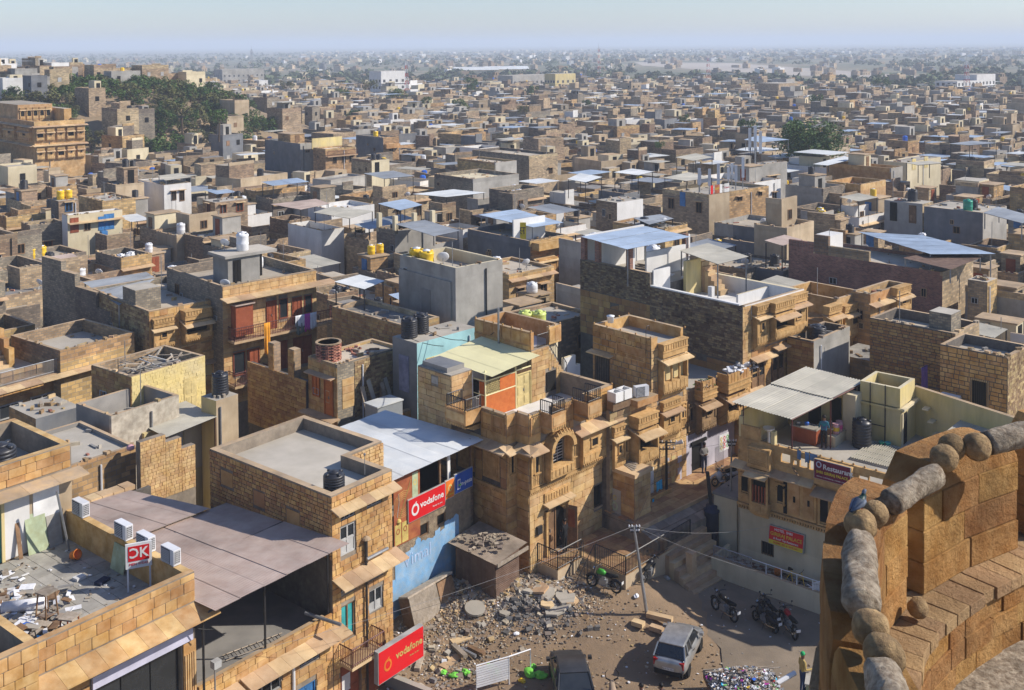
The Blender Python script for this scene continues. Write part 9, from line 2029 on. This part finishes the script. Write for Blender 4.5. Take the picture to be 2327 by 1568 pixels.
w0=HV.wor(-1.3,6.5);cable('overhead_wire','black cable crossing the aqua house wall',[(*P(*KB(1740,720),9.3),9.3),(*P(*KC(455,735),8.6),8.6),(*HV.wor(4.4,5.2),10.6)],.02,'cable',.25);cable('overhead_wire','lower black cable crossing the aqua house wall',[(*P(*KB(1600,800),8.8),8.8),(*P(*KC(320,780),8.3),8.3)],.02,'cable',.15)
cable('overhead_wire','cable sagging along the fascia of the terrace shop',[(*P(*K1(190,1360),6.6),7.3),(*P(*K1(270,1500),6.3),6.3),(*P(*K1(440,1500),6.2),6.2),(*P(*K1(915,1180),6.7),6.8),(*P(*K1(1150,1240),6.0),6.0)],.02,'cable',.15)
# ---------------------------------------------------------------- people, cow, rubbish cart
def figure(name,label,loc,rz,top,legs,joints=None,sc=1.0,hair='hair',head=None,cat='person',shoes='cloth_black',sleeves=1.0,stripe=None):
 """one continuous skinned body; colours by limb"""
 J=dict(pel=(0,0,.92),sp=(0,.01,1.12),ch=(0,0,1.32),nk=(0,0,1.47),hd=(0,.02,1.58),ht=(0,.02,1.70),ls=(-.18,0,1.40),le=(-.25,.0,1.13),lw=(-.25,.10,.90),lh=(-.25,.14,.80),rs=(.18,0,1.40),re=(.25,0,1.13),rw=(.25,.10,.90),rh=(.25,.14,.80),lhp=(-.095,0,.88),lk=(-.10,.02,.48),la=(-.10,-.02,.08),lt=(-.11,.14,.03),rhp=(.095,0,.88),rk=(.10,.02,.48),ra=(.10,-.02,.08),rt=(.11,.14,.03))
 if joints:J.update(joints)
 rad=dict(pel=.15,sp=.135,ch=.155,nk=.055,hd=.095,ht=.075,ls=.07,le=.047,lw=.036,lh=.035,rs=.07,re=.047,rw=.036,rh=.035,lhp=.09,lk=.062,la=.045,lt=.035,rhp=.09,rk=.062,ra=.045,rt=.035)
 names=list(J);E=[('pel','sp'),('sp','ch'),('ch','nk'),('nk','hd'),('hd','ht'),('ch','ls'),('ls','le'),('le','lw'),('lw','lh'),('ch','rs'),('rs','re'),('re','rw'),('rw','rh'),('pel','lhp'),('lhp','lk'),('lk','la'),('la','lt'),('pel','rhp'),('rhp','rk'),('rk','ra'),('ra','rt')]
 me=bpy.data.meshes.new('body');me.from_pydata([J[n]for n in names],[(names.index(a),names.index(c))for a,c in E],[]);o=bpy.data.objects.new('tmp',me);COL.objects.link(o);sk=o.modifiers.new('skin','SKIN');sk.use_smooth_shade=True
 for i,n in enumerate(names):r_=rad[n];me.skin_vertices[0].data[i].radius=(r_*(1.25 if n in('pel','ch','sp')else 1),r_*(.8 if n in('pel','ch','sp')else 1));me.skin_vertices[0].data[i].use_root=n=='pel'
 sb=o.modifiers.new('sub','SUBSURF');sb.levels=2;sb.render_levels=2
 dg=bpy.context.evaluated_depsgraph_get();bm_=bpy.data.meshes.new_from_object(o.evaluated_get(dg));bpy.data.objects.remove(o)
 bm_.materials.clear();mats=[top,legs,'skin',shoes,stripe or top]
 for q in mats:bm_.materials.append(M[q])
 segs=[(Vector(J[a]),Vector(J[c]),a,c)for a,c in E]
 for p in bm_.polygons:
  c=p.center;best=None
  for A,B_,a,d in segs:
   ab=B_-A;f_=max(0,min(1,(c-A).dot(ab)/max(1e-6,ab.length_squared)));dd=(c-(A+ab*f_)).length/(rad[a]+(rad[d]-rad[a])*f_)
   if best is None or dd<best[0]:best=(dd,a,d,f_)
  _,a,d,f_=best
  if d in('hd','ht')or a=='hd' or(a=='nk'):k=2
  elif d in('lh','rh')or(a in('le','re')and sleeves<.8):k=2
  elif d in('lt','rt'):k=3
  elif a in('lhp','rhp','lk','rk')or d in('lhp','rhp'):k=1
  elif a=='pel' and f_<.4:k=1
  else:k=0 if not stripe or int(c.z/.045)%2 else 4
  p.material_index=k;p.use_smooth=True
 t=thing(name,label,cat,loc,rz);t.scale=(sc,sc,sc);obj('body',bm_,t)
 hv=Vector(J['ht']);hr=MB();hr.lathe([(.088,-.055),(.1,-.01),(.092,.04),(.06,.075),(.01,.088)],hair,14);hr.build('hair' if hair=='hair' else 'cap',t,True,loc=hv+Vector((0,-.012,-.005)))
 fc=MB();fc.tube([(0,.09,-.03),(0,.118,-.055),(0,.1,-.07)],[.012,.018,.01],'skin',6);fc.build('nose',t,True,loc=hv+Vector((0,0,-.01)));
 for s_ in(-1,1):e=MB();e.lathe([(.002,0),(.012,.004),(.002,.008)],'hair',6);e.build('eye',t,loc=hv+Vector((s_*.035,.088,-.03)),rot=(R(-90),0,0));q=MB();q.tube([(s_*.09,-.01,-.06),(s_*.1,-.012,-.04),(s_*.092,-.01,-.015)],[.01,.016,.01],'skin',6);q.build('ear',t,True,loc=hv)
 mo=MB();mo.box(-.025,.092,-.105,.025,.1,-.098,'lamp_red');mo.build('mouth',t,loc=hv)
 for s_,wk,hk in((-1,'lw','lh'),(1,'rw','rh')):
  W_,H_=Vector(J[wk]),Vector(J[hk]);d=(H_-W_).normalized();sd_=d.cross(Vector((1,0,0))).normalized()if abs(d.x)<.9 else Vector((0,0,1))
  g=MB()
  for i,ln in enumerate((.075,.085,.08,.062)):b0=H_+sd_*(-.03+i*.02)+d*.02;cu=Vector((-s_,0,0))*.02;g.tube([b0,b0+d*ln*.5,b0+d*ln*.85+cu],[.0095,.009,.006],'skin',6)
  b0=H_+sd_*-.04;g.tube([b0-d*.01,b0+d*.03+sd_*-.025,b0+d*.055+sd_*-.02],[.011,.01,.007],'skin',6);g.build('fingers',t,True)
 return t
w=HV.wor(2.75,-1.35);figure('person','person in dark clothes standing with back turned at the mansion doorway',(*w,1.02),HV.a+R(5),'cloth_black','cloth_black',dict(lh=(-.22,.1,.82),rw=(.2,.2,1.0),rh=(.14,.26,1.0)))
w=House('x','','',P(*KD(505,900),10.5),43);bpy.data.objects.remove(w.o);ww=w.wor(4.3,-.35);figure('person','person in a grey shawl standing in the lilac doorway',(*ww,1.95),R(200),'cloth_grey','cloth_navy',dict(lw=(-.12,.16,1.1),lh=(-.02,.2,1.12),rw=(.12,.17,1.08),rh=(.03,.2,1.1)))
figure('person','person in teal striped shirt working at the roof kitchen counter',rp_(HR,.95,-3.75,5.3)if 0 else(*HR.wor(3.45,-3.1),5.3),HR.a+R(-60),'cloth_teal','cloth_black',dict(lw=(-.2,.25,1.05),lh=(-.16,.33,1.04),rw=(.2,.25,1.05),rh=(.16,.33,1.04)),stripe='cloth_jean',sleeves=.5)
c=gp(K4,1205,1590,-.58);figure('person','person in mustard shirt and green cap pushing a cart',(*c,-.57),R(-75),'cloth_mustard','cloth_jean',dict(rw=(.22,.3,1.12),rh=(.2,.38,1.12),lw=(-.22,.28,1.0),lh=(-.2,.36,1.0)),hair='cloth_green')
for k,x in enumerate((247,365)):c=gp(K4,x,1562,.95);figure('person',('black haired person below the silver car, head just showing' if k==0 else 'black haired person walking beside the rubbish cart'),(*c,-.58),R(70),('cloth_grey','cloth_navy')[k],'cloth_jean')
# cow
c=gp(K4,75,1500,.75);t=thing('cow','fawn cow with curved dark horns standing below the dirt lot','cow',(c[0]-.05,c[1]-1.15,-.58),R(90))
def cow():
 J=dict(rump=(-.8,0,1.0),mid=(-.3,0,.98),shd=(.35,0,1.05),nk=(.7,0,1.18),hd=(.95,0,1.32),mz=(1.2,0,1.12),fl1=(.35,.17,.8),fl2=(.36,.17,.42),fl3=(.34,.17,.03),fr1=(.35,-.17,.8),fr2=(.38,-.17,.42),fr3=(.36,-.17,.03),hl1=(-.75,.18,.8),hl2=(-.85,.18,.45),hl3=(-.8,.18,.03),hr1=(-.75,-.18,.8),hr2=(-.87,-.18,.45),hr3=(-.82,-.18,.03),tl=(-1.02,0,.8),tl2=(-1.03,0,.4))
 rad=dict(rump=.26,mid=.32,shd=.28,nk=.15,hd=.12,mz=.075,fl1=.1,fl2=.055,fl3=.05,fr1=.1,fr2=.055,fr3=.05,hl1=.13,hl2=.06,hl3=.05,hr1=.13,hr2=.06,hr3=.05,tl=.03,tl2=.03)
 names=list(J);E=[('mid','rump'),('mid','shd'),('shd','nk'),('nk','hd'),('hd','mz'),('shd','fl1'),('fl1','fl2'),('fl2','fl3'),('shd','fr1'),('fr1','fr2'),('fr2','fr3'),('rump','hl1'),('hl1','hl2'),('hl2','hl3'),('rump','hr1'),('hr1','hr2'),('hr2','hr3'),('rump','tl'),('tl','tl2')]
 me=bpy.data.meshes.new('body');me.from_pydata([J[n]for n in names],[(names.index(a),names.index(d))for a,d in E],[]);o=bpy.data.objects.new('tmp',me);COL.objects.link(o);o.modifiers.new('skin','SKIN').use_smooth_shade=True
 for i,n in enumerate(names):me.skin_vertices[0].data[i].radius=(rad[n],rad[n]);me.skin_vertices[0].data[i].use_root=n=='mid'
 sb=o.modifiers.new('sub','SUBSURF');sb.levels=2;dg=bpy.context.evaluated_depsgraph_get();bm_=bpy.data.meshes.new_from_object(o.evaluated_get(dg));bpy.data.objects.remove(o);bm_.materials.clear();bm_.materials.append(M['hide']);bm_.polygons.foreach_set('use_smooth',[True]*len(bm_.polygons));obj('body',bm_,t)
 for s_ in(-1,1):
  q=MB();q.tube([(.9,s_*.07,1.42),(.92,s_*.24,1.5),(.97,s_*.27,1.68),(1.0,s_*.16,1.8)],[.035,.03,.022,.008],'hair',8);q.build('horn',t,True);e=MB();e.tube([(.9,s_*.1,1.33),(.86,s_*.28,1.3)],[.03,.05],'hide',6);e.build('ear',t,True);y=MB();y.lathe([(.002,0),(.02,.008),(.002,.014)],'hair',6);y.build('eye',t,loc=(1.02,s_*.095,1.33),rot=(R(-90*s_),0,0))
cow()
# rubbish cart
p,q=gp(K4,640,1540,.4),gp(K4,1110,1520,.4);t=thing('rubbish_cart','flat cart piled high with mixed coloured household rubbish','cart',((p[0]+q[0])/2,(p[1]+q[1])/2+.5,-.58),R(4))
bx('bed',t,-1.5,-.9,.45,1.5,.9,.6,'wood_brown')
for s_ in(-1,1):bx('side_rail',t,-1.5,s_*.9-.03,.6,1.5,s_*.9+.03,.8,'wood_old');b=MB();b.lathe([(.05,-.05),(.36,-.05),(.4,0),(.36,.05),(.05,.05)],'rubber',18);b.build('wheel',t,loc=(0,s_*.98,.4),rot=(R(90),0,0))
b=MB();rr=random.Random(44)
for k in range(1500):
 x,y=rr.uniform(-1.45,1.4),rr.uniform(-.85,.85);zz_=.6+max(0,.55*(1-(x/1.6)**2)*(1-(y/1.1)**2));s_=rr.uniform(.025,.085);m4=Matrix.Translation((x,y,zz_*rr.uniform(.9,1.04)))@Matrix.Rotation(rr.uniform(0,6),4,'Z')@Matrix.Rotation(rr.uniform(-1,1),4,'X');b.box(-s_,-s_*.7,-.01,s_,s_*.7,.02,rr.choice(['cloth_white','cloth_grey','debris','debris','debris','cement','wood_old','wood_brown','ash','ash','cloth_grey','cloth_white','plastic_white',rr.choice(['plastic_yellow','cloth_red','cloth_aqua','cloth_magenta','plastic_blue','cloth_pink','bag_green'])]),M4=m4)
b.build('rubbish',t,kind='stuff');b=MB();b.tube([(-1.5,.5,.95),(1.6,.3,1.1)],.025,'wood_old',5);b.tube([(1.2,-.2,.7),(2.2,.2,.9)],.1,'plastic_white',8);b.build('poles',t)
c=gp(K4,1290,1480,.5);t=thing('hand_cart','small hand cart with pale green box beside the green capped person','cart',(c[0]+.1,c[1]-.2,-.58),R(-20));bx('box',t,-.55,-.4,.55,.55,.4,.95,'poster_green');bx('lid',t,-.6,-.45,.95,.6,.45,.99,'tile_light')
for x in(-.4,.4):
 for y in(-.35,.35):b=MB();b.lathe([(.03,-.03),(.24,-.03),(.26,0),(.24,.03),(.03,.03)],'rubber',14);b.build('wheel',t,loc=(x,y,.26),rot=(R(90),0,0))
bx('axle_frame',t,-.5,-.33,.26,.5,.33,.55,'wood_brown')
# ---------------------------------------------------------------- dusty air
mh=bpy.data.materials.new('haze');mh.use_nodes=True;nn_=mh.node_tree.nodes;ll_=mh.node_tree.links
nn_.remove(nn_['Principled BSDF']);pv=nn_.new('ShaderNodeVolumePrincipled');pv.inputs['Color'].default_value=(.76,.86,1.0,1);pv.inputs['Density'].default_value=.00038;pv.inputs['Anisotropy'].default_value=.0
ll_.new(pv.outputs[0],nn_['Material Output'].inputs['Volume']);M['haze']=mh
b=MB();b.box(-9500,-70,-3,9500,16000,62,'haze');o=b.build('haze',None,kind='stuff');o['label']='thin pale dusty haze over the whole town';o['category']='haze'
